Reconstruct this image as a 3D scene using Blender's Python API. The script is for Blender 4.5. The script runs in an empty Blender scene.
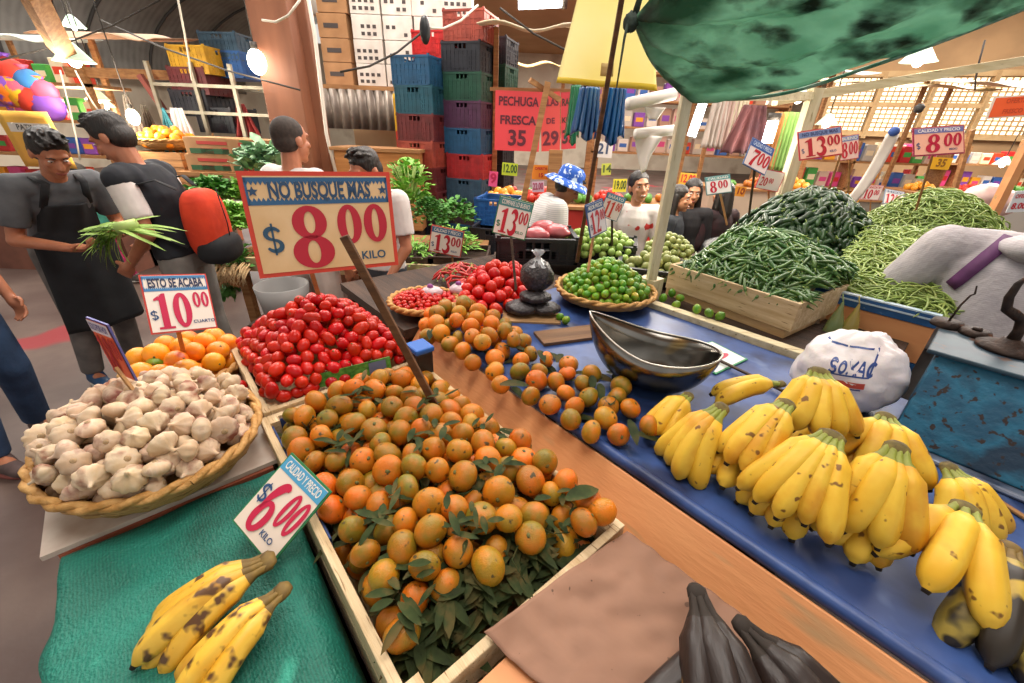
import bpy, math, random
from mathutils import Vector, Matrix, Euler, noise
rnd = random.Random(7)
PI = math.pi
V = Vector
col = bpy.context.scene.collection

# ---------------------------------------------------------------- camera
FPX = 410.0; PITCH = math.radians(27.2); ROLL = math.radians(2.3); CH = 1.7
_F = V((0, math.cos(PITCH), -math.sin(PITCH))); _R0 = V((1, 0, 0)); _U0 = V((0, math.sin(PITCH), math.cos(PITCH)))
_R = _R0 * math.cos(ROLL) + _U0 * math.sin(ROLL); _U = _U0 * math.cos(ROLL) - _R0 * math.sin(ROLL)
def _ray(px, py): return _F + _R * ((px - 512) / FPX) + _U * ((341.5 - py) / FPX)
def atz(px, py, z):            # the point at height z seen at a place of the photograph
    d = _ray(px, py); return V((0, 0, CH)) + d * ((z - CH) / d.z)
def aty(px, py, y):            # the point at distance y
    d = _ray(px, py); return V((0, 0, CH)) + d * (y / d.y)
cam = bpy.data.cameras.new('camera'); co = bpy.data.objects.new('camera', cam); col.objects.link(co)
cam.sensor_width = 36.0; cam.lens = FPX / 1024 * 36.0; cam.clip_start = 0.02; cam.clip_end = 200
m = Matrix((_R, _U, -_F)).transposed().to_4x4(); m.translation = (0, 0, CH); co.matrix_world = m
bpy.context.scene.camera = co
AX = V((0.664, -0.748, 0)); BX = V((0.748, 0.664, 0)); YAW = math.atan2(-0.748, 0.664)
def S(s, t, z=0): return AX * s + BX * t + V((0, 0, z))

# ---------------------------------------------------------------- materials
def lin(h):
    if isinstance(h, str):
        h = h.lstrip('#'); c = [int(h[i:i+2], 16) / 255 for i in (0, 2, 4)]
        return [((x + .055) / 1.055) ** 2.4 if x > .04045 else x / 12.92 for x in c] + [1]
    return list(h) + [1] if len(h) == 3 else list(h)
_MC = {}
def M(name, c1, c2=None, scale=8, rough=.6, bump=0., bscale=60, rand=0., hrand=0., metal=0., coat=0., c3=None, lo=.35, hi=.65,
      stretch=(1, 1, 1), trans=0., alpha=1., sub=0., emit=None, es=0., detail=4, wave=None, spec=.5, pick=None, spots=None, transl=0.):
    if name in _MC: return _MC[name]
    mt = bpy.data.materials.new(name); mt.use_nodes = True; nt = mt.node_tree; N = nt.nodes; L = nt.links
    b = N['Principled BSDF']; b.inputs['Roughness'].default_value = rough; b.inputs['Metallic'].default_value = metal
    b.inputs['Coat Weight'].default_value = coat; b.inputs['Transmission Weight'].default_value = trans
    b.inputs['Alpha'].default_value = alpha; b.inputs['Specular IOR Level'].default_value = spec
    if sub: b.inputs['Subsurface Weight'].default_value = sub; b.inputs['Subsurface Radius'].default_value = (.02, .01, .005)
    b.inputs['Base Color'].default_value = lin(c1)
    tc = N.new('ShaderNodeTexCoord'); mp = N.new('ShaderNodeMapping'); mp.inputs['Scale'].default_value = stretch
    L.new(tc.outputs['Object'], mp.inputs['Vector'])
    oi = N.new('ShaderNodeObjectInfo'); src = mp.outputs['Vector']
    if rand or hrand or pick:
        ad = N.new('ShaderNodeVectorMath'); ad.operation = 'ADD'; mu = N.new('ShaderNodeMath'); mu.operation = 'MULTIPLY'; mu.inputs[1].default_value = 50
        L.new(oi.outputs['Random'], mu.inputs[0]); L.new(mp.outputs['Vector'], ad.inputs[0]); L.new(mu.outputs[0], ad.inputs[1]); src = ad.outputs[0]
    out = None
    if pick:                    # each thing its own colour out of a list
        r = N.new('ShaderNodeValToRGB'); r.color_ramp.interpolation = 'LINEAR' if c2 else 'CONSTANT'
        while len(r.color_ramp.elements) < len(pick): r.color_ramp.elements.new(.5)
        for i, c in enumerate(pick): r.color_ramp.elements[i].position = i / len(pick); r.color_ramp.elements[i].color = lin(c)
        L.new(oi.outputs['Random'], r.inputs['Fac']); out = r.outputs['Color']
    if c2:
        n = N.new('ShaderNodeTexNoise'); n.inputs['Scale'].default_value = scale; n.inputs['Detail'].default_value = detail
        L.new(src, n.inputs['Vector'])
        r = N.new('ShaderNodeValToRGB'); e = r.color_ramp.elements
        e[0].position = lo; e[1].position = hi; e[0].color = lin(c1); e[1].color = lin(c2)
        if c3: x = e.new((lo + hi) / 2); x.color = lin(c3)
        L.new(n.outputs['Fac'], r.inputs['Fac'])
        if out:
            mx = N.new('ShaderNodeMix'); mx.data_type = 'RGBA'; mx.blend_type = 'MIX'; mx.inputs[0].default_value = .42
            L.new(out, mx.inputs[6]); L.new(r.outputs['Color'], mx.inputs[7]); out = mx.outputs[2]
        else: out = r.outputs['Color']
    if wave:                    # (colour, scale, direction, fac)
        w = N.new('ShaderNodeTexWave'); w.bands_direction = wave[2]; w.inputs['Scale'].default_value = wave[1]; w.inputs['Distortion'].default_value = wave[4] if len(wave) > 4 else 1.5
        L.new(src, w.inputs['Vector']); mx = N.new('ShaderNodeMix'); mx.data_type = 'RGBA'
        mf = N.new('ShaderNodeMath'); mf.operation = 'MULTIPLY'; mf.inputs[1].default_value = wave[3]; L.new(w.outputs['Fac'], mf.inputs[0]); L.new(mf.outputs[0], mx.inputs[0])
        if out: L.new(out, mx.inputs[6])
        else: mx.inputs[6].default_value = lin(c1)
        mx.inputs[7].default_value = lin(wave[0]); out = mx.outputs[2]
    if spots:                   # (colour, scale, threshold, softness)
        n3 = N.new('ShaderNodeTexNoise'); n3.inputs['Scale'].default_value = spots[1]; n3.inputs['Detail'].default_value = (spots[4] if len(spots) > 4 else 2); L.new(src, n3.inputs['Vector'])
        r3 = N.new('ShaderNodeValToRGB'); r3.color_ramp.elements[0].position = spots[2]; r3.color_ramp.elements[1].position = spots[2] + spots[3]; L.new(n3.outputs['Fac'], r3.inputs['Fac'])
        mx = N.new('ShaderNodeMix'); mx.data_type = 'RGBA'; L.new(r3.outputs['Color'], mx.inputs[0])
        if out: L.new(out, mx.inputs[6])
        else: mx.inputs[6].default_value = lin(c1)
        mx.inputs[7].default_value = lin(spots[0]); out = mx.outputs[2]
    if rand or hrand:
        hs = N.new('ShaderNodeHueSaturation')
        if out: L.new(out, hs.inputs['Color'])
        else: hs.inputs['Color'].default_value = lin(c1)
        mr = N.new('ShaderNodeMapRange'); mr.inputs[3].default_value = 1 - rand; mr.inputs[4].default_value = 1 + rand
        L.new(oi.outputs['Random'], mr.inputs[0]); L.new(mr.outputs[0], hs.inputs['Value'])
        mr2 = N.new('ShaderNodeMapRange'); mr2.inputs[3].default_value = .5 - hrand; mr2.inputs[4].default_value = .5 + hrand
        fr = N.new('ShaderNodeMath'); fr.operation = 'FRACT'; m7 = N.new('ShaderNodeMath'); m7.operation = 'MULTIPLY'; m7.inputs[1].default_value = 7.3
        L.new(oi.outputs['Random'], m7.inputs[0]); L.new(m7.outputs[0], fr.inputs[0]); L.new(fr.outputs[0], mr2.inputs[0]); L.new(mr2.outputs[0], hs.inputs['Hue'])
        out = hs.outputs['Color']
    if out: L.new(out, b.inputs['Base Color'])
    if bump:
        n2 = N.new('ShaderNodeTexNoise'); n2.inputs['Scale'].default_value = bscale; n2.inputs['Detail'].default_value = 3; L.new(src, n2.inputs['Vector'])
        bp = N.new('ShaderNodeBump'); bp.inputs['Strength'].default_value = bump; bp.inputs['Distance'].default_value = .01
        L.new(n2.outputs['Fac'], bp.inputs['Height']); L.new(bp.outputs[0], b.inputs['Normal'])
    if emit: b.inputs['Emission Color'].default_value = lin(emit); b.inputs['Emission Strength'].default_value = es
    if transl:                  # thin film or cloth: light passes through it
        tb = N.new('ShaderNodeBsdfTranslucent'); ms = N.new('ShaderNodeMixShader'); ms.inputs[0].default_value = transl
        if out: L.new(out, tb.inputs['Color'])
        else: tb.inputs['Color'].default_value = lin(c1)
        L.new(b.outputs[0], ms.inputs[1]); L.new(tb.outputs[0], ms.inputs[2]); L.new(ms.outputs[0], N['Material Output'].inputs['Surface'])
    _MC[name] = mt; return mt

# ---------------------------------------------------------------- mesh builder
class MB:
    def __init__(s): s.v = []; s.f = []; s.mi = []; s.cur = 0; s.T = None
    def _add(s, vs, fs):
        o = len(s.v)
        if s.T is not None: vs = [s.T @ V(p) for p in vs]
        s.v += [tuple(p) for p in vs]; s.f += [tuple(i + o for i in f) for f in fs]; s.mi += [s.cur] * len(fs); return s
    def mat(s, i): s.cur = i; return s
    def box(s, a, b, T=None):
        (x0, y0, z0), (x1, y1, z1) = a, b
        vs = [V(p) for p in ((x0,y0,z0),(x1,y0,z0),(x1,y1,z0),(x0,y1,z0),(x0,y0,z1),(x1,y0,z1),(x1,y1,z1),(x0,y1,z1))]
        if T: vs = [T @ p for p in vs]
        return s._add(vs, [(0,3,2,1),(4,5,6,7),(0,1,5,4),(1,2,6,5),(2,3,7,6),(3,0,4,7)])
    def beam(s, p, q, w, h, up=(0, 0, 1)):      # a bar with a rectangular section from p to q
        p, q = V(p), V(q); d = (q - p); l = d.length; x = d.normalized(); y = V(up).cross(x)
        if y.length < 1e-4: y = V((0, 1, 0)).cross(x)
        y.normalize(); z = x.cross(y); T = Matrix((x, y, z)).transposed().to_4x4(); T.translation = p
        return s.box((0, -w/2, -h/2), (l, w/2, h/2), T)
    def tube(s, path, rad, seg=8, cap=True, side=None, flat=1.0, phase=0, wob=None):
        path = [V(p) for p in path]; n = len(path)
        if not hasattr(rad, '__len__'): rad = [rad] * n
        vs = []; up = None
        for i, p in enumerate(path):
            t = (path[min(i+1, n-1)] - path[max(i-1, 0)])
            t = t.normalized() if t.length > 1e-9 else V((0, 0, 1))
            if side is not None:
                x = V(side); x = (x - t * x.dot(t)); x.normalize()
            elif up is None:
                x = V((0, 0, 1)).cross(t)
                if x.length < .1: x = V((1, 0, 0)).cross(t).cross(t) * -1
                if x.length < .01: x = V((0, 1, 0))
                x.normalize()
            else: x = up - t * up.dot(t); x.normalize()
            up = x; y = t.cross(x); r = rad[i]
            rx, ry = (r if hasattr(r, '__len__') else (r, r * flat))
            for k in range(seg):
                a = 2 * PI * k / seg + phase; w = wob(a, i) if wob else 1
                vs.append(p + x * (math.cos(a) * rx * w) + y * (math.sin(a) * ry * w))
        fs = [(i*seg+k, i*seg+(k+1)%seg, (i+1)*seg+(k+1)%seg, (i+1)*seg+k) for i in range(n-1) for k in range(seg)]
        if cap: fs += [tuple(reversed(range(seg))), tuple(range((n-1)*seg, n*seg))]
        return s._add(vs, fs)
    def cap(s, p, q, r0, r1, seg=10, flat0=False, flat1=False, side=None, fl=1.0):   # capsule with taper
        p, q = V(p), V(q); d = (q - p).normalized(); P = []; Rr = []
        if not flat0:
            for a in (80, 55, 28): P.append(p - d * r0 * math.sin(math.radians(a))); Rr.append(r0 * math.cos(math.radians(a)))
        P += [p, q]; Rr += [r0, r1]
        if not flat1:
            for a in (28, 55, 80): P.append(q + d * r1 * math.sin(math.radians(a))); Rr.append(r1 * math.cos(math.radians(a)))
        return s.tube(P, [(r, r * fl) for r in Rr], seg, True, side)
    def ell(s, c, r, seg=12, rings=8, Rm=None, fn=None):
        c = V(c); r = V(r) if hasattr(r, '__len__') else V((r, r, r)); vs = []; 
        def pt(d):
            k = fn(d) if fn else 1; p = V((d.x*r.x*k, d.y*r.y*k, d.z*r.z*k)); return c + (Rm @ p if Rm else p)
        vs.append(pt(V((0, 0, 1))))
        for i in range(1, rings):
            th = PI * i / rings
            for k in range(seg):
                a = 2*PI*k/seg; vs.append(pt(V((math.sin(th)*math.cos(a), math.sin(th)*math.sin(a), math.cos(th)))))
        vs.append(pt(V((0, 0, -1)))); n = len(vs)
        fs = [(0, 1+k, 1+(k+1)%seg) for k in range(seg)]
        for i in range(rings-2):
            for k in range(seg): a = 1+i*seg+k; b = 1+i*seg+(k+1)%seg; fs.append((a, a+seg, b+seg, b))
        o = 1 + (rings-2)*seg; fs += [(n-1, o+(k+1)%seg, o+k) for k in range(seg)]
        return s._add(vs, fs)
    def lathe(s, prof, seg=24, c=(0, 0, 0), fn=None, close=False):
        c = V(c); vs = []
        for i, (r, z) in enumerate(prof):
            for k in range(seg):
                a = 2*PI*k/seg; w = fn(a, i) if fn else 1; vs.append(c + V((math.cos(a)*r*w, math.sin(a)*r*w, z)))
        n = len(prof)
        fs = [(i*seg+k, i*seg+(k+1)%seg, (i+1)*seg+(k+1)%seg, (i+1)*seg+k) for i in range(n-1) for k in range(seg)]
        if close: fs += [tuple(reversed(range(seg))), tuple(range((n-1)*seg, n*seg))]
        return s._add(vs, fs)
    def grid(s, fn, nu, nv, thick=0):
        vs = [V(fn(i/nu, j/nv)) for j in range(nv+1) for i in range(nu+1)]
        fs = [(j*(nu+1)+i, j*(nu+1)+i+1, (j+1)*(nu+1)+i+1, (j+1)*(nu+1)+i) for j in range(nv) for i in range(nu)]
        if thick:
            n = len(vs); nr = [V((0,0,0)) for _ in vs]
            for f in fs:
                q = (vs[f[2]]-vs[f[0]]).cross(vs[f[3]]-vs[f[1]])
                for i in f: nr[i] += q
            vs2 = [p - nr[i].normalized()*thick if nr[i].length > 0 else p for i, p in enumerate(vs)]
            fs2 = [tuple(reversed([i+n for i in f])) for f in fs]; w = nu+1
            edge = [(i, i+1) for i in range(nu)] + [(nv*w+i+1, nv*w+i) for i in range(nu)] + [((j+1)*w, j*w) for j in range(nv)] + [(j*w+nu, (j+1)*w+nu) for j in range(nv)]
            fs3 = [(b, a, a+n, b+n) for a, b in edge]; vs += vs2; fs += fs2 + fs3
        return s._add(vs, fs)
    def poly(s, pts): return s._add(pts, [tuple(range(len(pts)))])
    def mesh(s, name, mats, smooth=True):
        me = bpy.data.meshes.new(name); me.from_pydata(s.v, [], s.f)
        for m_ in (mats if isinstance(mats, (list, tuple)) else [mats]): me.materials.append(m_)
        me.polygons.foreach_set('material_index', s.mi)
        me.polygons.foreach_set('use_smooth', [smooth] * len(s.f)); me.update(); return me
    def build(s, name, mats, parent=None, smooth=True, loc=None, label=None, bevel=0):
        o = link(name, s.mesh(name, mats, smooth), parent, loc)
        if label: o['label'] = label
        if bevel:
            b = o.modifiers.new('bevel', 'BEVEL'); b.width = bevel; b.segments = 2; b.limit_method = 'ANGLE'
        return o
def link(name, data, parent=None, loc=None):
    o = bpy.data.objects.new(name, data); col.objects.link(o)
    if parent: o.parent = parent
    if loc is not None: o.location = loc
    return o
def thing(name, label, cat, loc=(0, 0, 0), rz=0, group=None, rot=None):
    o = link(name, None, None, loc); o.empty_display_size = .05
    o.rotation_euler = rot if rot is not None else (0, 0, rz)
    return tag(o, label, cat, group)
def tag(o, label, cat, group=None, kind=None):
    o['label'] = label; o['category'] = cat
    if group: o['group'] = group
    if kind: o['kind'] = kind
    return o
def struct(o, label=None):
    o['kind'] = 'structure'
    if label: o['label'] = label
    return o
def dup(root, loc, rot=None, label=None, group=None, scale=None):
    r = root.copy(); col.objects.link(r); r.location = loc
    if rot is not None: r.rotation_euler = rot
    if scale is not None: r.scale = (scale,)*3 if not hasattr(scale, '__len__') else scale
    if label: r['label'] = label
    if group: r['group'] = group
    for ch in KIDS.get(root.name, []):
        c = ch.copy(); col.objects.link(c); c.parent = r
        for g in KIDS.get(ch.name, []): d = g.copy(); col.objects.link(d); d.parent = c
    return r
KIDS = {}
def kids(root):
    for o in col.objects:
        if o.parent == root:
            KIDS.setdefault(root.name, []).append(o)
            KIDS[o.name] = [q for q in col.objects if q.parent == o]
    return root
def mb(): return MB()

# ---------------------------------------------------------------- heaps
def heap(n_try, r, inside, hfn, floor, seed=1, k=6, layers=3, tight=1.74):
    """fill the footprint from the heap's surface down, fruit against fruit, one layer under the other"""
    R = random.Random(seed); pts = []; cell = 2.0*r; g = {}
    x0, x1, y0, y1 = inside[1]; ins = inside[0]; area = max(1e-4, (x1-x0)*(y1-y0)); tries = int(area/(r*r)*(60 + 8*k))
    for ly in range(layers):
        for _ in range(tries if ly < 1 else tries//2):
            if len(pts) >= n_try: return pts
            x = R.uniform(x0, x1); y = R.uniform(y0, y1)
            if not ins(x, y): continue
            z = hfn(x, y) - r - ly*1.45*r - R.uniform(0, .35)*r
            if z < floor(x, y) + r*.9:
                if ly == 0 or z > floor(x, y) - .3*r: z = floor(x, y) + r
                else: continue
            cx, cy = int(x//cell), int(y//cell); ok = True
            for a in (-1, 0, 1):
                for b in (-1, 0, 1):
                    for p in g.get((cx+a, cy+b), ()):
                        if (p[0]-x)**2 + (p[1]-y)**2 + (p[2]-z)**2 < (tight*r)**2: ok = False; break
                    if not ok: break
                if not ok: break
            if ok: q = (x, y, z); pts.append(q); g.setdefault((cx, cy), []).append(q)
    return pts
def shown(pts, hfn, r, depth=3.2):      # leave out what lies buried deep in the heap
    return [p for p in pts if p[2] + r > hfn(p[0], p[1]) - depth*r]
def scatter(root_variants, pts, label, group, R, T=None, up=False, smin=.9, smax=1.1, first=[0]):
    out = []
    for i, p in enumerate(pts):
        src = root_variants[i % len(root_variants)]; q = V(p); q = T @ q if T else q
        rot = (0, 0, R.uniform(0, 6.28)) if up else (R.uniform(0, 6.28), R.uniform(0, 6.28), R.uniform(0, 6.28))
        if not src.get('used'):
            src['used'] = 1; src.location = q; src.rotation_euler = rot; o = src; s_ = R.uniform(smin, smax); o.scale = (s_,)*3; o['group'] = group; o['label'] = label
        else: o = dup(src, q, rot, label, group, R.uniform(smin, smax))
        out.append(o)
    return out
def clean_used():
    for o in col.objects:
        if 'used' in o: del o['used']
def frameT(loc, rz): 
    T = Matrix.Rotation(rz, 4, 'Z'); T.translation = loc; return T

# ---------------------------------------------------------------- lettering
def text_obj(txt, size, mat_, parent, loc, name='lettering', bold=.02, width=None, align='CENTER', rot=(PI/2, 0, 0), label=None, shear=0, maxw=None):
    cu = bpy.data.curves.new(name, 'FONT'); cu.body = txt; cu.size = size; cu.align_x = align; cu.align_y = 'CENTER'; cu.offset = bold * size; cu.resolution_u = 3; cu.shear = shear
    t = bpy.data.objects.new('t', cu); col.objects.link(t); dg = bpy.context.evaluated_depsgraph_get(); dg.update()
    me = bpy.data.meshes.new_from_object(t.evaluated_get(dg)); bpy.data.objects.remove(t)
    me.name = name; me.materials.clear(); me.materials.append(mat_)
    if width or maxw:
        xs = [v.co.x for v in me.vertices]; w = max(xs) - min(xs) if xs else 1
        k = width / w if width else min(1, maxw / w)
        for v in me.vertices: v.co.x *= k
    Rm = Euler(rot).to_matrix().to_4x4(); me.transform(Matrix.Translation(loc) @ Rm)
    o = link(name, me, parent)
    if label: o['label'] = label
    return o
def ring(b, cx, cy, ox, oy, ix, iy, put, n=28):
    vs = []
    for k in range(n):
        a = 2*PI*k/n; vs += [put(cx+math.cos(a)*ox, cy+math.sin(a)*oy), put(cx+math.cos(a)*ix, cy+math.sin(a)*iy)]
    b._add(vs, [(2*k, (2*k+2) % (2*n), (2*k+3) % (2*n), 2*k+1) for k in range(n)])
def ribbon(b, pts, put):          # pts: (x, y, half width)
    vs = []; n = len(pts)
    for i, (x, y, w) in enumerate(pts):
        p, q = pts[max(i-1, 0)], pts[min(i+1, n-1)]; dx, dy = q[0]-p[0], q[1]-p[1]; l = math.hypot(dx, dy) or 1
        vs += [put(x-dy/l*w, y+dx/l*w), put(x+dy/l*w, y-dx/l*w)]
    b._add(vs, [(2*i, 2*i+1, 2*i+3, 2*i+2) for i in range(n-1)])
def arc(cx, cy, rx, ry, a0, a1, w0, w1, n=14):
    o = []
    for i in range(n+1):
        u = i/n; a = math.radians(a0+(a1-a0)*u); o.append((cx+rx*math.cos(a), cy+ry*math.sin(a), w0+(w1-w0)*math.sin(PI*u)))
    return o
def glyph(b, ch, put):
    if ch == '0': ring(b, .32, .5, .32, .5, .095, .38, put); return .7
    if ch == '8': ring(b, .33, .74, .27, .26, .085, .17, put); ring(b, .33, .27, .33, .27, .10, .185, put); return .72
    if ch == '1':
        b.poly([put(.17, .05), put(.41, .05), put(.41, 1), put(.3, 1), put(.17, .9)]); b.poly([put(.02, .0), put(.56, .0), put(.56, .06), put(.02, .06)]); b.poly([put(.0, .8), put(.17, .82), put(.17, .92), put(.3, 1), put(.0, .85)]); return .6
    if ch == '6':
        ring(b, .32, .3, .32, .3, .1, .2, put); ribbon(b, arc(.4, .42, .31, .5, 75, 185, .03, .12), put); b.ell(put(.52, .82), (.0,)*3) if 0 else None; return .7
    if ch == '3':
        ribbon(b, arc(.28, .74, .19, .21, 160, -80, .03, .11), put); ribbon(b, arc(.27, .28, .23, .24, 85, -160, .03, .12), put); return .62
    if ch == '2':
        ribbon(b, arc(.3, .72, .2, .22, 165, -20, .05, .11), put); ribbon(b, [(.47, .66, .1), (.36, .42, .08), (.16, .16, .05), (.06, .08, .04)], put); b.poly([put(.02, 0), put(.58, 0), put(.6, .24), put(.54, .24), put(.48, .14), put(.06, .14)]); return .66
    if ch == '7':
        b.poly([put(.02, .84), put(.58, .84), put(.58, 1), put(.04, 1), put(.0, .7), put(.03, .7)]); ribbon(b, [(.54, .86, .05), (.36, .56, .08), (.26, .25, .12), (.24, 0, .14)], put); return .62
    if ch == '4':
        b.poly([put(.34, 0), put(.52, 0), put(.52, 1), put(.42, 1), put(.34, .9)]); b.poly([put(0, .22), put(.62, .22), put(.62, .34), put(0, .34)]); ribbon(b, [(.03, .3, .04), (.4, .95, .05)], put); return .66
    if ch == '5':
        b.poly([put(.08, .88), put(.54, .88), put(.54, 1), put(.08, 1)]); b.poly([put(.08, .5), put(.14, .5), put(.14, .9), put(.08, .9)]); ribbon(b, arc(.27, .3, .23, .27, 120, -160, .04, .12), put); return .62
    if ch == '$':
        ribbon(b, arc(.28, .68, .2, .17, 20, 270, .04, .07), put); ribbon(b, arc(.28, .32, .2, .17, 90, -160, .04, .07), put); b.poly([put(.25, .02), put(.31, .02), put(.31, 1), put(.25, 1)]); return .6
    return .25
def write(b, s, x, y, h, y3=0, sx=1, shear=0):
    for ch in s:
        def put(u, v, x=x): return (x + (u + v*shear)*h*sx, y3, y + v*h)
        x += glyph(b, ch, put) * h * sx
    return x

WOODY = dict(scale=3, stretch=(1, 14, 14), rough=.75, bump=.25, bscale=25)
def card_sign(name, label, corners, yl, yr, lean=0., stick=None, sd=None, spec=None, group=None, cat='price sign', stick_mat=None, sw=.012):
    """corners: the card's four corners in the photograph (top left, top right, bottom right, bottom left), yl/yr their distances"""
    if len(corners[0]) == 3: tl, tr, br, bl = [V(q_) for q_ in corners]
    else:
        for it in range(60):
            tl, tr, br, bl = [aty(px, py, y) for (px, py), y in zip(corners, (yl, yr, yr-lean, yl-lean))]
            if (br-bl).length <= (tr-tl).length*1.01 or lean > .4*(tl-bl).length: break
            lean += .002*yl
    X = (tr-tl+br-bl)/2; w = X.length; X.normalize(); Z = (tl-bl+tr-br)/2; Z = Z - X*Z.dot(X); h = Z.length; Z.normalize(); Y = Z.cross(X)
    C = (tl+tr+br+bl)/4; T = Matrix((X, Y, Z)).transposed().to_4x4(); T.translation = C
    base = V((0, 0, -h/2))
    if stick is not None: base = T.inverted() @ V(stick[1])
    r = thing(name, label, cat, (0, 0, 0), 0, group)
    T2 = T @ Matrix.Translation(base); r.matrix_world = T2
    sp = dict(border='#c8352b', bg='#e9dcc0', bw=.045, band='#2c5a86', bandtxt='#f0e6d0', cap='', digits='8', sup='00', dc='#b8202c', unit='KILO', uc='#2a4c78', bg2=None)
    sp.update(spec or {})
    def matc(c, k='paint'): return M('card ' + c, c, rough=.45, rand=.03)
    def off(p): return V(p) - base
    card = mb(); card.T = Matrix.Translation(-base); card.box((-w/2, -.002, -h/2), (w/2, .002, h/2)); cob = card.build('card', matc(sp['border']), r, False)
    y = -.0035
    b = mb(); b.T = Matrix.Translation(-base); bw = sp['bw']*w
    b.poly([(-w/2+bw, y, -h/2+bw), (w/2-bw, y, -h/2+bw), (w/2-bw, y, h/2-bw), (-w/2+bw, y, h/2-bw)])
    b.build('printed_face', M('face ' + sp['bg'], sp['bg'], sp.get('bgb', sp['bg']), scale=9, rough=.45), cob, False)
    bh = sp.get('bandh', .2)*h; by1 = h/2-bw*1.3; by0 = by1-bh; y -= .001
    if sp['band']:
        b = mb(); b.T = Matrix.Translation(-base)
        if sp.get('zig'):
            n = 34; x0, x1 = -w/2+bw, w/2-bw; zz = bh*.14
            for (ya, yb, sg) in ((by1, by1-bh*.14, -1), (by0, by0+bh*.14, 1)):
                for k in range(n):
                    xa = x0+(x1-x0)*k/n; xb = x0+(x1-x0)*(k+1)/n
                    b.poly([(xa, y, ya), (xb, y, ya), (xb, y, yb), ((xa+xb)/2, y, yb+sg*zz), (xa, y, yb)])
            for xs, sg in ((x0, 1), (x1, -1)):
                b.poly([(xs, y, by0), (xs+sg*bw*.5, y, by0), (xs+sg*bw*.5, y, by1), (xs, y, by1)])
        else: b.poly([(-w/2+bw, y, by0), (w/2-bw, y, by0), (w/2-bw, y, by1), (-w/2+bw, y, by1)])
        b.build('band', matc(sp['band']), cob, False)
    if sp['cap']:
        text_obj(sp['cap'], bh*.82, matc(sp['bandtxt']), cob, off((0, y-.001, (by0+by1)/2)), 'caption', sp.get('capb', .02), width=(w-2*bw)*sp.get('capw', .86))
    b = mb(); b.T = Matrix.Translation(-base)
    dh = (by0 - (-h/2+bw))*sp.get('dk', .88); zb = -h/2+bw+(by0+h/2-bw-dh)*.5; sx = sp.get('sx', 1.); sh = sp.get('shear', 0)
    x = -w/2+bw+w*sp.get('dx', .14)
    tmp = mb(); x_ = write(tmp, sp['digits'], x, zb, dh, y, sx, sh)
    if sp['sup']: x_ = write(tmp, sp['sup'], x_ + w*sp.get('gap', .03), zb, dh*sp.get('supk', .55), y, sp.get('supx', sx), sh)
    room = (w/2-bw-.015*w) - x; used = max(x_, max(q_[0] for q_ in tmp.v)) - x
    if used > room: sx *= room/used; sp['supx'] = sp.get('supx', sp.get('sx', 1.))*room/used; sp['gap'] = sp.get('gap', .03)*room/used
    x = write(b, sp['digits'], x, zb, dh, y-.001, sx, sh)
    if sp['sup']:
        k = sp.get('supk', .55); write(b, sp['sup'], x + w*sp.get('gap', .03), zb+dh*(1-k), dh*k, y-.001, sp.get('supx', sx), sh)
    b.build('digits', matc(sp['dc']), cob, False)
    if sp.get('dollar', True):
        b = mb(); b.T = Matrix.Translation(-base); write(b, '$', -w/2+bw+w*sp.get('dlx', .03), zb+dh*sp.get('dlz', .2), dh*sp.get('dlk', .4), y-.001, 1)
        b.build('dollar_mark', matc(sp['uc']), cob, False)
    if sp['unit']:
        text_obj(sp['unit'], h*sp.get('us', .11), matc(sp['uc']), cob, off((w*sp.get('ux', .27), y-.001, zb+dh*.14)), 'unit_word', .02)
    if sp.get('stars'):
        for sx_ in (-1, 1):
            b = mb(); b.T = Matrix.Translation(-base); pts = []
            for k in range(10):
                a = PI/2+k*PI/5; rr = bh*.2 if k % 2 == 0 else bh*.09; pts.append((sx_*w*.43+math.cos(a)*rr, y-.001, (by0+by1)/2+math.sin(a)*rr))
            cx = (sx_*w*.43, y-.001, (by0+by1)/2)
            b._add(pts+[cx], [(k, (k+1) % 10, 10) for k in range(10)]); b.build('star', matc(sp['bandtxt']), cob, False)
    if stick is not None:
        p, q = [T2.inverted() @ V(s_) for s_ in stick]
        b = mb(); b.beam(p, q, sw, sw*.55, up=(0, 1, 0)); b.build('stick', stick_mat or M('stick wood', '#a97b48', '#8a6238', **WOODY), r, False, bevel=.001)
    return r
# ================================================================= the stall in front
PINE = M('pine board', '#d9b98c', '#c9a270', **WOODY)
PINE2 = M('pale crate pine', '#dcc6a0', '#c3a67c', scale=4, stretch=(1, 12, 12), rough=.8, bump=.3, bscale=30, spots=('#8a6a48', 14, .64, .08))
DARKW = M('dark trestle wood', '#4a3426', '#2e2018', **WOODY)
BLUEC = M('blue painted table board', '#2a4072', '#1b2a50', scale=5, rough=.42, bump=.15, bscale=12, c3='#34508a', spots=('#5c7098', 9, .66, .12))
PEACH = M('peach painted plank', '#dc9a64', '#cf8a58', scale=2, stretch=(1, 5, 5), rough=.6, bump=.15, bscale=20, spots=('#9a8a66', 3.2, .62, .12))
GREENM = M('green mesh cloth', '#0b5c4e', '#084438', scale=5, rough=.6, bump=.6, bscale=160, c3='#0e7060', wave=('#2a9a84', 60, 'Y', .22, 3), spots=('#3aa890', 9, .66, .12))
def at_s(p): return (AX.dot(p), BX.dot(p))

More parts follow.
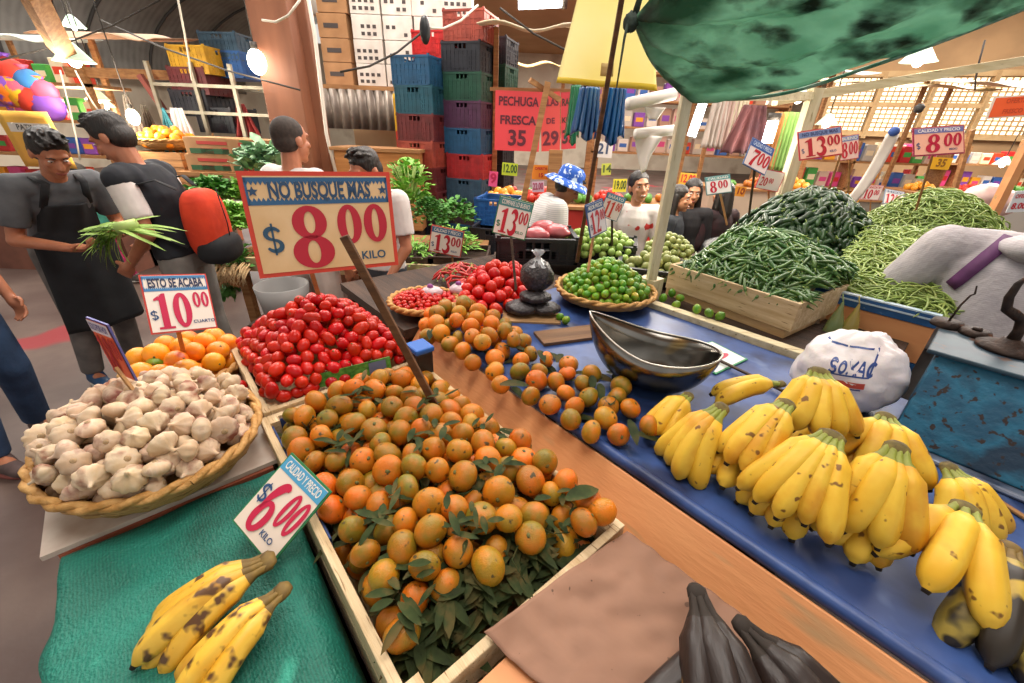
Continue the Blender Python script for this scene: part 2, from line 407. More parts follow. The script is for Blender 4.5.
# trestle carrying everything
t = thing('stall_counter', 'dark wooden stall counter under the crates and baskets in front', 'counter', S(-1.7, -.3, 0), YAW)
b = mb(); b.box((.02, .3, .74), (1.62, 1.05, .79)); b.box((.62, -.0, .74), (1.9, .38, .79)); b.build('counter_board', DARKW, t, False)
for x, y in ((.1, .4), (1.5, .42), (.1, .95), (.75, .05), (1.85, .05), (1.5, .95)):
    b = mb(); b.box((x-.03, y-.03, 0), (x+.03, y+.03, .74)); b.build('leg', DARKW, t, False)

# ---- slatted fruit crates
def slat_crate(name, label, s0, t0, lx, ly, z0, z1, cat='crate', open_side=None, mat_=PINE2, gap=True, group=None):
    c = thing(name, label, cat, S(s0, t0, z0), YAW, group); h = z1-z0; th = .018
    for k, (a, e) in enumerate((((-.0, -.0), (lx, th)), ((0, ly-th), (lx, ly)), ((0, th), (th, ly-th)), ((lx-th, th), (lx, ly-th)))):
        hs = ((0, h*.46), (h*.54, h)) if gap else ((0, h),)
        for (u, v) in hs:
            b = mb(); b.box((a[0], a[1], u), (e[0], e[1], v)); b.build('side_board', mat_, c, False, bevel=.002)
    b = mb(); b.box((th, th, 0), (lx-th, ly-th, .01)); b.build('floor_board', mat_, c, False)
    for x in (th, lx-th-.025):
        for y in (th, ly-th-.025):
            b = mb(); b.box((x, y, .01), (x+.025, y+.025, h)); b.build('corner_post', mat_, c, False)
    return c
CS, CT, CLX, CLY = -1.155, .082, .87, .52
tc = slat_crate('tangerine_crate', 'large pale wooden crate full of tangerines beside the green cloth', CS, CT, CLX, CLY, .79, .95)
b = mb(); b.box((.02, .02, .012), (.024, CLY-.02, .15)); b.box((.024, .02, .012), (.5, .024, .15)); b.build('blue_lining_paper', M('blue lining paper', '#1d3f80', '#163064', rough=.6), tc, False)

# tangerines
TANG = M('tangerine peel', '#dc6a0e', '#6c6c1e', scale=27, rough=.36, bump=.25, bscale=420, lo=.38, hi=.60, coat=.0,
         pick=['#ea7410', '#8c7a18', '#ec7c14', '#6c741c', '#e6640e', '#74761a', '#de7412', '#a88418', '#f07c1a', '#5e701c', '#e06410', '#c08418'], rand=.16, spots=('#4c4020', 55, .66, .06), spec=.4, detail=5)
STEM = M('stem button', '#5a5a28', '#6e6a34', rough=.7)
def tang_proto(nm, sq, label):
    t = thing(nm, label, 'tangerine', (0, 0, 0)); r = .0315
    def fn(d): return 1 - .10*max(0, d.z-.86)/.14 + .015*math.sin(4*d.x+2*d.y)
    b = mb(); b.ell((0, 0, 0), (r, r*1.01, r*sq), 22, 14, fn=fn); b.build('peel', TANG, t)
    b = mb(); b.lathe([(.0, r*sq*.93), (.0045, r*sq*.925), (.004, r*sq*.96), (.0018, r*sq*.99), (0, r*sq*.99)], 7, fn=lambda a, i: 1+.35*math.cos(5*a)*(i == 1)); b.build('stem_button', STEM, t)
    return kids(t)
tp = [tang_proto('tangerine', q, 'tangerine') for q in (.86, .92, .8)]
GAPS = [(.30, .14), (.42, .30), (.55, .12), (.60, .36), (.70, .22), (.26, .40), (.48, .47), (.78, .40), (.16, .25), (.74, .08)]
def ch_h(x, y):
    u = x/CLX; v = y/CLY
    z = .965 + .075*math.sin(PI*min(1, max(0, v)))**.7 - .10*max(0, (u-.84)/.16)**1.5*(1-.45*v) + .012*math.sin(9*u+3*v)
    if u < .12: z -= .04*(1-u/.12)
    for gx, gy in GAPS: z -= .045*math.exp(-((x-gx)**2+(y-gy)**2)/.0011)
    return z
pts = heap(900, .0305, ((lambda x, y: True), (.048, CLX-.048, .048, CLY-.02)), ch_h, lambda x, y: .80+.02, 3, k=9)
pts = [p for p in shown(pts, ch_h, .0305, 4.4) if not (p[0] > CLX*.90 and p[1] < CLY*.72)]
T0 = frameT(S(CS, CT, 0), YAW); R1 = random.Random(11)
scatter(tp, pts, 'ripe orange and green tangerine heaped in the large wooden crate', 'tangerines in the wooden crate', R1, T0, smin=.86, smax=1.15)
for i, (px, py) in enumerate(((588, 500), (566, 482), (545, 462), (584, 522), (520, 440), (602, 512))):
    dup(tp[0], atz(px, py, .985), (i, 1.3*i, .4), 'tangerine resting over the right rim of the large crate against the plank', 'tangerines over the crate rim', .95+.03*(i % 3))
# leaves
LEAF = M('citrus leaf', '#222c12', '#4c4422', scale=30, rough=.75, spec=.2, rand=.25, c3='#2e3a1a', spots=('#5c4c2a', 12, .6, .1))
def leaf_mesh(b, p, d, up, L, W, droop=.3, n=5):
    d = V(d).normalized(); up = V(up); sd = d.cross(up); sd = sd.normalized() if sd.length > .01 else V((1, 0, 0)); up = sd.cross(d); vs = []
    for i in range(n+1):
        u = i/n; c = V(p) + d*L*u + up*(-droop*L*u*u); w = W*math.sin(PI*min(.98, u*.9+.06))**.8
        if i == n: w *= .2
        vs += [c+sd*w+up*w*.3, c, c-sd*w+up*w*.3]
    b._add(vs, [(3*i+k, 3*i+k+1, 3*i+k+4, 3*i+k+3) for i in range(n) for k in (0, 1)])
b = mb(); R2 = random.Random(5)
for i in range(800):
    x = R2.uniform(.04, CLX-.04); y = R2.uniform(.04, CLY-.04); u = x/CLX
    if i > 520: x = R2.uniform(CLX*.87, CLX-.04)
    z = ch_h(x, y) - .055 - .03*R2.random()
    if x > CLX*.88 and y < CLY*.85: z = ch_h(x, y) - .05 + .02*R2.random() - .03*max(0, (x-CLX*.8)/(.2*CLX))
    a = R2.uniform(0, 6.28); leaf_mesh(b, (x, y, z-.79), (math.cos(a), math.sin(a), R2.uniform(-.2, .15)), (0, 0, 1), min(R2.uniform(.04, .08), .015+min(x, CLX-x, y, CLY-y)*1.0+.02), R2.uniform(.006, .011), R2.uniform(-.1, .3))
for i in range(40):
    x = R2.uniform(.08, CLX-.08); y = R2.uniform(.08, CLY-.08); a = R2.uniform(0, 6.28); l = R2.uniform(.03, .06); z = ch_h(x, y)-.83+R2.uniform(-.02, .0)
    b.tube([(x, y, z), (x+l*math.cos(a), y+l*math.sin(a), z+.01), (x+1.6*l*math.cos(a+.4), y+1.6*l*math.sin(a+.4), z)], [.0016, .0014, .001], 5)
o = b.build('leaf_litter', LEAF, None, loc=S(CS, CT, .79)); o.rotation_euler = (0, 0, YAW)
tag(o, 'loose dark leaves and twigs among the tangerines in the crate', 'leaves', kind='stuff')

# ---- the blue table
BZ = .97
t = thing('blue_table', 'long blue painted market table with a peach plank front', 'table', S(-1.40, .74, 0), YAW)
b = mb(); b.box((0, .012, BZ-.03), (2.7, .97, BZ)); b.build('table_top', BLUEC, t, False, bevel=.004)
b = mb(); b.tube([(0, .012, BZ-.008), (1.0, .006, BZ-.005), (2.0, .012, BZ-.009), (2.7, .008, BZ-.007)], [.016]*4, 10); b.build('rolled_edge', BLUEC, t, label='rounded blue cloth edge of the table')
b = mb(); b.beam((0, -.054, BZ-.075), (2.7, -.054, BZ-.075), .145, .018, up=(0, -.78, .62)); b.box((0, -.02, BZ-.235), (2.7, -.005, BZ-.1)); b.build('front_plank', PEACH, t, False, bevel=.003, label='peach coloured plank')
for x in (.1, 1.3, 2.6):
    for y in (.06, .9):
        b = mb(); b.box((x-.03, y-.03, 0), (x+.03, y+.03, BZ-.03)); b.build('leg', DARKW, t, False)

def pinside(poly):
    xs = [p[0] for p in poly]; ys = [p[1] for p in poly]
    def f(x, y):
        c = False; j = len(poly)-1
        for i in range(len(poly)):
            if (ys[i] > y) != (ys[j] > y) and x < (xs[j]-xs[i])*(y-ys[i])/(ys[j]-ys[i])+xs[i]: c = not c
            j = i
        return c
    return f, (min(xs), max(xs), min(ys), max(ys))
def pixpoly(px, z): return pinside([tuple(atz(a, b_, z)[:2]) for a, b_ in px])
def edge_dist(poly, x, y):
    d = 9
    for i in range(len(poly)):
        a, b_ = V(poly[i]), V(poly[(i+1) % len(poly)]); p = V((x, y)); t_ = max(0, min(1, (p-a).dot(b_-a)/(b_-a).length_squared)); d = min(d, (p-a-(b_-a)*t_).length)
    return d
pp = [tuple(atz(a, c, 1.0)[:2]) for a, c in [(428, 338), (424, 318), (470, 306), (510, 330), (535, 352), (580, 368), (622, 388), (655, 430), (650, 440), (606, 440), (560, 418), (500, 385), (455, 352)]]
fn, bb = pinside(pp)
def th(x, y):
    s, t_ = at_s(V((x, y, 0))); return BZ + .068 + (.05 if s < -.95 else .008)*min(1, edge_dist(pp, x, y)/.05)
pts = heap(90, .032, (fn, bb), th, lambda x, y: BZ+.001, 8, k=3, layers=2, tight=1.9)
scatter(tp, pts, 'tangerine lying loose on the near edge of the blue table', 'loose tangerines on the blue table', R1, None, smin=.9, smax=1.1)
b = mb()
for i in range(60):
    x = R2.uniform(bb[0], bb[1]); y = R2.uniform(bb[2], bb[3])
    if fn(x, y): a = R2.uniform(0, 6.28); leaf_mesh(b, (x, y, BZ+.008+R2.choice([0, .02, .05])), (math.cos(a), math.sin(a), .1), (0, 0, 1), R2.uniform(.05, .09), .013, .2)
for px, py in ((610, 378), (615, 385), (560, 360), (556, 372), (606, 372)):
    p = atz(px, py, BZ+.004); leaf_mesh(b, p, (R2.uniform(-1, 1), R2.uniform(-1, 1), .05), (0, 0, 1), .07, .014, .1)
tag(b.build('leaf_litter', LEAF), 'green leaves scattered among the loose tangerines on the blue table', 'leaves', kind='stuff')
b = mb()
for gx, gy in GAPS:
    for i in range(13):
        a = R2.uniform(0, 6.28); x = gx+R2.uniform(-.035, .035); y = gy+R2.uniform(-.035, .035); leaf_mesh(b, (x, y, ch_h(x, y)+R2.uniform(-.01, .02)-.79), (math.cos(a), math.sin(a), R2.uniform(-.1, .2)), (0, 0, 1), R2.uniform(.03, .06), R2.uniform(.005, .009), R2.uniform(-.1, .3))
o = b.build('leaf_cluster', LEAF, None, loc=S(CS, CT, .79)); o.rotation_euler = (0, 0, YAW); tag(o, 'clumps of dark leaves lying in the gaps on top of the crated tangerines', 'leaves', kind='stuff')
# two twigs with a pair of leaves on top of the crate heap
for (px, py, zz, lab) in ((378, 560, .99, 'large dark green leaf on the tangerines near the front of the crate'), (500, 385, 1.04, 'dark leaf on the tangerines beside the far end of the plank'), (566, 500, 1.02, 'green leaf lying at the right edge of the tangerine crate')):
    b = mb(); d = R2.uniform(-.4, .6); leaf_mesh(b, (0, 0, 0), (math.cos(d), math.sin(d), 0), (0, 0, 1), .09, .019, .15, 7); o = b.build('citrus_leaf', LEAF, None, loc=atz(px, py, zz)); tag(o, lab, 'leaf')

# ---- tomato crate
ts = slat_crate('tomato_crate', 'pale wooden crate heaped with plum tomatoes in front of the big price sign', -1.66, .095, .50, .51, .79, .96, gap=False)
TOM = M('tomato skin', '#b4140a', '#c42c14', scale=14, rough=.3, coat=.0, spec=.35, c3='#bc1c10', rand=.16, hrand=.004, lo=.35, hi=.75)
def tom_proto(nm, r, k, label, cat='tomato'):
    t = thing(nm, label, cat); b = mb(); b.ell((0, 0, 0), (r, r, r*k), 16, 11, fn=lambda d: 1-.06*max(0, d.z-.85)/.15); b.build('skin', TOM, t)
    b = mb(); b.lathe([(0, r*k*.955), (.0035, r*k*.955), (.002, r*k*.985), (0, r*k*.985)], 6); b.build('stem_scar', STEM, t); return kids(t)
to = [tom_proto('plum_tomato', .0190, q, 'plum tomato') for q in (1.3, 1.15, 1.5)]
def tomh(x, y):
    u, v = x/.5, y/.51; d = min(u, 1-u, v, 1-v); return .965 + .215*min(1, d/.42)**.75
pts = heap(1500, .0196, ((lambda x, y: True), (.035, .465, .035, .475)), tomh, lambda x, y: .80, 4, k=5)
pts = shown(pts, tomh, .0196, 3.0)
T1 = frameT(S(-1.66, .095, 0), YAW)
scatter(to, pts, 'red plum tomato heaped in the pale crate under the big price sign', 'plum tomatoes in the pale crate', R1, T1, smin=.92, smax=1.12)

# green printed strip leaning at the front of the tomatoes
r = thing('produce_label_strip', 'green photo strip with a grey end leaning against the plum tomatoes', 'label'); tl, tr_, br, bl = [atz(a, c, z) for a, c, z in ((316, 375, 1.01), (388, 357, 1.01), (390, 370, .965), (318, 388, .965))]
b = mb(); b._add([tl, tr_, br, bl] + [p+V((.004, .006, 0)) for p in (tl, tr_, br, bl)], [(3, 2, 1, 0), (4, 5, 6, 7), (0, 1, 5, 4), (1, 2, 6, 5), (2, 3, 7, 6), (3, 0, 4, 7)])
b.build('strip', M('leafy print', '#2c6a2a', '#5ea048', scale=70, rough=.35, bump=0), r, False)
b = mb(); q0 = tl.lerp(tr_, .72)+V((-.002, -.003, 0)); q1 = tl.lerp(tr_, .97)+V((-.002, -.003, 0)); q2 = bl.lerp(br, .97)+V((-.002, -.003, 0)); q3 = bl.lerp(br, .72)+V((-.002, -.003, 0)); b.poly([q0.lerp(q3, .1), q1.lerp(q2, .1), q2.lerp(q1, .1), q3.lerp(q0, .1)]); b.build('grey_patch', M('slate patch', '#5c6a88', rough=.5), r, False)
# blue plastic tray corner behind it
r = thing('blue_plastic_basket', 'small blue and black plastic basket between the tomato crate and the plank', 'basket', S(-1.15, .565, .86), YAW)
b = mb(); b.box((0, -.02, 0), (.07, .04, .17)); b.build('body', M('black plastic', '#16181c', rough=.4), r, False, bevel=.005)
b = mb(); b.box((-.005, -.025, .17), (.075, .045, .19)); b.build('rim', M('blue plastic', '#1e5fb4', rough=.4), r, False, bevel=.006)

# ---- woven baskets
STRAW = M('woven straw', '#b98a4e', '#94662f', scale=26, stretch=(1, 1, 5), rough=.75, bump=.8, bscale=80, c3='#c99d60', wave=('#6e4a24', 60, 'Z', .35, 2))
def basket(name, label, loc, r, h, cat='basket', ex=1., rz=0, group=None, flare=.8):
    t = thing(name, label, cat, loc, rz, group); n = 48
    wv = lambda a, i: 1 + .012*math.cos(24*a + PI*(i % 2))
    b = mb(); b.lathe([(.01, .004), (r*flare*.75, .004), (r*flare*.9, h*.12), (r*.93, h*.5), (r*.98, h*.8), (r, h*.95), (r*.965, h*.95), (r*.94, h*.78), (r*.89, h*.5), (r*flare*.86, h*.16), (.01, .012)], 96, fn=wv); ob = b.build('woven_wall', STRAW, t); ob.scale = (1, ex, 1)
    b = mb()
    for q in (0, PI):
        P = []
        for k in range(n*2+1):
            a = 2*PI*k/(n*2); P.append(((r*.985+.006*math.cos(12*a+q))*math.cos(a), (r*.985+.006*math.cos(12*a+q))*math.sin(a)*ex, h*.95+.006*math.sin(12*a+q)))
        b.tube(P, .0085, 7, cap=False)
    b.build('rim', M('straw rim', '#c79a5c', '#a87838', scale=40, rough=.7, bump=.5, bscale=90), t); return t
gc = S(-1.17, -.135, .905); 
basket('garlic_basket', 'wide shallow woven basket heaped with garlic at the left of the stall', gc, .245, .10, ex=.9, rz=YAW+.2)
GARL = M('garlic skin', '#c4a888', '#8c5a4a', scale=26, stretch=(1, 1, .35), rough=.6, rand=.16, hrand=.012, c3='#cdb69c', spec=.2, lo=.38, hi=.68, bump=.2, bscale=60, sub=.1)
def garlic_proto(r, k, sq):
    t = thing('garlic_bulb', 'garlic bulb', 'garlic')
    def fn(a, i): return 1 + (.15*abs(math.cos(k*a/2)) - .07) * (1 if 2 < i < 9 else .3)
    P = [(.001, -.72), (.18, -.75), (.5, -.68), (.85, -.42), (1.0, -.1), (.96, .2), (.78, .5), (.45, .75), (.22, .92), (.13, 1.15), (.12, 1.45), (.02, 1.5)]
    b = mb(); b.lathe([(x*r, z*r*sq) for x, z in P], 32, fn=fn); b.build('bulb', GARL, t)
    b = mb(); b.lathe([(.001, -.82*r*sq), (.2*r, -.80*r*sq), (.24*r, -.70*r*sq), (.1*r, -.66*r*sq)], 8); b.build('root_plate', M('garlic root', '#a58a66', rough=.8), t); return kids(t)
ga = [garlic_proto(.026, 9, .82), garlic_proto(.0235, 7, .9), garlic_proto(.028, 11, .74)]
def gh(x, y): d = math.hypot(x, y/.88); return .99 + .105*math.sqrt(max(0, 1-(d/.25)**2)) + .03
pts = heap(900, .0240, ((lambda x, y: math.hypot(x, y/.88) < .218), (-.27, .27, -.25, .25)), gh, lambda x, y: .925+.06*(math.hypot(x, y)/.25)**3, 5, k=5)
pts = shown(pts, gh, .0262, 3.4)
scatter(ga, pts, 'pinkish white garlic bulb heaped in the woven basket', 'garlic bulbs in the woven basket', R1, frameT((gc.x, gc.y, 0), YAW+.2), smin=.92, smax=1.15)
# white card under the garlic basket
b = mb(); b.box((0, 0, 0), (.42, .46, .012)); o = b.build('white_board', M('worn white board', '#d8cfc4', '#b9a596', scale=9, rough=.7, spots=('#8a4c3a', 7, .66, .06)), None, False, loc=S(-1.42, -.36, .895)); o.rotation_euler = (0, 0, YAW+.02); tag(o, 'worn white board under the garlic basket and beside the green cloth', 'board')
t = thing('basket_stand', 'rusty sheet stand carrying the garlic basket', 'stand', S(-1.40, -.33, 0), YAW); b = mb(); b.box((0, 0, .8), (.40, .4, .893)); b.build('top_box', M('rusty peach sheet', '#b9674a', '#8a4a36', scale=5, rough=.6), t, False)
for x, y in ((.03, .03), (.37, .03), (.03, .37), (.37, .37)): b = mb(); b.box((x-.02, y-.02, 0), (x+.02, y+.02, .8)); b.build('leg', DARKW, t, False)

# ---- green cloth over a low box
GZ = .90; gx0, gx1, gy0, gy1 = -1.0, .05, -.325, .07
t = thing('green_cloth_table', 'side table wrapped in green mesh cloth holding the spotted bananas', 'table', S(gx0, gy0, 0), YAW)
W_, H_ = gx1-gx0, gy1-gy0
def gcl(u, v):
    x = .02+u*(W_+.0); y = -.16+v*(H_+.16); z = GZ + .012*noise.noise(V((x*6, y*6, 0))) + .006*noise.noise(V((x*22, y*10, 2))) + .004*math.sin(x*25+y*8)*max(0, .2-y)*3
    if y < 0: z = GZ + (y)*2.6 + .01*math.sin(x*30); y = y*.10 - .005 + .012*math.sin(x*22)
    if y > H_*.86 and x > .25: z -= .10*((y-H_*.86)/(H_*.14))**2*min(1, (x-.25)*3); 
    if x < .0: z -= .05
    return (x, y, z)
b = mb(); b.grid(gcl, 70, 44, .004); b.build('mesh_cloth', GREENM, t)
b = mb(); b.box((.01, .02, .3), (W_-.01, H_-.06, GZ-.11)); b.build('box', DARKW, t, False)
for x, y in ((.05, .05), (W_-.06, .05), (.05, H_-.1), (W_-.06, H_-.1)): b = mb(); b.box((x-.025, y-.025, 0), (x+.025, y+.025, .3)); b.build('leg', DARKW, t, False)

# ---- orange basket
oc = atz(188, 366, .93); oc.z = .86
basket('orange_basket', 'small woven basket of oranges behind the garlic', oc, .175, .085, rz=.3)
ORG = M('orange peel', '#f2a01c', '#e88a1a', scale=8, rough=.35, bump=.15, bscale=300, rand=.08, hrand=.012, spots=('#c8642a', 14, .64, .08))
def orange_proto(c, nm='orange'):
    t = thing(nm, nm, nm); b = mb(); b.ell((0, 0, 0), (.036, .036, .033), 20, 12); b.build('peel', c, t); b = mb(); b.lathe([(0, .0315), (.004, .0318), (.003, .034), (0, .034)], 6); b.build('stem_button', STEM, t); return kids(t)
og = [orange_proto(ORG)]
def oh(x, y): d = math.hypot(x, y); return .95+.07*math.sqrt(max(0, 1-(d/.17)**2))+.02
pts = heap(150, .035, ((lambda x, y: math.hypot(x, y) < .135), (-.15, .15, -.15, .15)), oh, lambda x, y: .875, 6, k=5)
scatter(og, pts, 'bright orange in the small basket behind the garlic', 'oranges in the small basket', R1, frameT((oc.x, oc.y, 0), 0), smin=.92, smax=1.08)
LIMEM = M('lime peel', '#4c8418', '#9aa834', scale=22, rough=.35, bump=.12, bscale=260, rand=.2, hrand=.02, c3='#629620', coat=.0, spots=('#b8a83a', 12, .66, .08))
lm = []
def lime_proto(r, k):
    t = thing('lime', 'lime', 'lime'); b = mb(); b.ell((0, 0, 0), (r, r, r*k), 16, 10, fn=lambda d: 1+.10*max(0, abs(d.z)-.9)/.1); b.build('peel', LIMEM, t); b = mb(); b.lathe([(0, r*k*1.06), (.003, r*k*1.06), (.002, r*k*1.1), (0, r*k*1.1)], 6); b.build('stem_button', STEM, t); return kids(t)
lp = [lime_proto(.0180, 1.15), lime_proto(.0175, 1.0)]
for (px, py, lab) in ((155, 363, 'green unripe orange at the left rim of the orange basket'), (173, 374, 'small green fruit at the front rim of the orange basket')):
    o = dup(lp[0], atz(px, py, .975), (1.2, .3, .5), lab, None, 1.35)
b = mb(); b.box((-.17, -.16, 0), (.19, .17, .05)); 
t = thing('fruit_stand', 'dark crate stand under the orange basket', 'stand', (oc.x, oc.y, 0), .2); b = mb(); b.box((-.19, -.17, .80), (.19, .17, .858)); b.build('top', DARKW, t, False)
for x, y in ((-.16, -.14), (.16, -.14), (-.16, .14), (.16, .14)): b = mb(); b.box((x-.02, y-.02, 0), (x+.02, y+.02, .80)); b.build('leg', DARKW, t, False)

# ---- bananas
BAN = M('banana peel', '#d9a82a', '#cf9424', scale=9, rough=.5, spec=.35, c3='#e0b83c', rand=.05, spots=('#7c5420', 38, .66, .05), sub=.05)
BAN2 = M('overripe banana peel', '#dba62c', '#c99022', scale=10, rough=.45, c3='#e2b640', rand=.05, spots=('#5a3a1c', 34, .54, .10))
BAN3 = M('mottled plantain peel', '#c9a83c', '#8a7a34', scale=14, rough=.5, rand=.05, spots=('#241c12', 16, .48, .06))
BAN4 = M('black plantain peel', '#1c1413', '#2c201c', scale=10, rough=.45, bump=.3, bscale=40, stretch=(.4, 1.4, 1.4), spots=('#a87a38', 22, .67, .04))
BSTEM = M('banana stem', '#8a9436', '#6c6a2a', scale=30, rough=.6); OSTEM = M('overripe stem', '#7c6226', '#4a3818', scale=30, rough=.7); BTIP = M('banana tip', '#241a12', rough=.8); BCUT = M('banana crown', '#4a3c22', '#7a6c34', scale=50, rough=.8)
_bm = {}
def banana_mesh(L, r, arch, mats, key):
    k = (round(L, 3), round(r, 3), round(arch, 3), key)
    if k in _bm: return _bm[k]
    b = mb(); n = 16; P = []; Rr = []
    for i in range(n+1):
        u = i/n; x = L*(math.sin(arch*(u-.42))/ (2*math.sin(arch/2)) + .5*1) ; x0 = L*(math.sin(arch*(-.42))/(2*math.sin(arch/2))+.5)
        z = L*(math.cos(arch*(u-.42))-math.cos(arch*.42))/(2*math.sin(arch/2)); P.append((x-x0, 0, z))
        w = .24+.06*u/.13 if u < .13 else (.30+.70*min(1, (u-.13)/.22)**.8 if u < .28 else (1 if u < .72 else math.sqrt(max(.05, 1-((u-.72)/.30)**2.2))))
        if u > .965: w = .26
        Rr.append(r*w)
    P.append((P[-1][0]+.006, 0, P[-1][2]-.004)); Rr.append(r*.2)
    nf = len(b.f); b.tube(P, Rr, 15, True, side=(0, 1, 0), wob=lambda a, i: 1+.075*math.cos(5*a+.6), phase=.2)
    for q in range(len(b.f)):
        ring_i = q//15
        b.mi[q] = 1 if ring_i < 3 else (2 if ring_i >= 16 else 0)
    me = b.mesh('banana', mats); _bm[k] = me; return me
def bunch(name, label, crown, aim, n, spread_, L=.19, r=.0245, arch=1.0, mats=None, key='y', n2=0, pitch2=-.35, roll=0, cat='bananas', group=None, jit=.06, seed=0, side_off=.021):
    spread = spread_*.66; R = random.Random(seed+int(abs(crown[0])*1000)); mats = mats or [BAN, BSTEM, BTIP]
    crown, aim = V(crown), V(aim); x = (aim-crown).normalized(); z = V((0, 0, 1)); z = (z-x*x.dot(z)).normalized(); y = z.cross(x)
    T = Matrix((x, y, z)).transposed().to_4x4(); T = T @ Matrix.Rotation(roll, 4, 'X'); T.translation = crown
    t = thing(name, label, cat, (0, 0, 0), 0, group); t.matrix_world = T
    for tier, m_, pt in ((0, n, 0), (1, n2, pitch2)):
        for i in range(m_):
            f = (i-(m_-1)/2)/max(1, (m_-1)/2) if m_ > 1 else 0
            me = banana_mesh(L*(1+.02*(i % 3)), r, arch+.1*((i+tier) % 2), mats, key); o = link('banana', me, t)
            o.rotation_euler = (f*.25+R.uniform(-jit, jit), -pt*1 + .10*f*f + R.uniform(-jit, jit)*.5, math.radians(spread/2)*f)
            o.location = (0, f*side_off*(m_-1)/2*.40, -.018*tier)
            o.scale = (R.uniform(.93, 1.05),)*3
    w = max(n, 1)*side_off*.21+.004
    b = mb(); b.tube([(-.012, 0, -.003), (-.004, 0, 0), (.008, 0, 0), (.016, 0, -.001)], [(w*.6, .006), (w*.95, .010), (w, .009), (w*.9, .006)], 12, side=(0, 1, 0)); b.build('crown', BCUT if key == 'y' else mats[1], t)
    return t
def bp(cx, cy, cz, ax, ay, az): return atz(cx, cy, cz), atz(ax, ay, az)
Z1 = BZ
spec = [
 ('bunch of four bananas at the left end of the pile by the tangerines', bp(721, 408, 1.12, 676, 462, 1.0), 4, 42, dict(n2=2)),
 ('small ripe banana bunch at the far left behind the first one', bp(688, 396, 1.06, 650, 436, .995), 3, 30, dict(L=.15)),
 ('two bananas lying crosswise behind the pile near the metal scoop', bp(781, 384, 1.07, 700, 396, 1.03), 2, 30, dict(arch=.7)),
 ('bunch of plump bananas second from the left in the pile', bp(786, 404, 1.16, 722, 478, 1.05), 4, 34, dict(n2=3)),
 ('upright banana bunch on top of the pile beside the white bag', bp(819, 372, 1.20, 820, 440, 1.10), 5, 80, dict(arch=.8, L=.16)),
 ('bunch of long bananas in the middle of the pile', bp(832, 436, 1.16, 776, 515, 1.05), 5, 56, dict(L=.205)),
 ('greenish banana bunch behind the middle of the pile', bp(886, 417, 1.12, 880, 480, 1.04), 4, 90, dict(L=.16)),
 ('pale spotted banana bunch on top right of the pile', bp(897, 448, 1.18, 866, 532, 1.06), 4, 55, dict(L=.185, r=.026, arch=.9)),
 ('banana bunch with green stems beside the thin wooden stick', bp(949, 468, 1.08, 975, 520, 1.02), 4, 70, dict(L=.15)),
 ('nearest banana bunch of three big fruits at the right end', bp(966, 508, 1.10, 915, 620, 1.02), 3, 56, dict(L=.20, r=.0275, arch=.85, side_off=.03)),
 ('low banana hand showing its tips under the left of the pile', bp(745, 440, 1.04, 700, 495, .99), 4, 60, dict(L=.14)),
 ('low banana hand showing its tips under the middle of the pile', bp(800, 470, 1.05, 752, 528, .99), 4, 50, dict(L=.15)),
 ('low banana hand showing its tips under the right of the pile', bp(870, 500, 1.05, 838, 560, .99), 4, 60, dict(L=.13)),
 ('low banana hand deep in the pile below the upright bunch', bp(840, 420, 1.06, 800, 460, 1.0), 5, 90, dict(L=.16)),
]
for i, (lab, (c, a), n, sp_, kw) in enumerate(spec): bunch('banana_bunch', lab, c, a, n, sp_, seed=i, **kw)
bunch('plantain_bunch', 'mottled black and yellow plantains at the right edge of the blue table', *bp(1010, 548, 1.06, 998, 660, 1.0), 3, 30, L=.22, r=.026, arch=.7, mats=[BAN3, OSTEM, BTIP], key='m', cat='plantains')
bunch('banana_bunch', 'larger spotted overripe banana bunch farther back on the green cloth', atz(268, 560, .965), atz(165, 628, .935), 4, 30, L=.2, r=.0225, arch=.75, mats=[BAN2, OSTEM, BTIP], key='o', n2=2, pitch2=.0, seed=3)
bunch('banana_bunch', 'three spotted bananas nearest the viewer on the green cloth', atz(283, 590, .95), atz(192, 682, .925), 3, 32, L=.19, r=.021, arch=.8, mats=[BAN2, OSTEM, BTIP], key='p', seed=5)
# ---- brown paper and the black plantains, on a board
p = [atz(*q) for q in ((628, 528, .965), (484, 632, .965), (520, 740, .965), (900, 800, .965), (850, 690, .965))]
o0 = S(-.26, .12, .93)
b = mb(); b.box((0, 0, 0), (.5, .47, .012)); o = b.build('shelf_board', PEACH, None, False, loc=S(-.26, .1, .93)); o.rotation_euler = (0, 0, YAW); tag(o, 'peach board between the tangerine crate and the viewer, under brown paper', 'board')
t = thing('side_trestle', 'dark trestle under the peach board nearest the viewer', 'trestle', S(-.22, .12, 0), YAW)
for x, y in ((.02, .02), (.4, .02), (.02, .42), (.4, .42)): b = mb(); b.box((x-.02, y-.02, 0), (x+.02, y+.02, .93)); b.build('leg', DARKW, t, False)
def paper(u, v):
    a = p[0].lerp(V(p[4]), u); c = p[1].lerp(p[2].lerp(p[3], .3), u*1.0); q = a.lerp(c, v)
    z = .955 + .012*noise.noise(V((q.x*9, q.y*9, 3))) + .006*noise.noise(V((q.x*30, q.y*30, 1))) + .016*max(0, 1-u*5)*v + .03*max(0, 1-v*6)*max(0, u-.3)*0
    return (q.x, q.y, z)
b = mb(); b.grid(paper, 44, 40, .0015); o = b.build('brown_paper', M('brown paper', '#96705a', '#86624e', scale=5, rough=.75, bump=.25, bscale=14, spots=('#5c4030', 60, .72, .03))); tag(o, 'creased brown wrapping paper under the black plantains', 'paper')
bunch('plantain_bunch', 'black overripe plantains on the brown paper at the bottom of the picture', atz(697, 592, 1.03), atz(735, 740, 1.0), 3, 36, L=.25, r=.026, arch=.6, mats=[BAN4, BTIP, BTIP], key='k', cat='plantains', seed=2)
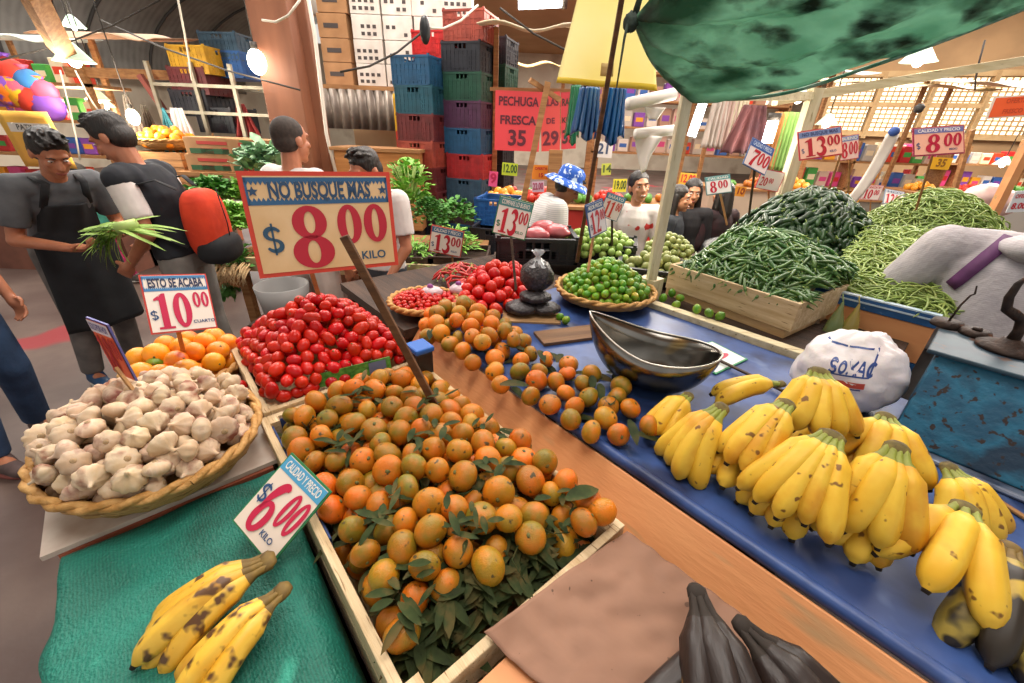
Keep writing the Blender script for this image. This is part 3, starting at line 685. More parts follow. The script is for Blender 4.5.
bunch('plantain_bunch', 'second group of black plantains behind the nearest one, cut by the frame', atz(742, 625, 1.02), atz(820, 715, .99), 3, 44, L=.22, r=.026, arch=.6, mats=[BAN4, BTIP, BTIP], key='k', cat='plantains', seed=8)
bunch('plantain_bunch', 'single black plantain lying flat left of the other black plantains', atz(715, 645, .99), atz(650, 705, .98), 1, 10, L=.2, r=.024, arch=.5, mats=[BAN4, BTIP, BTIP], key='k', cat='plantains', seed=9)

# ---- scoop pan
t = thing('scale_scoop', 'polished metal scale scoop lying on the blue table', 'scoop', atz(648, 386, BZ) + V((0, 0, .003)), math.radians(-24)); t.scale = (1.12, 1.12, 1.05)
def scoop(u, v):
    U = u*2-1; Vv = v*2-1; x = U*.165 if U > 0 else U*.2
    w = .105*(max(0, 1-abs(U)**2.4))**.55 if U > 0 else .105*(max(0, 1-abs(U)**1.7))**.75
    rim = .135 + .02*U*U + (.05*(-U)**1.6 if U < 0 else .0); d = rim*(max(0, 1-abs(U)**2.6))**.7
    return (x, Vv*w, rim - d*(max(0, 1-abs(Vv)**2.2))**.6)
STEEL = M('worn steel', '#8a8782', '#5c5852', scale=7, rough=.22, metal=1, spots=('#a88a4a', 6, .6, .1))
b = mb(); b.grid(scoop, 40, 28, .002); b.build('pan', STEEL, t)
b = mb(); P = [scoop(i/40, 0) for i in range(41)] + [scoop(i/40, 1) for i in range(40, -1, -1)]; b.tube(P, .0028, 6, cap=False); b.build('rolled_rim', M('steel rim', '#b8b4ac', rough=.3, metal=1), t)
b = mb(); b.box((-.05, -.004, -.0), (.05, .004, .003)); b.build('foot', STEEL, t, False)

# ---- card lying flat with its stick
r = thing('fallen_price_card', 'white price card with a green edge lying flat on the blue table', 'price card'); c4 = [atz(a, c, BZ+.006) for a, c in ((712, 341), (748, 359), (716, 374), (676, 353))]
b = mb(); b._add([q for q in c4]+[q-V((0, 0, .004)) for q in c4], [(0, 3, 2, 1), (4, 5, 6, 7), (0, 1, 5, 4), (1, 2, 6, 5), (2, 3, 7, 6), (3, 0, 4, 7)]); b.build('card', M('green card edge', '#2c8a58', rough=.4), r, False)
cc = sum(c4, V())/4; b = mb(); b.poly([cc+(q-cc)*.93+V((0, 0, .001)) for q in reversed(c4)]); b.build('printed_face', M('pale card', '#dfe6e0', '#d4d9dc', scale=9, rough=.4), r, False)
b = mb(); e1 = c4[2]-c4[3]; e2 = c4[0]-c4[3]; write_put = lambda u, v: c4[3]+e1*u+e2*v+V((0, 0, .002))
ring(b, .3, .5, .1, .3, .03, .2, write_put); ring(b, .58, .5, .1, .3, .03, .2, write_put); b.build('digits', M('card #c4425a', '#c4425a', rough=.45), r, False)
o = mb().beam(atz(704, 353, BZ+.018), atz(800, 399, BZ+.013), .012, .008).build('wooden_stick', M('dark stick', '#4a3626', '#342418', **WOODY), None, False, bevel=.002); tag(o, 'dark wooden stick lying across the fallen price card', 'stick')
o = mb().beam(atz(938, 462, BZ+.006), atz(1035, 524, BZ+.006), .013, .006).build('wooden_stick', M('stick wood', '#a97b48', '#8a6238', **WOODY), None, False, bevel=.001); tag(o, 'thin pale stick lying on the table right of the bananas', 'stick')

# ---- white plastic bag
bc = atz(843, 410, BZ)
t = thing('plastic_shopping_bag', 'crumpled white plastic shopping bag with a blue and red print behind the bananas', 'bag', bc, 0)
def bagfn(d): return 1 + .10*noise.noise(d*2.2) + .05*noise.noise(d*6) + .035*abs(noise.noise(d*11)) - (.28*max(0, -d.z-.5))
bm_ = mb(); bm_.ell((0.01, .05, .105), (.148, .115, .135), 64, 40, fn=bagfn); bo = bm_.build('bag_body', M('white plastic film', '#e6dfe0', '#d8d0d4', scale=6, rough=.38, bump=.35, bscale=25, sub=.15), t)
b = mb()
for q in range(5): a = .5+q*.5; b.grid(lambda u, v, a=a: (-.09+.1*math.cos(a)*u-.02*v, -.02+.03*v-.03*u, .02+.07*u*math.sin(a)+.01*math.sin(9*v)), 6, 4, .001)
b.build('gathered_handle', M('white plastic film'  , '#e6dfe0'), t)
from mathutils.bvhtree import BVHTree
bvh = BVHTree.FromPolygons([V(q) for q in bm_.v], bm_.f)
def wrap(vs, off=.0015):
    out = []
    for q in vs:
        q = V(q); dr = V((.62, .785, 0)); rt = V((.785, -.62, 0)); c_ = V((.01, .05, 0))+rt*(q.x+.02)+V((0, 0, q.z+.012)); h = bvh.ray_cast(c_-dr*.5, dr); out.append(tuple(h[0]-dr*off) if h[0] else tuple(c_-dr*.1))
    return out
def wrapped(name, b, mat_, off=.0015): b.v = wrap(b.v, off); b.build(name, mat_, t)
PBLUE = M('print blue', '#2a4688', rough=.4); PRED = M('print red', '#c8503c', rough=.4)
def fr(b, x0, x1, z0, z1, sh=.12, n=10):
    P = [(x0+(x1-x0)*i/n, z0+sh*(x1-x0)*i/n) for i in range(n+1)]+[(x1, z0+sh*(x1-x0)+(z1-z0)*i/n) for i in range(1, n+1)]
    Q = P+[(x1-(x1-x0)*i/n, z1+sh*(x1-x0)*(1-i/n)) for i in range(1, n+1)]; return Q
b = mb(); Q = fr(b, -.105, .015, .125, .195)
ribbon(b, [(x, z, .0022) for x, z in Q], lambda u, v: (u, 0, v)); wrapped('print_outline', b, PBLUE)
b = mb(); ribbon(b, [(-.105+.012*i, .098+.0016*i, .009) for i in range(11)], lambda u, v: (u, 0, v)); wrapped('print_stripe', b, PRED)
b = mb(); ribbon(b, [(-.11+.012*i, .083+.0016*i, .002) for i in range(11)], lambda u, v: (u, 0, v)); wrapped('print_stripe', b, PBLUE)
x = -.078
for ch in 'SOXAC':
    b = mb(); put = lambda u, v, x=x: (x+u*.018, 0, .132+v*.036+(x+.08)*.12)
    if ch == 'S': ribbon(b, arc(.5, .72, .4, .25, 20, 270, .1, .14), put); ribbon(b, arc(.5, .27, .4, .25, 90, -160, .1, .14), put)
    if ch == 'O': ring(b, .5, .5, .5, .5, .26, .26, put)
    if ch == 'X': ribbon(b, [(0, 0, .12), (.5, .5, .12), (1, 1, .12)], put); ribbon(b, [(0, 1, .12), (.5, .5, .12), (1, 0, .12)], put)
    if ch == 'A': ribbon(b, [(0, 0, .12), (.5, 1, .12)], put); ribbon(b, [(1, 0, .12), (.5, 1, .12)], put); ribbon(b, [(.2, .35, .08), (.8, .35, .08)], put)
    if ch == 'C': ribbon(b, arc(.55, .5, .45, .45, 50, 310, .12, .14), put)
    wrapped('print_letter', b, PBLUE, .0018); x += .021

# ---- blue metal chest with rusty iron on top
CHB = M('weathered blue paint', '#164c68', '#102f46', scale=9, rough=.5, metal=.1, bump=.4, bscale=40, c3='#1b6280', spots=('#2a1c18', 55, .60, .06))
RUST = M('rusty iron', '#3a2a22', '#241a17', scale=20, rough=.6, metal=.5, bump=.4, bscale=60, spots=('#6a4028', 18, .6, .1))
c0 = S(.02, 1.40, BZ); t = thing('blue_metal_chest', 'weathered blue metal chest at the right end of the blue table', 'chest', c0, YAW)
hh = .235
b = mb(); L_ = .75; D_ = .30
b._add([(0, 0, .012), (L_, 0, .012), (L_, D_, .012), (0, D_, .012), (.0, .12, hh), (L_, .12, hh), (L_, D_, hh), (0, D_, hh)], [(0, 3, 2, 1), (4, 5, 6, 7), (0, 1, 5, 4), (1, 2, 6, 5), (2, 3, 7, 6), (3, 0, 4, 7)]); b.build('body', CHB, t, False, bevel=.006)
b = mb(); b.box((-.02, .1, hh), (L_+.02, D_+.02, hh+.012)); b.build('lid', M('worn dark lid', '#24404e', '#1a3040', scale=12, rough=.5, spots=('#4a3024', 22, .6, .08)), t, False, bevel=.004)
b = mb(); b.box((-.03, -.03, 0), (L_+.05, .0, .012)); b.tube([(-.03, -.03, .008), (L_+.05, -.03, .008)], .007, 8); b.build('base_lip', M('dark steel lip', '#2a3a58', '#8a94a8', scale=12, rough=.35, metal=.6), t, False)
TZ = BZ+hh+.012
def disc(b, c, r, h): b.lathe([(0, c[2]), (r, c[2]), (r*1.02, c[2]+h*.4), (r*.9, c[2]+h), (0, c[2]+h)], 28, c=(c[0], c[1], 0))
# positions on the lid
q = atz(1006, 350, TZ); t = thing('iron_scale_hook', 'heavy rusty iron hook on an oval foot at the right frame edge', 'iron hook', q, 0)
b = mb(); b.lathe([(0, 0), (.062, 0), (.064, .008), (.05, .016), (.025, .024), (.018, .034), (0, .034)], 30, fn=lambda a, i: 1); b.build('foot', RUST, t)
def lp_(px, py, z, o): return atz(px, py, z)-o
b = mb(); b.tube([V((0, 0, .02)), V((.0, 0, .06)), V((-.012, 0, .09)), V((-.04, 0, .105)), V((-.068, 0, .118)), V((-.08, .0, .15)), V((-.078, 0, .185)), V((-.07, 0, .20))], [.017, .014, .013, .013, .012, .011, .009, .006], 10, flat=.7); b.build('curved_arm', RUST, t)
q = atz(946, 326, TZ); t = thing('iron_weight', 'small round iron weight with a thin hooked rod on the chest lid', 'iron weight', q, 0)
b = mb(); disc(b, (0, 0, 0), .038, .018); b.build('disc', RUST, t); b = mb(); b.tube([(.0, 0, .015), (.008, 0, .07), (.02, 0, .10), (.03, 0, .105), (.022, 0, .13)], [.003, .003, .0028, .0028, .002], 6); b.build('hooked_rod', RUST, t)
q = atz(974, 335, TZ); t = thing('iron_weight', 'flat round iron weight between the rod weight and the big hook', 'iron weight', q, 0); b = mb(); disc(b, (0, 0, 0), .036, .016); b.build('disc', RUST, t); b = mb(); b.lathe([(0, .016), (.012, .016), (.01, .024), (0, .024)], 14); b.build('knob', RUST, t)
# ================================================================= behind and right of the blue table
PASTEL = M('white washed timber', '#e6dcc0', '#cfc29e', scale=4, stretch=(10, 10, 1.2), rough=.7, bump=.2, bscale=25, spots=('#a08c64', 7, .7, .08))
PASTX = M('white washed plank', '#dfd2ae', '#c9b88e', scale=4, stretch=(1, 10, 10), rough=.7, bump=.25, bscale=25, spots=('#8e7850', 7, .66, .08))
# counter carrying the far heaps
t = thing('rear_counter', 'rear counter carrying the chilli, pepper and bean heaps', 'counter', S(-1.35, 1.80, 0), YAW)
b = mb(); b.box((0, 0, .93), (1.29, 2.4, .96)); b.box((1.29, 1.25, .93), (2.3, 2.4, .96)); b.build('counter_board', DARKW, t, False)
for x, y in ((.05, .05), (1.2, .05), (1.2, 2.3), (.05, 2.3), (2.2, 2.3), (2.2, 1.3)): b = mb(); b.box((x-.03, y-.03, 0), (x+.03, y+.03, .93)); b.build('leg', DARKW, t, False)
o = mb().beam(S(-1.10, 1.725, .965), S(-.25, 1.745, .965), .05, .06).build('pale_beam', PASTX, None, False, bevel=.003); tag(o, 'pale beam along the far edge of the blue table below the chilli crate', 'beam')
def post(name, label, base, top, w, cat='post'):
    o = mb().beam((0, 0, 0), V(top)-V(base), w, w, up=(0, 1, 0)).build(name, PASTEL, None, False, loc=base, bevel=.002); return tag(o, label, cat)
A0 = V((.685, 1.965, .0)); post('canopy_post', 'white washed wooden post at the corner of the blue table holding the green tarp', A0, (.672, 1.965, 2.2), .042)
o = mb().box((-.045, -.045, 0), (.045, .045, .11)).build('post_block', PASTEL, None, False, loc=(.655, 1.925, .965)); 
o.location = S(-1.03, 1.83, .96); o.rotation_euler = (0, 0, YAW); tag(o, 'pale wooden block at the foot of the white canopy post', 'block')
# ---- crate of green chillies
cyaw = math.atan2(-.819, .574); FLc = V((.789, 2.052, 1.0))
def crate_at(name, label, org, yaw, lx, ly, h, mat_, boards=1, slope=0.0, group=None, cat='crate'):
    c = thing(name, label, cat, org, yaw, group); th = .016
    for (a, e) in (((0, 0), (lx, th)), ((0, ly-th), (lx, ly)), ((0, th), (th, ly-th)), ((lx-th, th), (lx, ly-th))):
        for k in range(boards):
            b = mb(); z0 = h*k/boards+.002*(k > 0); z1 = h*(k+1)/boards; b.box((a[0], a[1], z0), (e[0], e[1], z1)); b.build('side_board', mat_, c, False, bevel=.002)
    b = mb(); b.box((th, th, 0), (lx-th, ly-th, .01)); b.build('floor_board', mat_, c, False); return c
c = crate_at('chilli_crate', 'pale pine crate full of green chillies behind the white post', FLc, cyaw, .62, .62, .125, PINE2, 1)
c = crate_at('shallow_crate', 'empty pine crate under the green chilli crate', FLc+V((.01, .008, -.045)), cyaw, .60, .60, .04, PINE, 1, cat='crate')
def stick_pile(name, label, cat, group, T, inside, bb, hfn, variants, n_ind, n_stuff, mats, seed, jitter=.3, lay=None, stufflabel=None, depth=.03):
    R = random.Random(seed); n = 0; tries = 0
    def place():
        while True:
            x = R.uniform(bb[0], bb[1]); y = R.uniform(bb[2], bb[3])
            if inside(x, y): break
        e = .01; gx = (hfn(x+e, y)-hfn(x-e, y))/(2*e); gy = (hfn(x, y+e)-hfn(x, y-e))/(2*e)
        nr = V((-gx, -gy, 1)).normalized(); a = lay(x, y, R) if lay else R.uniform(0, 6.28)
        d = V((math.cos(a), math.sin(a), 0)); d = (d - nr*d.dot(nr)).normalized(); d = (d + nr*R.uniform(-jitter, jitter)*.4).normalized(); sd = nr.cross(d).normalized(); up = d.cross(sd)
        m_ = Matrix((d, sd, up)).transposed() @ Matrix.Rotation(R.uniform(0, 6.28) if jitter > 0 else 0, 3, 'X')
        return V((x, y, hfn(x, y))), m_, nr
    first = True
    for i in range(n_ind):
        p, m_, nr = place(); o = link(name, variants[i % len(variants)])
        Mx = T @ Matrix.Translation(p + nr*R.uniform(-.008, .006)) @ m_.to_4x4() @ Matrix.Scale(R.uniform(.85, 1.15), 4); o.matrix_world = Mx
        tag(o, label, cat, group)
    if n_stuff:
        vs = []; fs = []
        for i in range(n_stuff):
            p, m_, nr = place(); me = variants[i % len(variants)]; o_ = len(vs); Mx = Matrix.Translation(p - nr*(.008+R.uniform(0, depth))) @ m_.to_4x4()
            vs += [tuple(Mx @ v.co) for v in me.vertices]; fs += [tuple(k+o_ for k in q.vertices) for q in me.polygons]
        me = bpy.data.meshes.new(name+'_layer'); me.from_pydata(vs, [], fs); me.materials.append(mats[0]); me.polygons.foreach_set('use_smooth', [True]*len(fs))
        o = link(name+'_underlayer', me); o.matrix_world = T; tag(o, stufflabel or ('lower layers of ' + label), cat, kind='stuff')
def pepper_mesh(L, r, bend, mats, seg=8, n=8, tipr=.15, nm='pepper', stem=True):
    b = mb(); P = []; Rr = []
    for i in range(n+1):
        u = i/n; P.append((L*(u-.5), L*bend*math.sin(PI*u), 0)); Rr.append(r*(.55 if u == 0 else max(tipr, (1-.25*u) if u < .7 else (.82*math.sqrt(max(0.02, 1-((u-.7)/.31)**2))))))
    b.tube(P, Rr, seg, True)
    if stem: b.mat(1); b.tube([(-L*.5-.02, -.004, .002), (-L*.5-.008, 0, 0), (-L*.5+.002, 0, 0)], [.0018, .002, r*.5], 6)
    return b.mesh(nm, mats)
CHIL = M('green chilli skin', '#38602a', '#527a34', scale=20, rough=.38, rand=.28, hrand=.02, coat=.2)
JAL = M('dark jalapeno skin', '#19301a', '#2c4a26', scale=14, rough=.35, rand=.3, hrand=.015, coat=.1, spec=.4)
BEAN = M('green bean pod', '#788e40', '#94a456', scale=20, rough=.4, rand=.22, hrand=.015)
CSTEM = M('pale green stem', '#8aa050', rough=.6)
ch = [pepper_mesh(.085, .0075, q, [CHIL, CSTEM]) for q in (.06, -.08, .12)]
ja = [pepper_mesh(.075, .0155, q, [JAL, CSTEM], tipr=.3) for q in (.03, -.05, .08)]
be = [pepper_mesh(.125, .0045, q, [BEAN, CSTEM], seg=6, n=9, tipr=.3, stem=False) for q in (.10, -.14, .22)]
TC = frameT((FLc.x, FLc.y, 0), cyaw)
def chh(x, y): u = x/.62; v = y/.62; return 1.105 + .20*(min(1, v/.5)**.8)*min(1, (u+.02)/.22)**.7*(1-.45*max(0, (u-.55)/.45)) - .10*max(0, (v-.75)/.25)
stick_pile('green_chilli', 'long green chilli heaped in the pale pine crate', 'chilli', 'green chillies in the pine crate', TC, lambda x, y: .015 < x < .605 and .015 < y < .605, (0, .62, 0, .62), chh, ch, 300, 1300, [CHIL], 21, stufflabel='lower layers of long green chillies in the pine crate', depth=.03)
b = mb(); b.grid(lambda u, v: (.016+.588*u, .016+.588*v, chh(.016+.588*u, .016+.588*v)-.04), 12, 12, .01)
# ---- dark jalapeno mound
jc = V((1.80, 2.62, 0))
def jh(x, y): d = math.hypot(x/.50, y/.46); return 1.03 + .43*max(0, 1-d**2.0)
stick_pile('jalapeno_pepper', 'dark green jalapeno pepper in the tall mound behind the green chillies', 'pepper', 'jalapeno peppers in the tall mound', frameT(jc, 0), lambda x, y: math.hypot(x/.50, y/.46) < 1, (-.5, .5, -.46, .46), jh, ja, 300, 1500, [JAL], 22, stufflabel='lower layers of dark green jalapeno peppers in the tall mound', lay=lambda x, y, R: math.atan2(y, x)+R.uniform(-.9, .9))
o = mb(); o.lathe([(.0, .0), (.52, 0), (.56, .09), (.54, .09), (.50, .012), (0, .012)], 32); q = o.build('shallow_tray', M('black tray', '#15171a', rough=.5), None, loc=(jc.x, jc.y, .965)); tag(q, 'black tray under the dark jalapeno mound', 'tray')
# ---- bean heaps
bc2 = V((2.66, 2.74, 0))
def bh2(x, y): d = math.hypot(x/.50, y/.46); return 1.12 + .35*max(0, 1-d**1.7)
stick_pile('green_bean', 'pale green bean in the rear mound below the big 8.00 card', 'green bean', 'green beans in the rear mound', frameT(bc2, 0), lambda x, y: math.hypot(x/.5, y/.46) < 1, (-.5, .5, -.46, .46), bh2, be, 120, 2400, [BEAN], 23, stufflabel='lower layers of green beans in the rear mound', depth=.02)
q = mb().lathe([(0, 0), (.45, 0), (.52, .16), (.50, .16), (.43, .012), (0, .012)], 32).build('shallow_tray', DARKW, None, loc=(bc2.x, bc2.y, .965)); tag(q, 'dark tray under the rear mound of green beans', 'tray')
TB = frameT(S(-.45, 2.33, 0), YAW)
def bh1(x, y): return 1.085 + .22*min(1, max(0, y)/.62)**.9 + .02*math.sin(7*x) - .05*max(0, (x-.7)/.2)*0
stick_pile('green_bean', 'pale green bean in the front heap above the blue trimmed shelf', 'green bean', 'green beans in the front heap', TB, lambda x, y: True, (.02, .44, .01, .66), bh1, be, 180, 1500, [BEAN], 24, stufflabel='lower layers of green beans in the front heap', depth=.02)
# blue trimmed shelf
t = thing('bean_display', 'blue trimmed display shelf with peach boards holding the front bean heap', 'display shelf', S(-.45, 2.30, .96), YAW)
BLT = M('blue trim paint', '#235a94', '#1c4876', scale=9, rough=.45); LBT = M('pale blue strip', '#c8d6e0', '#a4bccc', scale=9, rough=.4)
b = mb(); b.box((0, 0, .085), (.44, .022, .135)); b.build('blue_trim', BLT, t, False, bevel=.002)
b = mb(); b.box((0, -.004, .115), (.44, -.001, .122)); b.box((0, .0, .136), (.44, .03, .142)); b.build('pale_strip', LBT, t, False)
b = mb(); b.box((0, .004, -.08), (.44, .02, .083)); b.build('front_board', PEACH, t, False, bevel=.002)
b = mb(); b.box((0, .004, -.26), (.44, .02, -.085)); b.build('lower_board', BLT, t, False)
b = mb(); b.box((0, .022, .085), (.44, .75, .10)); b.build('shelf_top', DARKW, t, False)
b = mb(); b.box((-.016, 0, .0), (-.001, .7, .2)); b.build('end_board', PINE2, t, False)
for px, py, s_, lab, colr in ((822, 305, 1, 'clear plastic bag hanging left of the others under the blue trim', '#b8a890'), (846, 300, 1.15, 'green tinted plastic bag hanging under the blue trim', '#9ab070'), (862, 302, 1.0, 'yellow tinted plastic bag hanging rightmost under the blue trim', '#c8b860')):
    q = aty(px, py, 1.78 if px < 830 else 1.70); q = q - BX*.04
    t = thing('hanging_plastic_bag', lab, 'bag', q)
    b = mb(); R_ = random.Random(px); b.lathe([(.004, 0), (.012, -.03), (.03, -.08), (.042, -.14), (.038, -.19), (.0, -.2)], 16, fn=lambda a, i: 1+.18*math.sin(3*a+i)+.1*math.sin(7*a)); ob = b.build('bag_body', M('tinted film '+colr, colr, rough=.2, alpha=.62, coat=.5), t); ob.scale = (s_, s_*.5, s_)
    b = mb(); b.tube([(0, 0, -.002), (0, .02, .03)], .003, 6); b.build('knot', M('tinted film '+colr, colr), t)
TIMB0 = M('brown thin board', '#7c5a3c', '#5c4028', **WOODY)
# ---- lime basket
lc = V((.44, 1.89, .97)); basket('lime_basket', 'round woven basket heaped with limes on the far edge of the blue table', lc, .235, .075, flare=.7)
def lh(x, y): d = math.hypot(x, y); return 1.03 + .165*max(0, 1-(d/.24)**1.5)
pts = heap(1100, .0172, ((lambda x, y: math.hypot(x, y) < .19), (-.2, .2, -.2, .2)), lh, lambda x, y: .985+.03*(math.hypot(x, y)/.2)**2, 9, k=5)
pts = shown(pts, lh, .0172, 3.)
scatter(lp, pts, 'small green lime heaped in the round basket', 'limes in the round basket', R1, frameT((lc.x, lc.y, 0), 0), smin=.9, smax=1.08)
for px, py, lab in ((663, 298, 'lime beside the post block, leftmost of the loose limes'), (672, 293, 'lime touching the chilli crate near the post'), (680, 298, 'third loose lime right of the white post'), (676, 305, 'lime nearest the pale beam by the white post'), (697, 309, 'lime on the pale beam, left of two neighbours'), (709, 313, 'middle lime of the three on the pale beam'), (720, 316, 'rightmost lime on the pale beam')):
    dup(lp[0], atz(px, py, 1.0 if px < 690 else 1.015), (px, .3, .5), lab, 'x', 1.05); list(col.objects)[-1]
o = mb().box((-.2, -.02, 0), (.2, .09, .012)).build('thin_board', TIMB0, None, False, loc=atz(588, 338, BZ+.002)); o.rotation_euler = (0, 0, .35); tag(o, 'thin wooden board in front of the lime basket on the blue table', 'board')
for px, py, lab in ((560, 317, 'dark lime fallen between the black bags and the lime basket'), (566, 320, 'second lime fallen in front of the lime basket')): dup(lp[0], atz(px, py, .99), (px, .3, .5), lab, 'x', .95)
# ---- bags with black seeds
t0 = atz(532, 318, BZ)
o = mb().box((-.13, -.06, 0), (.12, .14, .008)).build('cardboard_piece', M('cardboard', '#b08a60', '#a07c54', scale=8, rough=.85), None, False, loc=t0); tag(o, 'flat cardboard piece under the clear bags of dark seeds', 'cardboard')
SEED = M('dark seeds in film', '#1c181a', '#443e40', scale=90, rough=.38, coat=.15, bump=.6, bscale=120); FILM = M('clear film', '#d8dadf', rough=.15, alpha=.45, coat=.5)
for dx, dy, dz, sx, sy, sz, lab in ((-.045, .02, .008, .075, .06, .032, 'lower clear bag of dark seeds lying flat at the left'), (.055, .03, .008, .07, .055, .03, 'lower clear bag of dark seeds lying flat at the right'), (.01, .03, .062, .07, .055, .028, 'flat bag of dark seeds between the upright one and the lower ones'), (.012, .05, .105, .072, .055, .072, 'upright knotted clear bag of dark seeds on top')):
    t = thing('seed_bag', lab, 'bag', t0+V((dx, dy, dz)))
    b = mb(); b.ell((0, 0, sz), (sx, sy, sz), 28, 18, fn=lambda d: 1+.12*noise.noise(d*2.5)+.05*noise.noise(d*8)-.08*max(0, -d.z-.6)); b.build('filled_bag', SEED, t)
    if dz > .1:
        b = mb(); b.lathe([(.045, 2*sz-.025), (.022, 2*sz-.002), (.008, 2*sz+.012), (.02, 2*sz+.03), (.026, 2*sz+.038)], 18, fn=lambda a, i: 1+.2*math.sin(5*a+i)); b.build('gathered_top', FILM, t)
# ---- round tomatoes behind
TOM2 = [tom_proto('round_tomato', .031, .88, 'x')]
pp2 = [tuple(atz(a, c, 1.0)[:2]) for a, c in ((447, 300), (462, 312), (500, 312), (525, 300), (540, 284), (520, 270), (470, 276))]
fn2, bb2 = pinside(pp2)
def t2h(x, y): return BZ + .06 + .10*min(1, edge_dist(pp2, x, y)/.14)
pts = heap(220, .0305, (fn2, bb2), t2h, lambda x, y: BZ, 12, k=4); pts = shown(pts, t2h, .0305, 3.2)
scatter(TOM2, pts, 'round red tomato in the heap behind the bags of dark seeds', 'round tomatoes beside the seed bags', R1, None, smin=.9, smax=1.1)
t = thing('left_rear_table', 'dark low table carrying the round tomatoes and cherry tomatoes', 'table', S(-2.1, .66, 0), YAW); b = mb(); b.box((0, 0, .925), (.695, 1.05, .965)); b.build('table_top', DARKW, t, False)
for x, y in ((.05, .05), (.65, .05), (.05, 1.0), (.65, 1.0)): b = mb(); b.box((x-.03, y-.03, 0), (x+.03, y+.03, .925)); b.build('leg', DARKW, t, False)
# ---- cherry tomatoes
cc_ = V((-.40, 1.70, .97)); basket('cherry_tomato_basket', 'small woven basket of cherry tomatoes behind the plum tomato crate', cc_, .15, .05, flare=.7)
CHT = [tom_proto('cherry_tomato', .012, 1.1, 'x')]
def c_h(x, y): return 1.02+.035*max(0, 1-(math.hypot(x, y)/.15)**2)
pts = heap(900, .012, ((lambda x, y: math.hypot(x, y) < .125), (-.13, .13, -.13, .13)), c_h, lambda x, y: .995, 13, k=3); pts = shown(pts, c_h, .012, 2.6)
scatter(CHT, pts, 'small cherry tomato in the little basket behind the plum tomatoes', 'cherry tomatoes in the little basket', R1, frameT((cc_.x, cc_.y, 0), 0))
for px, py, lab in ((432, 296, 'crumpled clear bag of red chillies on the rim of the cherry tomato basket'), (460, 293, 'white knotted bag beside the cherry tomatoes')):
    t = thing('small_bag', lab, 'bag', atz(px, py, 1.02)); b = mb(); b.ell((0, 0, .02), (.05, .04, .025), 20, 12, fn=lambda d: 1+.2*noise.noise(d*4)); b.build('bag_body', M('pinkish film', '#d8c4cc', rough=.3, alpha=.8, coat=.4), t)
    b = mb(); b.ell((-.005, -.005, .048), (.014, .01, .012), 10, 8); b.build('knot', M('purple tie', '#8c4a90', rough=.5), t)
for i, (px, py, lab) in enumerate(((238, 388, 'single tomato fallen between the garlic and the tomato crate'),)):
    dup(to[0], atz(px, py, .94), (.3, 1.2, 1), lab, 'x', 1.2)
for o in col.objects:
    if o.get('group') == 'x': del o['group']
# ---- black plastic crates with limes, tomatillos and meat
BLK = M('black crate plastic', '#17181b', '#222428', scale=20, rough=.45)
def plastic_crate(c1, lx=.5, ly=.34, h=.26, name='plastic_crate', c2=None):
    """open latticed fruit crate with rim, ribs and hand holes"""
    m_ = c1; t = thing(name, 'x', 'crate'); th = .012
    b = mb()
    for (ax, L, off, dr) in (('x', lx, -ly/2, 1), ('x', lx, ly/2-th, 1), ('y', ly, -lx/2, 1), ('y', ly, lx/2-th, 1)):
        def put(u0, u1, z0, z1, e=0):
            if ax == 'x': b.box((u0, off-e, z0), (u1, off+th+e, z1))
            else: b.box((off-e, u0, z0), (off+th+e, u1, z1))
        n = 9 if ax == 'x' else 6
        for k in range(n+1):
            u = -L/2+.01+(L-.02)*k/n; put(u-.006, u+.006, .012, h-.02, .002)
        put(-L/2+.01, L/2-.01, .0, h-.075, -.004)
        for k in range(5):
            z = .0+(h-.075)*k/4
            put(-L/2, L/2, z, z+.011)
        # hand hole framed in the upper band
        put(-L/2, -.06, h-.065, h-.012); put(.06, L/2, h-.065, h-.012); put(-L/2, L/2, h-.018, h, .006); put(-.06, .06, h-.067, h-.058)
        b_ = .45 if ax == 'x' else .35
        put(-L*b_/2, L*b_/2, .03, h*.5)
    for sx in (-1, 1):
        for sy in (-1, 1): b.box((sx*lx/2-.02*(sx > 0), sy*ly/2-.02*(sy > 0), 0), (sx*lx/2+.02*(sx < 0), sy*ly/2+.02*(sy < 0), h+.012))
    b.build('lattice_side', m_, t, False)
    b = mb(); b.box((-lx/2+.005, -ly/2+.005, 0), (lx/2-.005, ly/2-.005, .012)); b.build('base', m_, t, False)
    return t
def crate_copy(src, loc, rz, label, group=None, mats=None, tilt=0, scale=None):
    r = dup(src, loc, (tilt, 0, rz), label, group, scale)
    if mats:
        for c in col.objects:
            if c.parent == r: c.material_slots[0].link = 'OBJECT'; c.material_slots[0].material = mats
    return r
kc = kids(plastic_crate(BLK, .42, .3, .13)); kc['label'] = 'shallow black crate of tomatillos right of the pale lime heap'
kc.location = (.80, 2.28, .93); kc.rotation_euler = (0, 0, -.3)
k2 = dup(kc, (.56, 2.66, .97), (0, 0, -.25), 'shallow black crate of pale limes behind the lime basket')
k3 = dup(kc, (.12, 2.55, 1.0), (0, 0, .05), 'black crate of raw red meat in front of the man in the blue hat', None, 1.15)
tab = thing('market_table', 'dark table holding black crates in the middle distance', 'table', (.5, 2.55, 0)); b = mb(); b.box((-.65, -.4, .88), (.55, .35, .925)); b.build('table_top', DARKW, tab, False)
for x, y in ((-.6, -.35), (.5, -.35), (-.6, .3), (.5, .3)): b = mb(); b.box((x-.03, y-.03, 0), (x+.03, y+.03, .88)); b.build('leg', DARKW, tab, False)
LP2 = M('pale lime peel', '#86a84a', '#a2bc62', scale=10, rough=.35, rand=.12, hrand=.01)
TML = M('tomatillo skin', '#8c9a58', '#a4a866', scale=10, rough=.4, rand=.12)
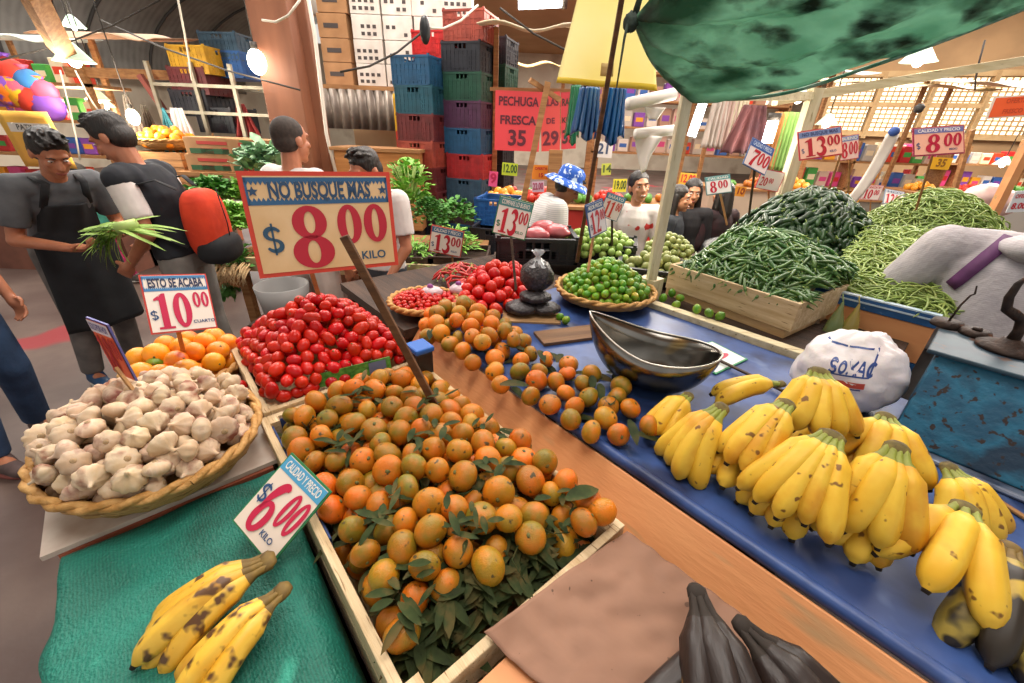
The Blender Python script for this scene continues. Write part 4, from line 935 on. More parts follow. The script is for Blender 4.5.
def small_proto(nm, m_, r):
    t = thing(nm, nm, nm.replace('_', ' ')); b = mb(); b.ell((0, 0, 0), (r, r, r*.92), 14, 9); b.build('skin', m_, t); b = mb(); b.lathe([(0, r*.9), (.004, r*.9), (.003, r*.98), (0, r*.98)], 6); b.build('stem_button', STEM, t); return kids(t)
for nm, m_, r, c_, rx, ry, z0, hz, lab, g, sd in (('pale_lime', LP2, .024, (.52, 2.62), .26, .2, 1.0, .15, 'pale lime in the black crate behind the lime basket', 'pale limes in the black crate', 31), ('tomatillo', TML, .026, (.80, 2.28), .19, .13, .96, .14, 'olive tomatillo in the shallow black crate beside the white post', 'tomatillos in the black crate', 32), ('small_green_fruit', TML, .02, (.95, 2.55), .16, .14, 1.0, .14, 'tiny green fruit in the pile behind the white post', 'tiny green fruit behind the post', 33)):
    pr = [small_proto(nm, m_, r)]; hf = lambda x, y, rx=rx, ry=ry, z0=z0, hz=hz, r=r: z0+.05+hz*max(0, 1-(x/rx)**2*.8-(y/ry)**2*.8)
    pts = heap(300, r, ((lambda x, y, rx=rx, ry=ry: abs(x) < rx*.8 and abs(y) < ry*.85), (-rx, rx, -ry, ry)), hf, lambda x, y: z0-.02, sd, k=4); pts = shown(pts, hf, r, 2.8)
    scatter(pr, pts, lab, g, R1, frameT((c_[0], c_[1], 0), -.28))
MEAT = M('red meat', '#a83038', '#c86a70', scale=9, rough=.35, coat=.3)
for i, (x, y) in enumerate(((-.13, .03), (0, -.02), (.13, .04), (.05, .09))):
    b = mb(); b.ell((0, 0, .0), (.085, .06, .045), 18, 12, fn=lambda d, i=i: 1+.2*noise.noise(d*2+V((i, 0, 0)))); o = b.build('meat_piece', MEAT, None, loc=(.12+x, 2.55+y, 1.13+.01*i)); tag(o, ['raw meat piece at the left of the black crate', 'raw meat piece at the front of the black crate', 'raw meat piece at the right of the black crate', 'raw meat piece at the back of the black crate'][i], 'meat')
# ================================================================= people
def voxel(b, name, size, smooth=4):
    me = b.mesh(name+'_raw', []); o = bpy.data.objects.new('tmp', me); col.objects.link(o)
    r = o.modifiers.new('r', 'REMESH'); r.mode = 'VOXEL'; r.voxel_size = size; r.use_smooth_shade = True
    if smooth: s = o.modifiers.new('s', 'SMOOTH'); s.iterations = smooth; s.factor = .5
    dg = bpy.context.evaluated_depsgraph_get(); dg.update(); out = bpy.data.meshes.new_from_object(o.evaluated_get(dg)); out.name = name
    bpy.data.objects.remove(o); bpy.data.meshes.remove(me); return out
def vlink(b, name, size, mat_, parent, smooth=4, label=None):
    me = voxel(b, name, size, smooth); me.materials.clear(); me.materials.append(mat_); me.polygons.foreach_set('use_smooth', [True]*len(me.polygons))
    o = link(name, me, parent)
    if label: o['label'] = label
    return o
SKIN = M('tan skin', '#a86a4a', '#b8785a', scale=12, rough=.5, sub=.1); SKIN2 = M('light brown skin', '#b8805e', '#c48a68', scale=12, rough=.5, sub=.1)
HAIR = M('black hair', '#14100e', '#241c18', scale=60, stretch=(1, 1, .2), rough=.5, bump=.5, bscale=120); EYEW = M('eye white', '#e8e4dc', rough=.3); IRIS = M('dark iris', '#1c110c', rough=.2); LIP = M('lip', '#8a4238', rough=.5); TEETH = M('teeth', '#efe8dc', rough=.3)
LEFT, RIGHT = -1, 1
BASEJ = dict(pelvis=(0, 0, .94), waist=(0, .0, 1.08), chest=(0, -.01, 1.27), neck=(0, -.02, 1.43), head=(0, .015, 1.58))
def limb_defaults(s): return {'sh': (s*.175, -.015, 1.385), 'el': (s*.225, -.03, 1.11), 'wr': (s*.23, .06, .87), 'hip': (s*.085, 0, .92), 'kn': (s*.10, .015, .49), 'an': (s*.105, -.02, .085)}
def person(label, loc, yaw, h=1.7, J=None, L=None, R=None, hd=(0, 0, 0), skin=SKIN, hair=('short', HAIR), wear=(), hands=True, vox=.009, legs=True, smile=False, fem=False, face=True, curl=.6, handdir=None, shoes=None, fat=1.):
    k = h/1.7; j = {a: V(c) for a, c in BASEJ.items()}; j.update({a: V(c) for a, c in (J or {}).items()})
    l = {LEFT: {a: V(c) for a, c in limb_defaults(LEFT).items()}, RIGHT: {a: V(c) for a, c in limb_defaults(RIGHT).items()}}
    l[LEFT].update({a: V(c) for a, c in (L or {}).items()}); l[RIGHT].update({a: V(c) for a, c in (R or {}).items()})
    t = thing('person', label, 'person', loc, yaw); t.scale = (k, k, k)
    Hm = Euler(hd).to_matrix(); hc = j['head']
    side = (l[RIGHT]['sh']-l[LEFT]['sh']).normalized(); w_ = .9 if fem else 1.
    def torso(b, e=0., top=True, bottom=True, z0=0, cut=None):
        P = [j['pelvis']+(j['pelvis']-j['waist']).normalized()*.09, j['pelvis'], j['pelvis'].lerp(j['waist'], .6), j['waist'].lerp(j['chest'], .35), j['chest'], j['chest'].lerp(j['neck'], .45), j['chest'].lerp(j['neck'], .85), j['neck']]
        Rr = [(.12, .085), (.165, .108), (.148, .1), (.135*w_, .098), (.158*w_, .112), (.155*w_, .104), (.105, .08), (.058, .056)]
        a, c = (cut or (0, len(P)))
        b.tube(P[a:c], [((x+e)*fat if i < 6 else x+e, (y+e)*fat if i < 6 else y+e) for i, (x, y) in enumerate(Rr)][a:c], 20, True, side=side)
    b = mb(); torso(b)
    b.cap(j['neck']-V((0, 0, .03)), hc+Hm @ V((0, -.02, -.03)), .054*w_, .05*w_, 12)
    for s in (LEFT, RIGHT):
        q = l[s]; b.cap(j['chest'].lerp(j['neck'], .62)+side*s*.05, q['sh'], .062, .056, 12); b.cap(q['sh'], q['el'], .05*w_, .037*w_, 12); b.cap(q['el'], q['wr'], .039*w_, .025*w_, 12)
        if legs: b.cap(q['hip'], q['kn'], .088, .056, 14); b.cap(q['kn'], q['an'], .056, .036, 14); b.cap(q['an'], q['an']+V((s*.01, .13, -.045)), .038, .03, 10)
    # head
    def H(p): return hc + Hm @ V(p)
    b.ell(H((0, -.012, .035)), (.075, .094, .088), 20, 14, Rm=Hm); b.ell(H((0, .026, -.03)), (.058, .066, .078), 18, 12, Rm=Hm); b.ell(H((0, .062, -.09)), (.026, .022, .02), 10, 8, Rm=Hm)
    b.cap(H((0, .086, .018)), H((0, .106, -.022)), .009, .015, 8); b.ell(H((0, .098, -.026)), (.019, .012, .009), 10, 6, Rm=Hm)
    b.ell(H((0, .084, -.058)), (.024, .012, .013), 10, 6, Rm=Hm); b.cap(H((-.035, .078, .035)), H((.035, .078, .035)), .012, .012, 8)
    for s in (-1, 1): b.ell(H((s*.077, -.012, -.002)), (.010, .021, .031), 10, 8, Rm=Hm); b.ell(H((s*.038, .062, -.015)), (.02, .02, .016), 10, 8, Rm=Hm)
    if hands:
        for s in (LEFT, RIGHT):
            q = l[s]; d = (q['wr']-q['el']).normalized(); 
            hdv = (handdir or {}).get(s)
            if hdv: d = V(hdv[0]).normalized(); nrm = V(hdv[1])
            else: nrm = V((-s, .2, 0))
            nrm = (nrm - d*nrm.dot(d)).normalized(); ac = d.cross(nrm); 
            if ac.dot(V((0, 1, 0))) < 0: ac = -ac
            pc = q['wr']+d*.05; b.cap(q['wr'], pc, .024, .027, 10)
            Mx = Matrix((ac, d, nrm)).transposed(); b.ell(pc+d*.005, (.041, .05, .016), 14, 10, Rm=Mx)
            for f, (o_, ln) in enumerate(((.030, .068), (.010, .076), (-.010, .071), (-.029, .056))):
                p0 = pc+d*.038+ac*o_; c1 = curl*.55; d1 = (d*math.cos(c1)+nrm*math.sin(c1)); p1 = p0+d1*ln*.5; c2 = curl*1.6; d2 = d*math.cos(c2)+nrm*math.sin(c2); p2 = p1+d2*ln*.5
                b.cap(p0, p1, .0095, .0088, 8); b.cap(p1, p2, .0088, .0072, 8)
            p0 = pc-d*.012+ac*.034; d1 = (ac*.75+d*.55+nrm*.4).normalized(); p1 = p0+d1*.034; p2 = p1+(d*.85+nrm*.5).normalized()*.03; b.cap(p0, p1, .0125, .0105, 8); b.cap(p1, p2, .0105, .0085, 8)
    vlink(b, 'body', vox if not hands else min(vox, .0065), skin, t, 3)
    if face:
        for s in (-1, 1):
            e = mb(); e.ell(H((s*.031, .077, .012)), (.013, .008, .0065 if hd[0] > -.3 and not smile else .0042), 12, 8, Rm=Hm); eo = e.build('eye', EYEW, t)
            e = mb(); e.ell(H((s*.031, .0835, .011)), (.0055, .003, .0055 if hd[0] > -.3 else .0036), 10, 6, Rm=Hm); e.build('iris', IRIS, eo)
            e = mb(); e.tube([H((s*.015, .090, .031)), H((s*.033, .0885, .037)), H((s*.05, .076, .031))], [.003, .004, .002], 6); e.build('eyebrow', HAIR, t)
        e = mb(); e.tube([H((-.024, .088, -.055+.006*smile)), H((-.01, .0965, -.059)), H((0, .0975, -.060)), H((.01, .0965, -.059)), H((.024, .088, -.055+.006*smile))], [.002, .0045, .005, .0045, .002], 8); m_ = e.build('mouth', LIP, t)
        if smile: e = mb(); e.tube([H((-.018, .0945, -.055)), H((0, .102, -.060)), H((.018, .0945, -.055))], [.002, .0032, .002], 8); e.build('teeth', TEETH, m_)
    kind, hm = hair; b = mb()
    if kind:
        # cap of hair: follows the skull, higher at the brow
        def hfn(d): return 1 + .05*noise.noise(d*5) + (.03 if d.z > .3 else 0)
        b.ell(H((0, -.022, .048)), (.084, .095, .088), 26, 18, Rm=Hm, fn=hfn)
        b.ell(H((0, -.05, .0)), (.078, .065, .075), 20, 14, Rm=Hm)
        if kind == 'short':
            R_ = random.Random(int(abs(loc[0]*100)))
            for i in range(46):
                a = R_.uniform(-2.3, 2.3) ; e_ = R_.uniform(.5, 1.4); d = V((math.sin(a)*math.cos(e_), math.cos(a)*math.cos(e_), math.sin(e_))); p = H((d.x*.08, -.012+d.y*.095, .045+d.z*.088)); q = H((d.x*.09, .012+d.y*.102, .05+d.z*.102)); b.cap(p, q, .011, .006, 6)
        if kind == 'long':
            for s in (-1, 1):
                b.cap(H((s*.062, -.02, .03)), H((s*.078, -.03, -.12)), .034, .036, 10); b.cap(H((s*.078, -.03, -.12)), H((s*.085, -.01, -.27)), .036, .022, 10)
            b.cap(H((0, -.07, .03)), H((0, -.09, -.15)), .06, .065, 12); b.cap(H((0, -.09, -.15)), H((0, -.09, -.27)), .065, .04, 12)
        if kind == 'tied': b.cap(H((0, -.09, .03)), H((0, -.135, .0)), .035, .03, 10); b.cap(H((0, -.135, .0)), H((0, -.13, -.12)), .028, .012, 8)
        if kind == 'shaved': b = mb(); b.ell(H((0, -.02, .045)), (.079, .091, .084), 22, 14, Rm=Hm); b.ell(H((0, -.04, .005)), (.076, .066, .066), 18, 12, Rm=Hm)
        ob = vlink(b, 'hair', .006, hm, t, 2)
    for w in wear:
        kd, mt = w[0], w[1]; e = w[2] if len(w) > 2 else .014
        if kd in ('tshirt', 'longshirt', 'vest', 'tank'):
            b = mb(); torso(b, e, cut=(1, 8) if kd != 'vest' else (1, 8))
            for s in (LEFT, RIGHT):
                q = l[s]
                if kd != 'tank': b.cap(j['chest'].lerp(j['neck'], .62)+side*s*.05, q['sh'], .064+e, .058+e*.7, 14)
                if kd == 'tshirt': b.cap(q['sh'], q['sh'].lerp(q['el'], .72), .056+e, .054+e*.9, 14, flat1=True)
                if kd == 'longshirt': b.cap(q['sh'], q['el'], .054+e, .043+e, 14); b.cap(q['el'], q['el'].lerp(q['wr'], .92), .044+e, .032+e, 14, flat1=True)
                if kd == 'vest': b.ell(q['sh']-side*s*.05, (.05+e, .07+e, .06+e), 14, 10)
            o = vlink(b, w[3] if len(w) > 3 else {'tshirt': 'shirt', 'longshirt': 'sweater', 'vest': 'vest', 'tank': 'top'}[kd], .008, mt, t, 5)
            if len(w) > 4: o['label'] = w[4]
        if kd == 'pants' and legs:
            b = mb(); torso(b, .012, cut=(0, 3))
            for s in (LEFT, RIGHT):
                q = l[s]; b.cap(q['hip']+V((0, 0, .02)), q['kn'], .098, .074, 14); b.cap(q['kn'], q['an']+V((0, 0, .02)), .073, .062, 14, flat1=True)
            vlink(b, 'trousers', .009, mt, t, 5)
        if kd == 'leggings' and legs:
            b = mb(); torso(b, .006, cut=(0, 3))
            for s in (LEFT, RIGHT): q = l[s]; b.cap(q['hip']+V((0, 0, .02)), q['kn'], .092, .062, 14); b.cap(q['kn'], q['an']+V((0, 0, .02)), .062, .042, 14, flat1=True)
            vlink(b, 'trousers', .009, mt, t, 5)
        if kd == 'apron':
            dn = j['neck']-j['pelvis']; ft = side.cross(V((0, 0, 1))); ft = -ft if ft.y < 0 else ft
            def apf(u, v):
                a = (u-.5)*2; up_ = j['waist'].lerp(j['chest'], .75) if v > .6 else None
                if v > .6: c = j['waist'].lerp(j['chest'], (v-.6)/.4*.95); wd = .15-.03*(v-.6)/.4; dp = .158
                else: c = j['waist'].lerp(j['pelvis']+V((0, .03, -w[3])), 1-v/.6); wd = .19+.03*(1-v/.6); dp = .150+.02*(1-v/.6)
                ang = a*1.05; return c + side*math.sin(ang)*wd*1.15 + ft*(math.cos(ang)*dp+.012*math.sin(7*a+3*v))
            b = mb(); b.grid(apf, 26, 34, .004); o = b.build('apron', mt, t)
            for s in (-1, 1):
                b = mb(); b.tube([apf(.5+s*.42, .98), j['chest'].lerp(j['neck'], .8)+side*s*.085+ft*.115, j['neck']+side*s*.10+ft*.02+V((0, 0, .005)), j['neck']+side*s*.06-ft*.10+V((0, 0, -.05))], [(.02, .008)]*4, 8, side=side); b.build('strap', mt, o)
    if shoes and legs:
        for s in (LEFT, RIGHT):
            q = l[s]; a = q['an']; up = a.z-.085
            b = mb(); b.cap(a+V((0, -.02, -.035)), a+V((s*.015, .15, -.045)), .046, .04, 12); b.cap(a+V((0, -.01, .01)), a+V((0, .05, -.03)), .045, .042, 12); o = vlink(b, 'shoe', .008, shoes[0], t, 3)
            b = mb(); b.lathe([(.0, 0), (.052, 0), (.05, .022), (0, .022)], 18, fn=lambda a_, i: 1); so = b.build('sole', shoes[1], o); so.scale = (.85, 2.2, 1); so.location = a+V((s*.008, .065, -.087))
    return t
def fabric(n, c1, c2, **k): return M(n, c1, c2, scale=k.pop('scale', 9), rough=.85, bump=k.pop('bump', .25), bscale=k.pop('bscale', 18), **k)
GREYT = fabric('grey t shirt cotton', '#5c5e62', '#4a4c50'); BLACKA = fabric('black apron canvas', '#16171a', '#202226'); GREYP = fabric('grey trousers', '#6e6864', '#565250'); VESTM = fabric('black padded vest', '#15171d', '#1e2129', bump=.6, bscale=9); WHITET = fabric('white cotton', '#d8d0cc', '#c4bcb8'); DENIM = fabric('blue denim', '#2c4566', '#1f3450', bscale=60); GREYP2 = fabric('light grey trousers', '#8a8680', '#74706c')
NAVYS = M('blue running shoe', '#1c4a78', '#163858', scale=14, rough=.6); WSOLE = M('white sole', '#d8d4cc', rough=.6); DSOLE = M('dark sole', '#1c1a1a', rough=.7)
GROUNDZ = 0
# man in the grey shirt and black apron, bent over the greens (faces right)
m1 = V((-2.86, 2.55, 0))
man1 = person('person in grey shirt and black apron looking down at a bunch of greens', m1, math.radians(-112), 1.68,
  J=dict(pelvis=(0, -.02, .94), waist=(0, .06, 1.08), chest=(0, .14, 1.25), neck=(0, .22, 1.39), head=(0, .30, 1.51)), hd=(-.55, 0, -.12),
  L=dict(sh=(-.18, .19, 1.35), el=(-.25, .14, 1.08), wr=(-.12, .38, 1.06), kn=(-.11, .03, .49), an=(-.12, -.05, .085)), R=dict(sh=(.18, .19, 1.35), el=(.25, .14, 1.06), wr=(.12, .38, 1.02), kn=(.12, .05, .49), an=(.16, .0, .085)),
  wear=(('tshirt', GREYT), ('pants', GREYP), ('apron', BLACKA, .0, .50)), handdir={-1: ((.5, .85, -.05), (0, 0, 1)), 1: ((-.5, .85, .05), (0, 0, 1))}, shoes=(NAVYS, WSOLE), vox=.009, curl=.9)
# man in black vest with the red backpack (faces left)
m2 = V((-2.07, 2.50, 0))
man2 = person('person in black padded vest and white shirt with a red backpack facing left', m2, math.radians(98), 1.72,
  J=dict(chest=(0, .05, 1.27), neck=(0, .10, 1.42), head=(0, .17, 1.56), waist=(0, .02, 1.08)), hd=(-.5, 0, 0),
  L=dict(sh=(-.18, .09, 1.375), el=(-.22, .02, 1.10), wr=(-.17, .2, .92)), R=dict(sh=(.18, .09, 1.375), el=(.24, .06, 1.10), wr=(.2, .26, .98)),
  wear=(('tshirt', WHITET, .012), ('vest', VESTM, .024), ('pants', GREYP2)), shoes=(DSOLE, DSOLE))
RED = fabric('red backpack nylon', '#d8401e', '#c23418', bump=.3); 
bt = thing('backpack', 'red and black backpack on the back of the person in the vest', 'backpack', m2+V((.20, .0, 1.14)), math.radians(98), None)
b = mb(); b.ell((0, 0, 0), (.15, .095, .225), 28, 20, fn=lambda d: 1/((abs(d.x)**3.2+abs(d.y)**3.2+abs(d.z)**3.2)**(1/3.2))*(.96-.10*max(0, d.z))); vlink(b, 'bag_body', .008, RED, bt, 4)
b = mb(); b.ell((0, -.035, -.15), (.150, .097, .09), 24, 14, fn=lambda d: 1/((abs(d.x)**3+abs(d.y)**3+abs(d.z)**3)**(1/3))); b.build('black_base', BLACKA, bt)
for s in (-1, 1): b = mb(); b.tube([(s*.09, .06, .2), (s*.13, .13, .25), (s*.15, .25, .22), (s*.155, .30, .1), (s*.15, .24, -.02), (s*.12, .08, -.12)], [(.02, .004)]*6, 8, side=(1, 0, 0)); b.build('shoulder_strap', BLACKA, bt)
b = mb(); b.tube([(0, -.1, .2), (0, -.112, .0), (0, -.105, -.1)], .003, 6); b.build('zip', BLACKA, bt)
# person cut by the left edge: jeans and shoe
person('person in blue jeans and brown sneakers cut off by the left edge', V((-2.72, 1.74, 0)), math.radians(-100), 1.68, wear=(('tshirt', WHITET), ('pants', DENIM)), L=dict(kn=(-.10, .05, .49), an=(-.14, -.08, .085)), R=dict(kn=(.12, .12, .5), an=(.15, .08, .085)), shoes=(M('brown sneaker', '#4a3a38', '#5c4a48', scale=14, rough=.7), M('red sole', '#8a4a42', rough=.7)), face=False)
# man behind the sign, bare neck, back to the viewer
person('person with shaved neck and white trousers standing behind the big price sign', V((-1.30, 2.55, 0)), math.radians(-25), 1.72, hair=('shaved', M('cropped hair', '#2c241f', '#3c302a', scale=60, rough=.8)), wear=(('tshirt', WHITET, .02), ('pants', fabric('white trousers', '#d8c8be', '#c4b2a8'))), face=False, shoes=(DSOLE, DSOLE))
# person with grey striped trousers right of the sign
person('person in white shirt and grey striped trousers behind the cherry tomatoes', V((-.86, 2.60, 0)), math.radians(150), 1.60, L=dict(el=(-.23, .0, 1.1), wr=(-.2, .14, .93)), hd=(-.4, 0, 0), J=dict(head=(0, .06, 1.55)), wear=(('tshirt', WHITET, .018), ('pants', fabric('dark grey trousers', '#4c5058', '#3c4046'))), shoes=(DSOLE, DSOLE))
# man in the blue hat (faces right, bent)
CHECK = M('checked shirt', '#d8d4d0', rough=.85, wave=('#8a8c96', 22, 'Z', .5, .3), bump=.2, bscale=18)
hat_p = V((.14, 3.18, 0))
person('person in blue flowered hat and pale checked shirt reaching over the stall', hat_p, math.radians(-80), 1.58,
  J=dict(pelvis=(0, -.06, .93), waist=(0, .0, 1.06), chest=(0, .08, 1.21), neck=(0, .16, 1.34), head=(0, .25, 1.44)), hd=(-.6, 0, 0),
  L=dict(sh=(-.17, .13, 1.3), el=(-.22, .2, 1.05), wr=(-.15, .42, 1.02)), R=dict(sh=(.17, .13, 1.3), el=(.23, .14, 1.04), wr=(.16, .36, .99)), wear=(('tshirt', CHECK, .03), ('pants', DENIM)), hair=('short', HAIR), handdir={-1: ((.1, 1, -.1), (0, 0, -1)), 1: ((-.1, 1, -.1), (0, 0, -1))})
HATM = M('blue flowered cloth', '#1f56b4', '#cfe0f2', scale=30, rough=.8, lo=.52, hi=.6)
hc = hat_p + V((.235, .05, 1.385))
t = thing('sun_hat', 'blue flowered cloth hat with a floppy brim on the stooping person', 'hat', hc, 0, None, rot=(0, .35, 0))
b = mb(); b.lathe([(.098, 0), (.1, .04), (.092, .08), (.06, .105), (0, .11)], 30, fn=lambda a, i: 1+.03*math.sin(6*a+i)); b.build('crown', HATM, t)
b = mb(); b.lathe([(.094, .012), (.13, .008), (.165, -.015), (.185, -.03), (.184, -.034), (.13, .002), (.094, .006)], 40, fn=lambda a, i: 1+.03*math.sin(5*a) ); ob = b.build('brim', HATM, t)
# smiling woman
person('smiling person in white shirt with dark tied hair behind the pale limes', V((.87, 3.15, 0)), math.radians(172), 1.47, skin=SKIN2, smile=True, fem=True, hair=('tied', HAIR), hd=(.1, .12, .25), L=dict(el=(-.24, .08, 1.1), wr=(-.2, .28, 1.0)), R=dict(el=(.25, .05, 1.1), wr=(.2, .26, 1.0)), wear=(('tshirt', fabric('white red print shirt', '#e0dad6', '#d8ccc8', spots=('#b8302c', 9, .66, .02)), .016), ('leggings', DENIM)))
person('person in dark shirt with long dark hair, nearest right of the white post', V((1.24, 3.35, 0)), math.radians(-120), 1.37, skin=SKIN2, fem=True, smile=True, hair=('long', HAIR), hd=(0, 0, 0), wear=(('tshirt', fabric('charcoal shirt', '#2c3038', '#22262c'), .016), ('leggings', DENIM)))
person('person with long wavy dark hair in a black top, second right of the white post', V((1.42, 3.55, 0)), math.radians(165), 1.40, skin=SKIN2, fem=True, hair=('long', HAIR), hd=(-.1, 0, .1), wear=(('longshirt', fabric('black top', '#1c1a1e', '#28262a'), .014), ('leggings', DENIM)))
person('person with dark hair turned away behind the green chilli heap', V((1.70, 3.6, 0)), math.radians(20), 1.38, skin=SKIN2, fem=True, hair=('long', HAIR), wear=(('longshirt', fabric('black red jacket', '#241a1e', '#3a2024'), .016), ('leggings', DENIM)), face=False)
# man in the grey sweater with the purple strap at the right edge
KNIT = M('pale grey knit', '#b8b2b4', '#a49ea2', scale=9, rough=.9, bump=.35, bscale=60, wave=('#8a8488', 40, 'Z', .25, 1.0))
gp = V((1.97, 1.62, 0))
person('person in pale grey hooded sweater with a purple strap at the right edge', gp, math.radians(-28), 1.66, fat=1.0,
  J=dict(chest=(0, .06, 1.26), neck=(.06, .12, 1.40), head=(.17, .20, 1.47)), hd=(-.5, .4, 0),
  L=dict(sh=(-.20, .08, 1.36), el=(-.31, .10, 1.12), wr=(-.20, .34, 1.10)), R=dict(sh=(.20, .08, 1.36)),
  wear=(('longshirt', KNIT, .038), ('pants', GREYP)), face=False)
b = mb(); b.ell((0, 0, 0), (.12, .07, .075), 20, 12, fn=lambda d: 1+.08*noise.noise(d*3)); 
# ================================================================= the hall
FLOORM = M('worn red brown concrete', '#4a3630', '#6a5850', scale=1.6, rough=.5, bump=.15, bscale=14, c3='#584640', spots=('#8a2a30', 1.1, .62, .05))
b = mb(); b.box((-16, -3, -.1), (16, 26, 0)); o = b.build('floor', FLOORM, None, False); struct(o, 'worn reddish brown concrete market floor')
TAN = M('tan roof sheet', '#d0a274', '#c09264', scale=.6, rough=.8, wave=('#a87c54', .16, 'X', .35, .4))
b = mb(); b.box((-2.6, -3, 5.2), (16, 26, 5.3)); struct(b.build('ceiling', TAN, None, False), 'tan panelled market roof')
GREYV = M('grey corrugated vault', '#a09e98', '#86847e', scale=1.5, rough=.7, wave=('#b8b6ae', 1.2, 'Y', .3, .5))
def vault(u, v): a = PI*(1-u); return (-8.6+6.0*math.cos(a), -3+29*v, 2.9+3.6*math.sin(a))
b = mb(); b.grid(vault, 30, 12, .06); struct(b.build('ceiling_vault', GREYV), 'grey arched market roof')
for i in range(9):
    y = .5+i*2.6; b = mb(); b.tube([(-8.6+5.85*math.cos(a*PI/24), y, 2.9+3.45*math.sin(a*PI/24)) for a in range(25)], .045, 6); struct(b.build('trim_%d' % (i+1), M('dark roof rib', '#4a4846', rough=.6)))
WALLM = M('hazy far wall', '#d8c6b0', '#bca890', scale=.8, rough=.8, c3='#e0d2bc')
b = mb(); b.box((-16, 25, 0), (16, 25.2, 5.25)); struct(b.build('wall_back', WALLM, None, False))
b = mb(); b.box((-15.2, -3, 0), (-15, 25, 5.25)); struct(b.build('wall_left', WALLM, None, False))
b = mb(); b.box((16, -3, 0), (16.2, 25, 5.25)); struct(b.build('wall_right', WALLM, None, False))
# latticed windows (brise soleil) in a wall along the right
GLOW = M('daylit lattice glass', '#fff2d8', emit='#fff0d0', es=1.6); LATT = M('ochre lattice', '#c8a878', '#b89464', scale=4, rough=.7)
pL, pR = aty(806, 160, 12.5), aty(1075, 160, 10.5); d = (pR-pL); d.z = 0; L_ = d.length; d.normalize(); ang = math.atan2(d.y, d.x)
for wi in range(5):
    w = L_/5; org = pL + d*(w*wi); t = link('window_%d' % (wi+1), None, None, (org.x, org.y, 0)); t.rotation_euler = (0, 0, ang); struct(t, 'latticed daylight window panel')
    b = mb(); b.box((.06, .05, 2.0), (w-.06, .06, 3.22)); b.build('pane', GLOW, t, False)
    b = mb(); b.box((0, -.05, 1.85), (.08, .08, 3.3)); b.box((w-.02, -.05, 1.85), (w+.06, .08, 3.3)); b.box((0, -.04, 3.2), (w, .08, 3.32)); b.box((0, -.04, 2.56), (w, .08, 2.66)); b.box((0, -.04, 1.9), (w, .08, 2.0)); b.build('window_frame', LATT, t, False)
    b = mb()
    for r_ in range(13):
        z = 2.0+r_*.098; b.box((.06, -.0, z), (w-.06, .045, z+.03))
    for c_ in range(int(w/.12)): b.box((.08+c_*.12, .0, 2.0), (.10+c_*.12, .04, 3.22))
    b.build('lattice', LATT, t, False)
b = mb(); T_ = frameT((pL.x, pL.y, 0), ang); b.T = T_; b.box((-.2, .09, 0), (L_+.2, .2, 1.95)); b.box((-.2, .09, 3.3), (L_+.2, .2, 5.2)); struct(b.build('wall_lattice', M('ochre wall', '#b8946a', '#9c7c58', scale=1.2, rough=.8), None, False))
TIMB = M('raw timber', '#b08050', '#8c6038', **WOODY)
def prop(name, label, cat, p, q, w, h, m_, **k): o = mb().beam((0, 0, 0), V(q)-V(p), w, h, up=(0, 1, 0)).build(name, m_, None, False, loc=p, bevel=k.get('bevel', 0)); return tag(o, label, cat)
# columns at the centre left
COLM = M('red brown steel column', '#8f5c42', '#7a4c36', scale=2, stretch=(3, 3, .5), rough=.55, bump=.1)
def vcol(px, y, w, d_, h, name, label, m_, cat='column'):
    p = aty(px, 60, y); o = mb().box((-w/2, -d_/2, 0), (w/2, d_/2, h)).build(name, m_, None, False, loc=(p.x, p.y, 0), bevel=.01); return tag(o, label, cat)
vcol(284, 4.6, .36, .3, 5.2, 'steel_column', 'wide red brown column left of the white cartons', COLM)
vcol(311, 4.7, .10, .12, 5.2, 'steel_column', 'narrow brown column between the wide one and the cartons', COLM)
p = aty(306, 0, 4.45); o = mb().tube([(0, 0, 3.2), (.03, 0, 2.4), (.0, 0, 1.6), (.06, 0, 1.0)], .018, 8).build('cable_pipe', M('pale pipe', '#e0d8cc', rough=.5), None, loc=(p.x, p.y, 0)); tag(o, 'white cable running down the brown column', 'cable')
# timber bars and wires on the left
prop('roof_beam', 'short brown beam hanging at the top left corner', 'beam', aty(30, -10, 3.5), aty(62, 50, 3.9), .12, .12, TIMB)
prop('timber_bar', 'long horizontal timber bar above the left stalls', 'beam', aty(66, 72, 5), aty(186, 76, 5.4), .09, .07, TIMB)
prop('timber_bar', 'timber bar crossing diagonally above the orange basket', 'beam', aty(140, 75, 5), aty(205, 170, 5), .05, .05, M('dull red pole', '#8c4a40', rough=.6))
WIRE = M('wire', '#3a342e', rough=.6); WWIRE = M('white cord', '#e4dccc', rough=.6)
for i, (a, c, ya, yc, m_, lab) in enumerate((((0, 60), (160, 0), 4, 5, WIRE, 'dark wire sagging at the far left of the roof'), ((60, 70), (80, 160), 4.5, 4.5, WWIRE, 'white cord hanging left of the lamps'), ((75, 70), (98, 110), 4.5, 4.6, WWIRE, 'white cord crossing behind the lamp shades'), ((178, 0), (192, 80), 4.2, 4.6, WWIRE, 'thin white rope hanging by the red brown column'), ((100, 20), (300, 90), 5, 4.2, WIRE, 'dark wire running from the lamps to the column'), ((340, 72), (425, 30), 3.5, 3.7, WIRE, 'dark wire across the white cartons'), ((425, 28), (478, 5), 3.7, 4, WWIRE, 'pale rope from the dark connector to the roof'), ((500, 8), (600, 60), 4, 4, WIRE, 'dark roof wire left of the yellow sheet'), ((985, 40), (975, 90), 5, 5, WIRE, 'thin vertical rod under the roof on the right'), ((262, 20), (300, 0), 3.8, 3.7, WWIRE, 'white cord looped around the wide column'))):
    p, q = aty(*a, ya), aty(*c, yc); o = mb().tube([p, p.lerp(q, .33)-V((0, 0, .05)), p.lerp(q, .66)-V((0, 0, .05)), q], .008, 6).build('wire', m_); tag(o, lab, 'wire')
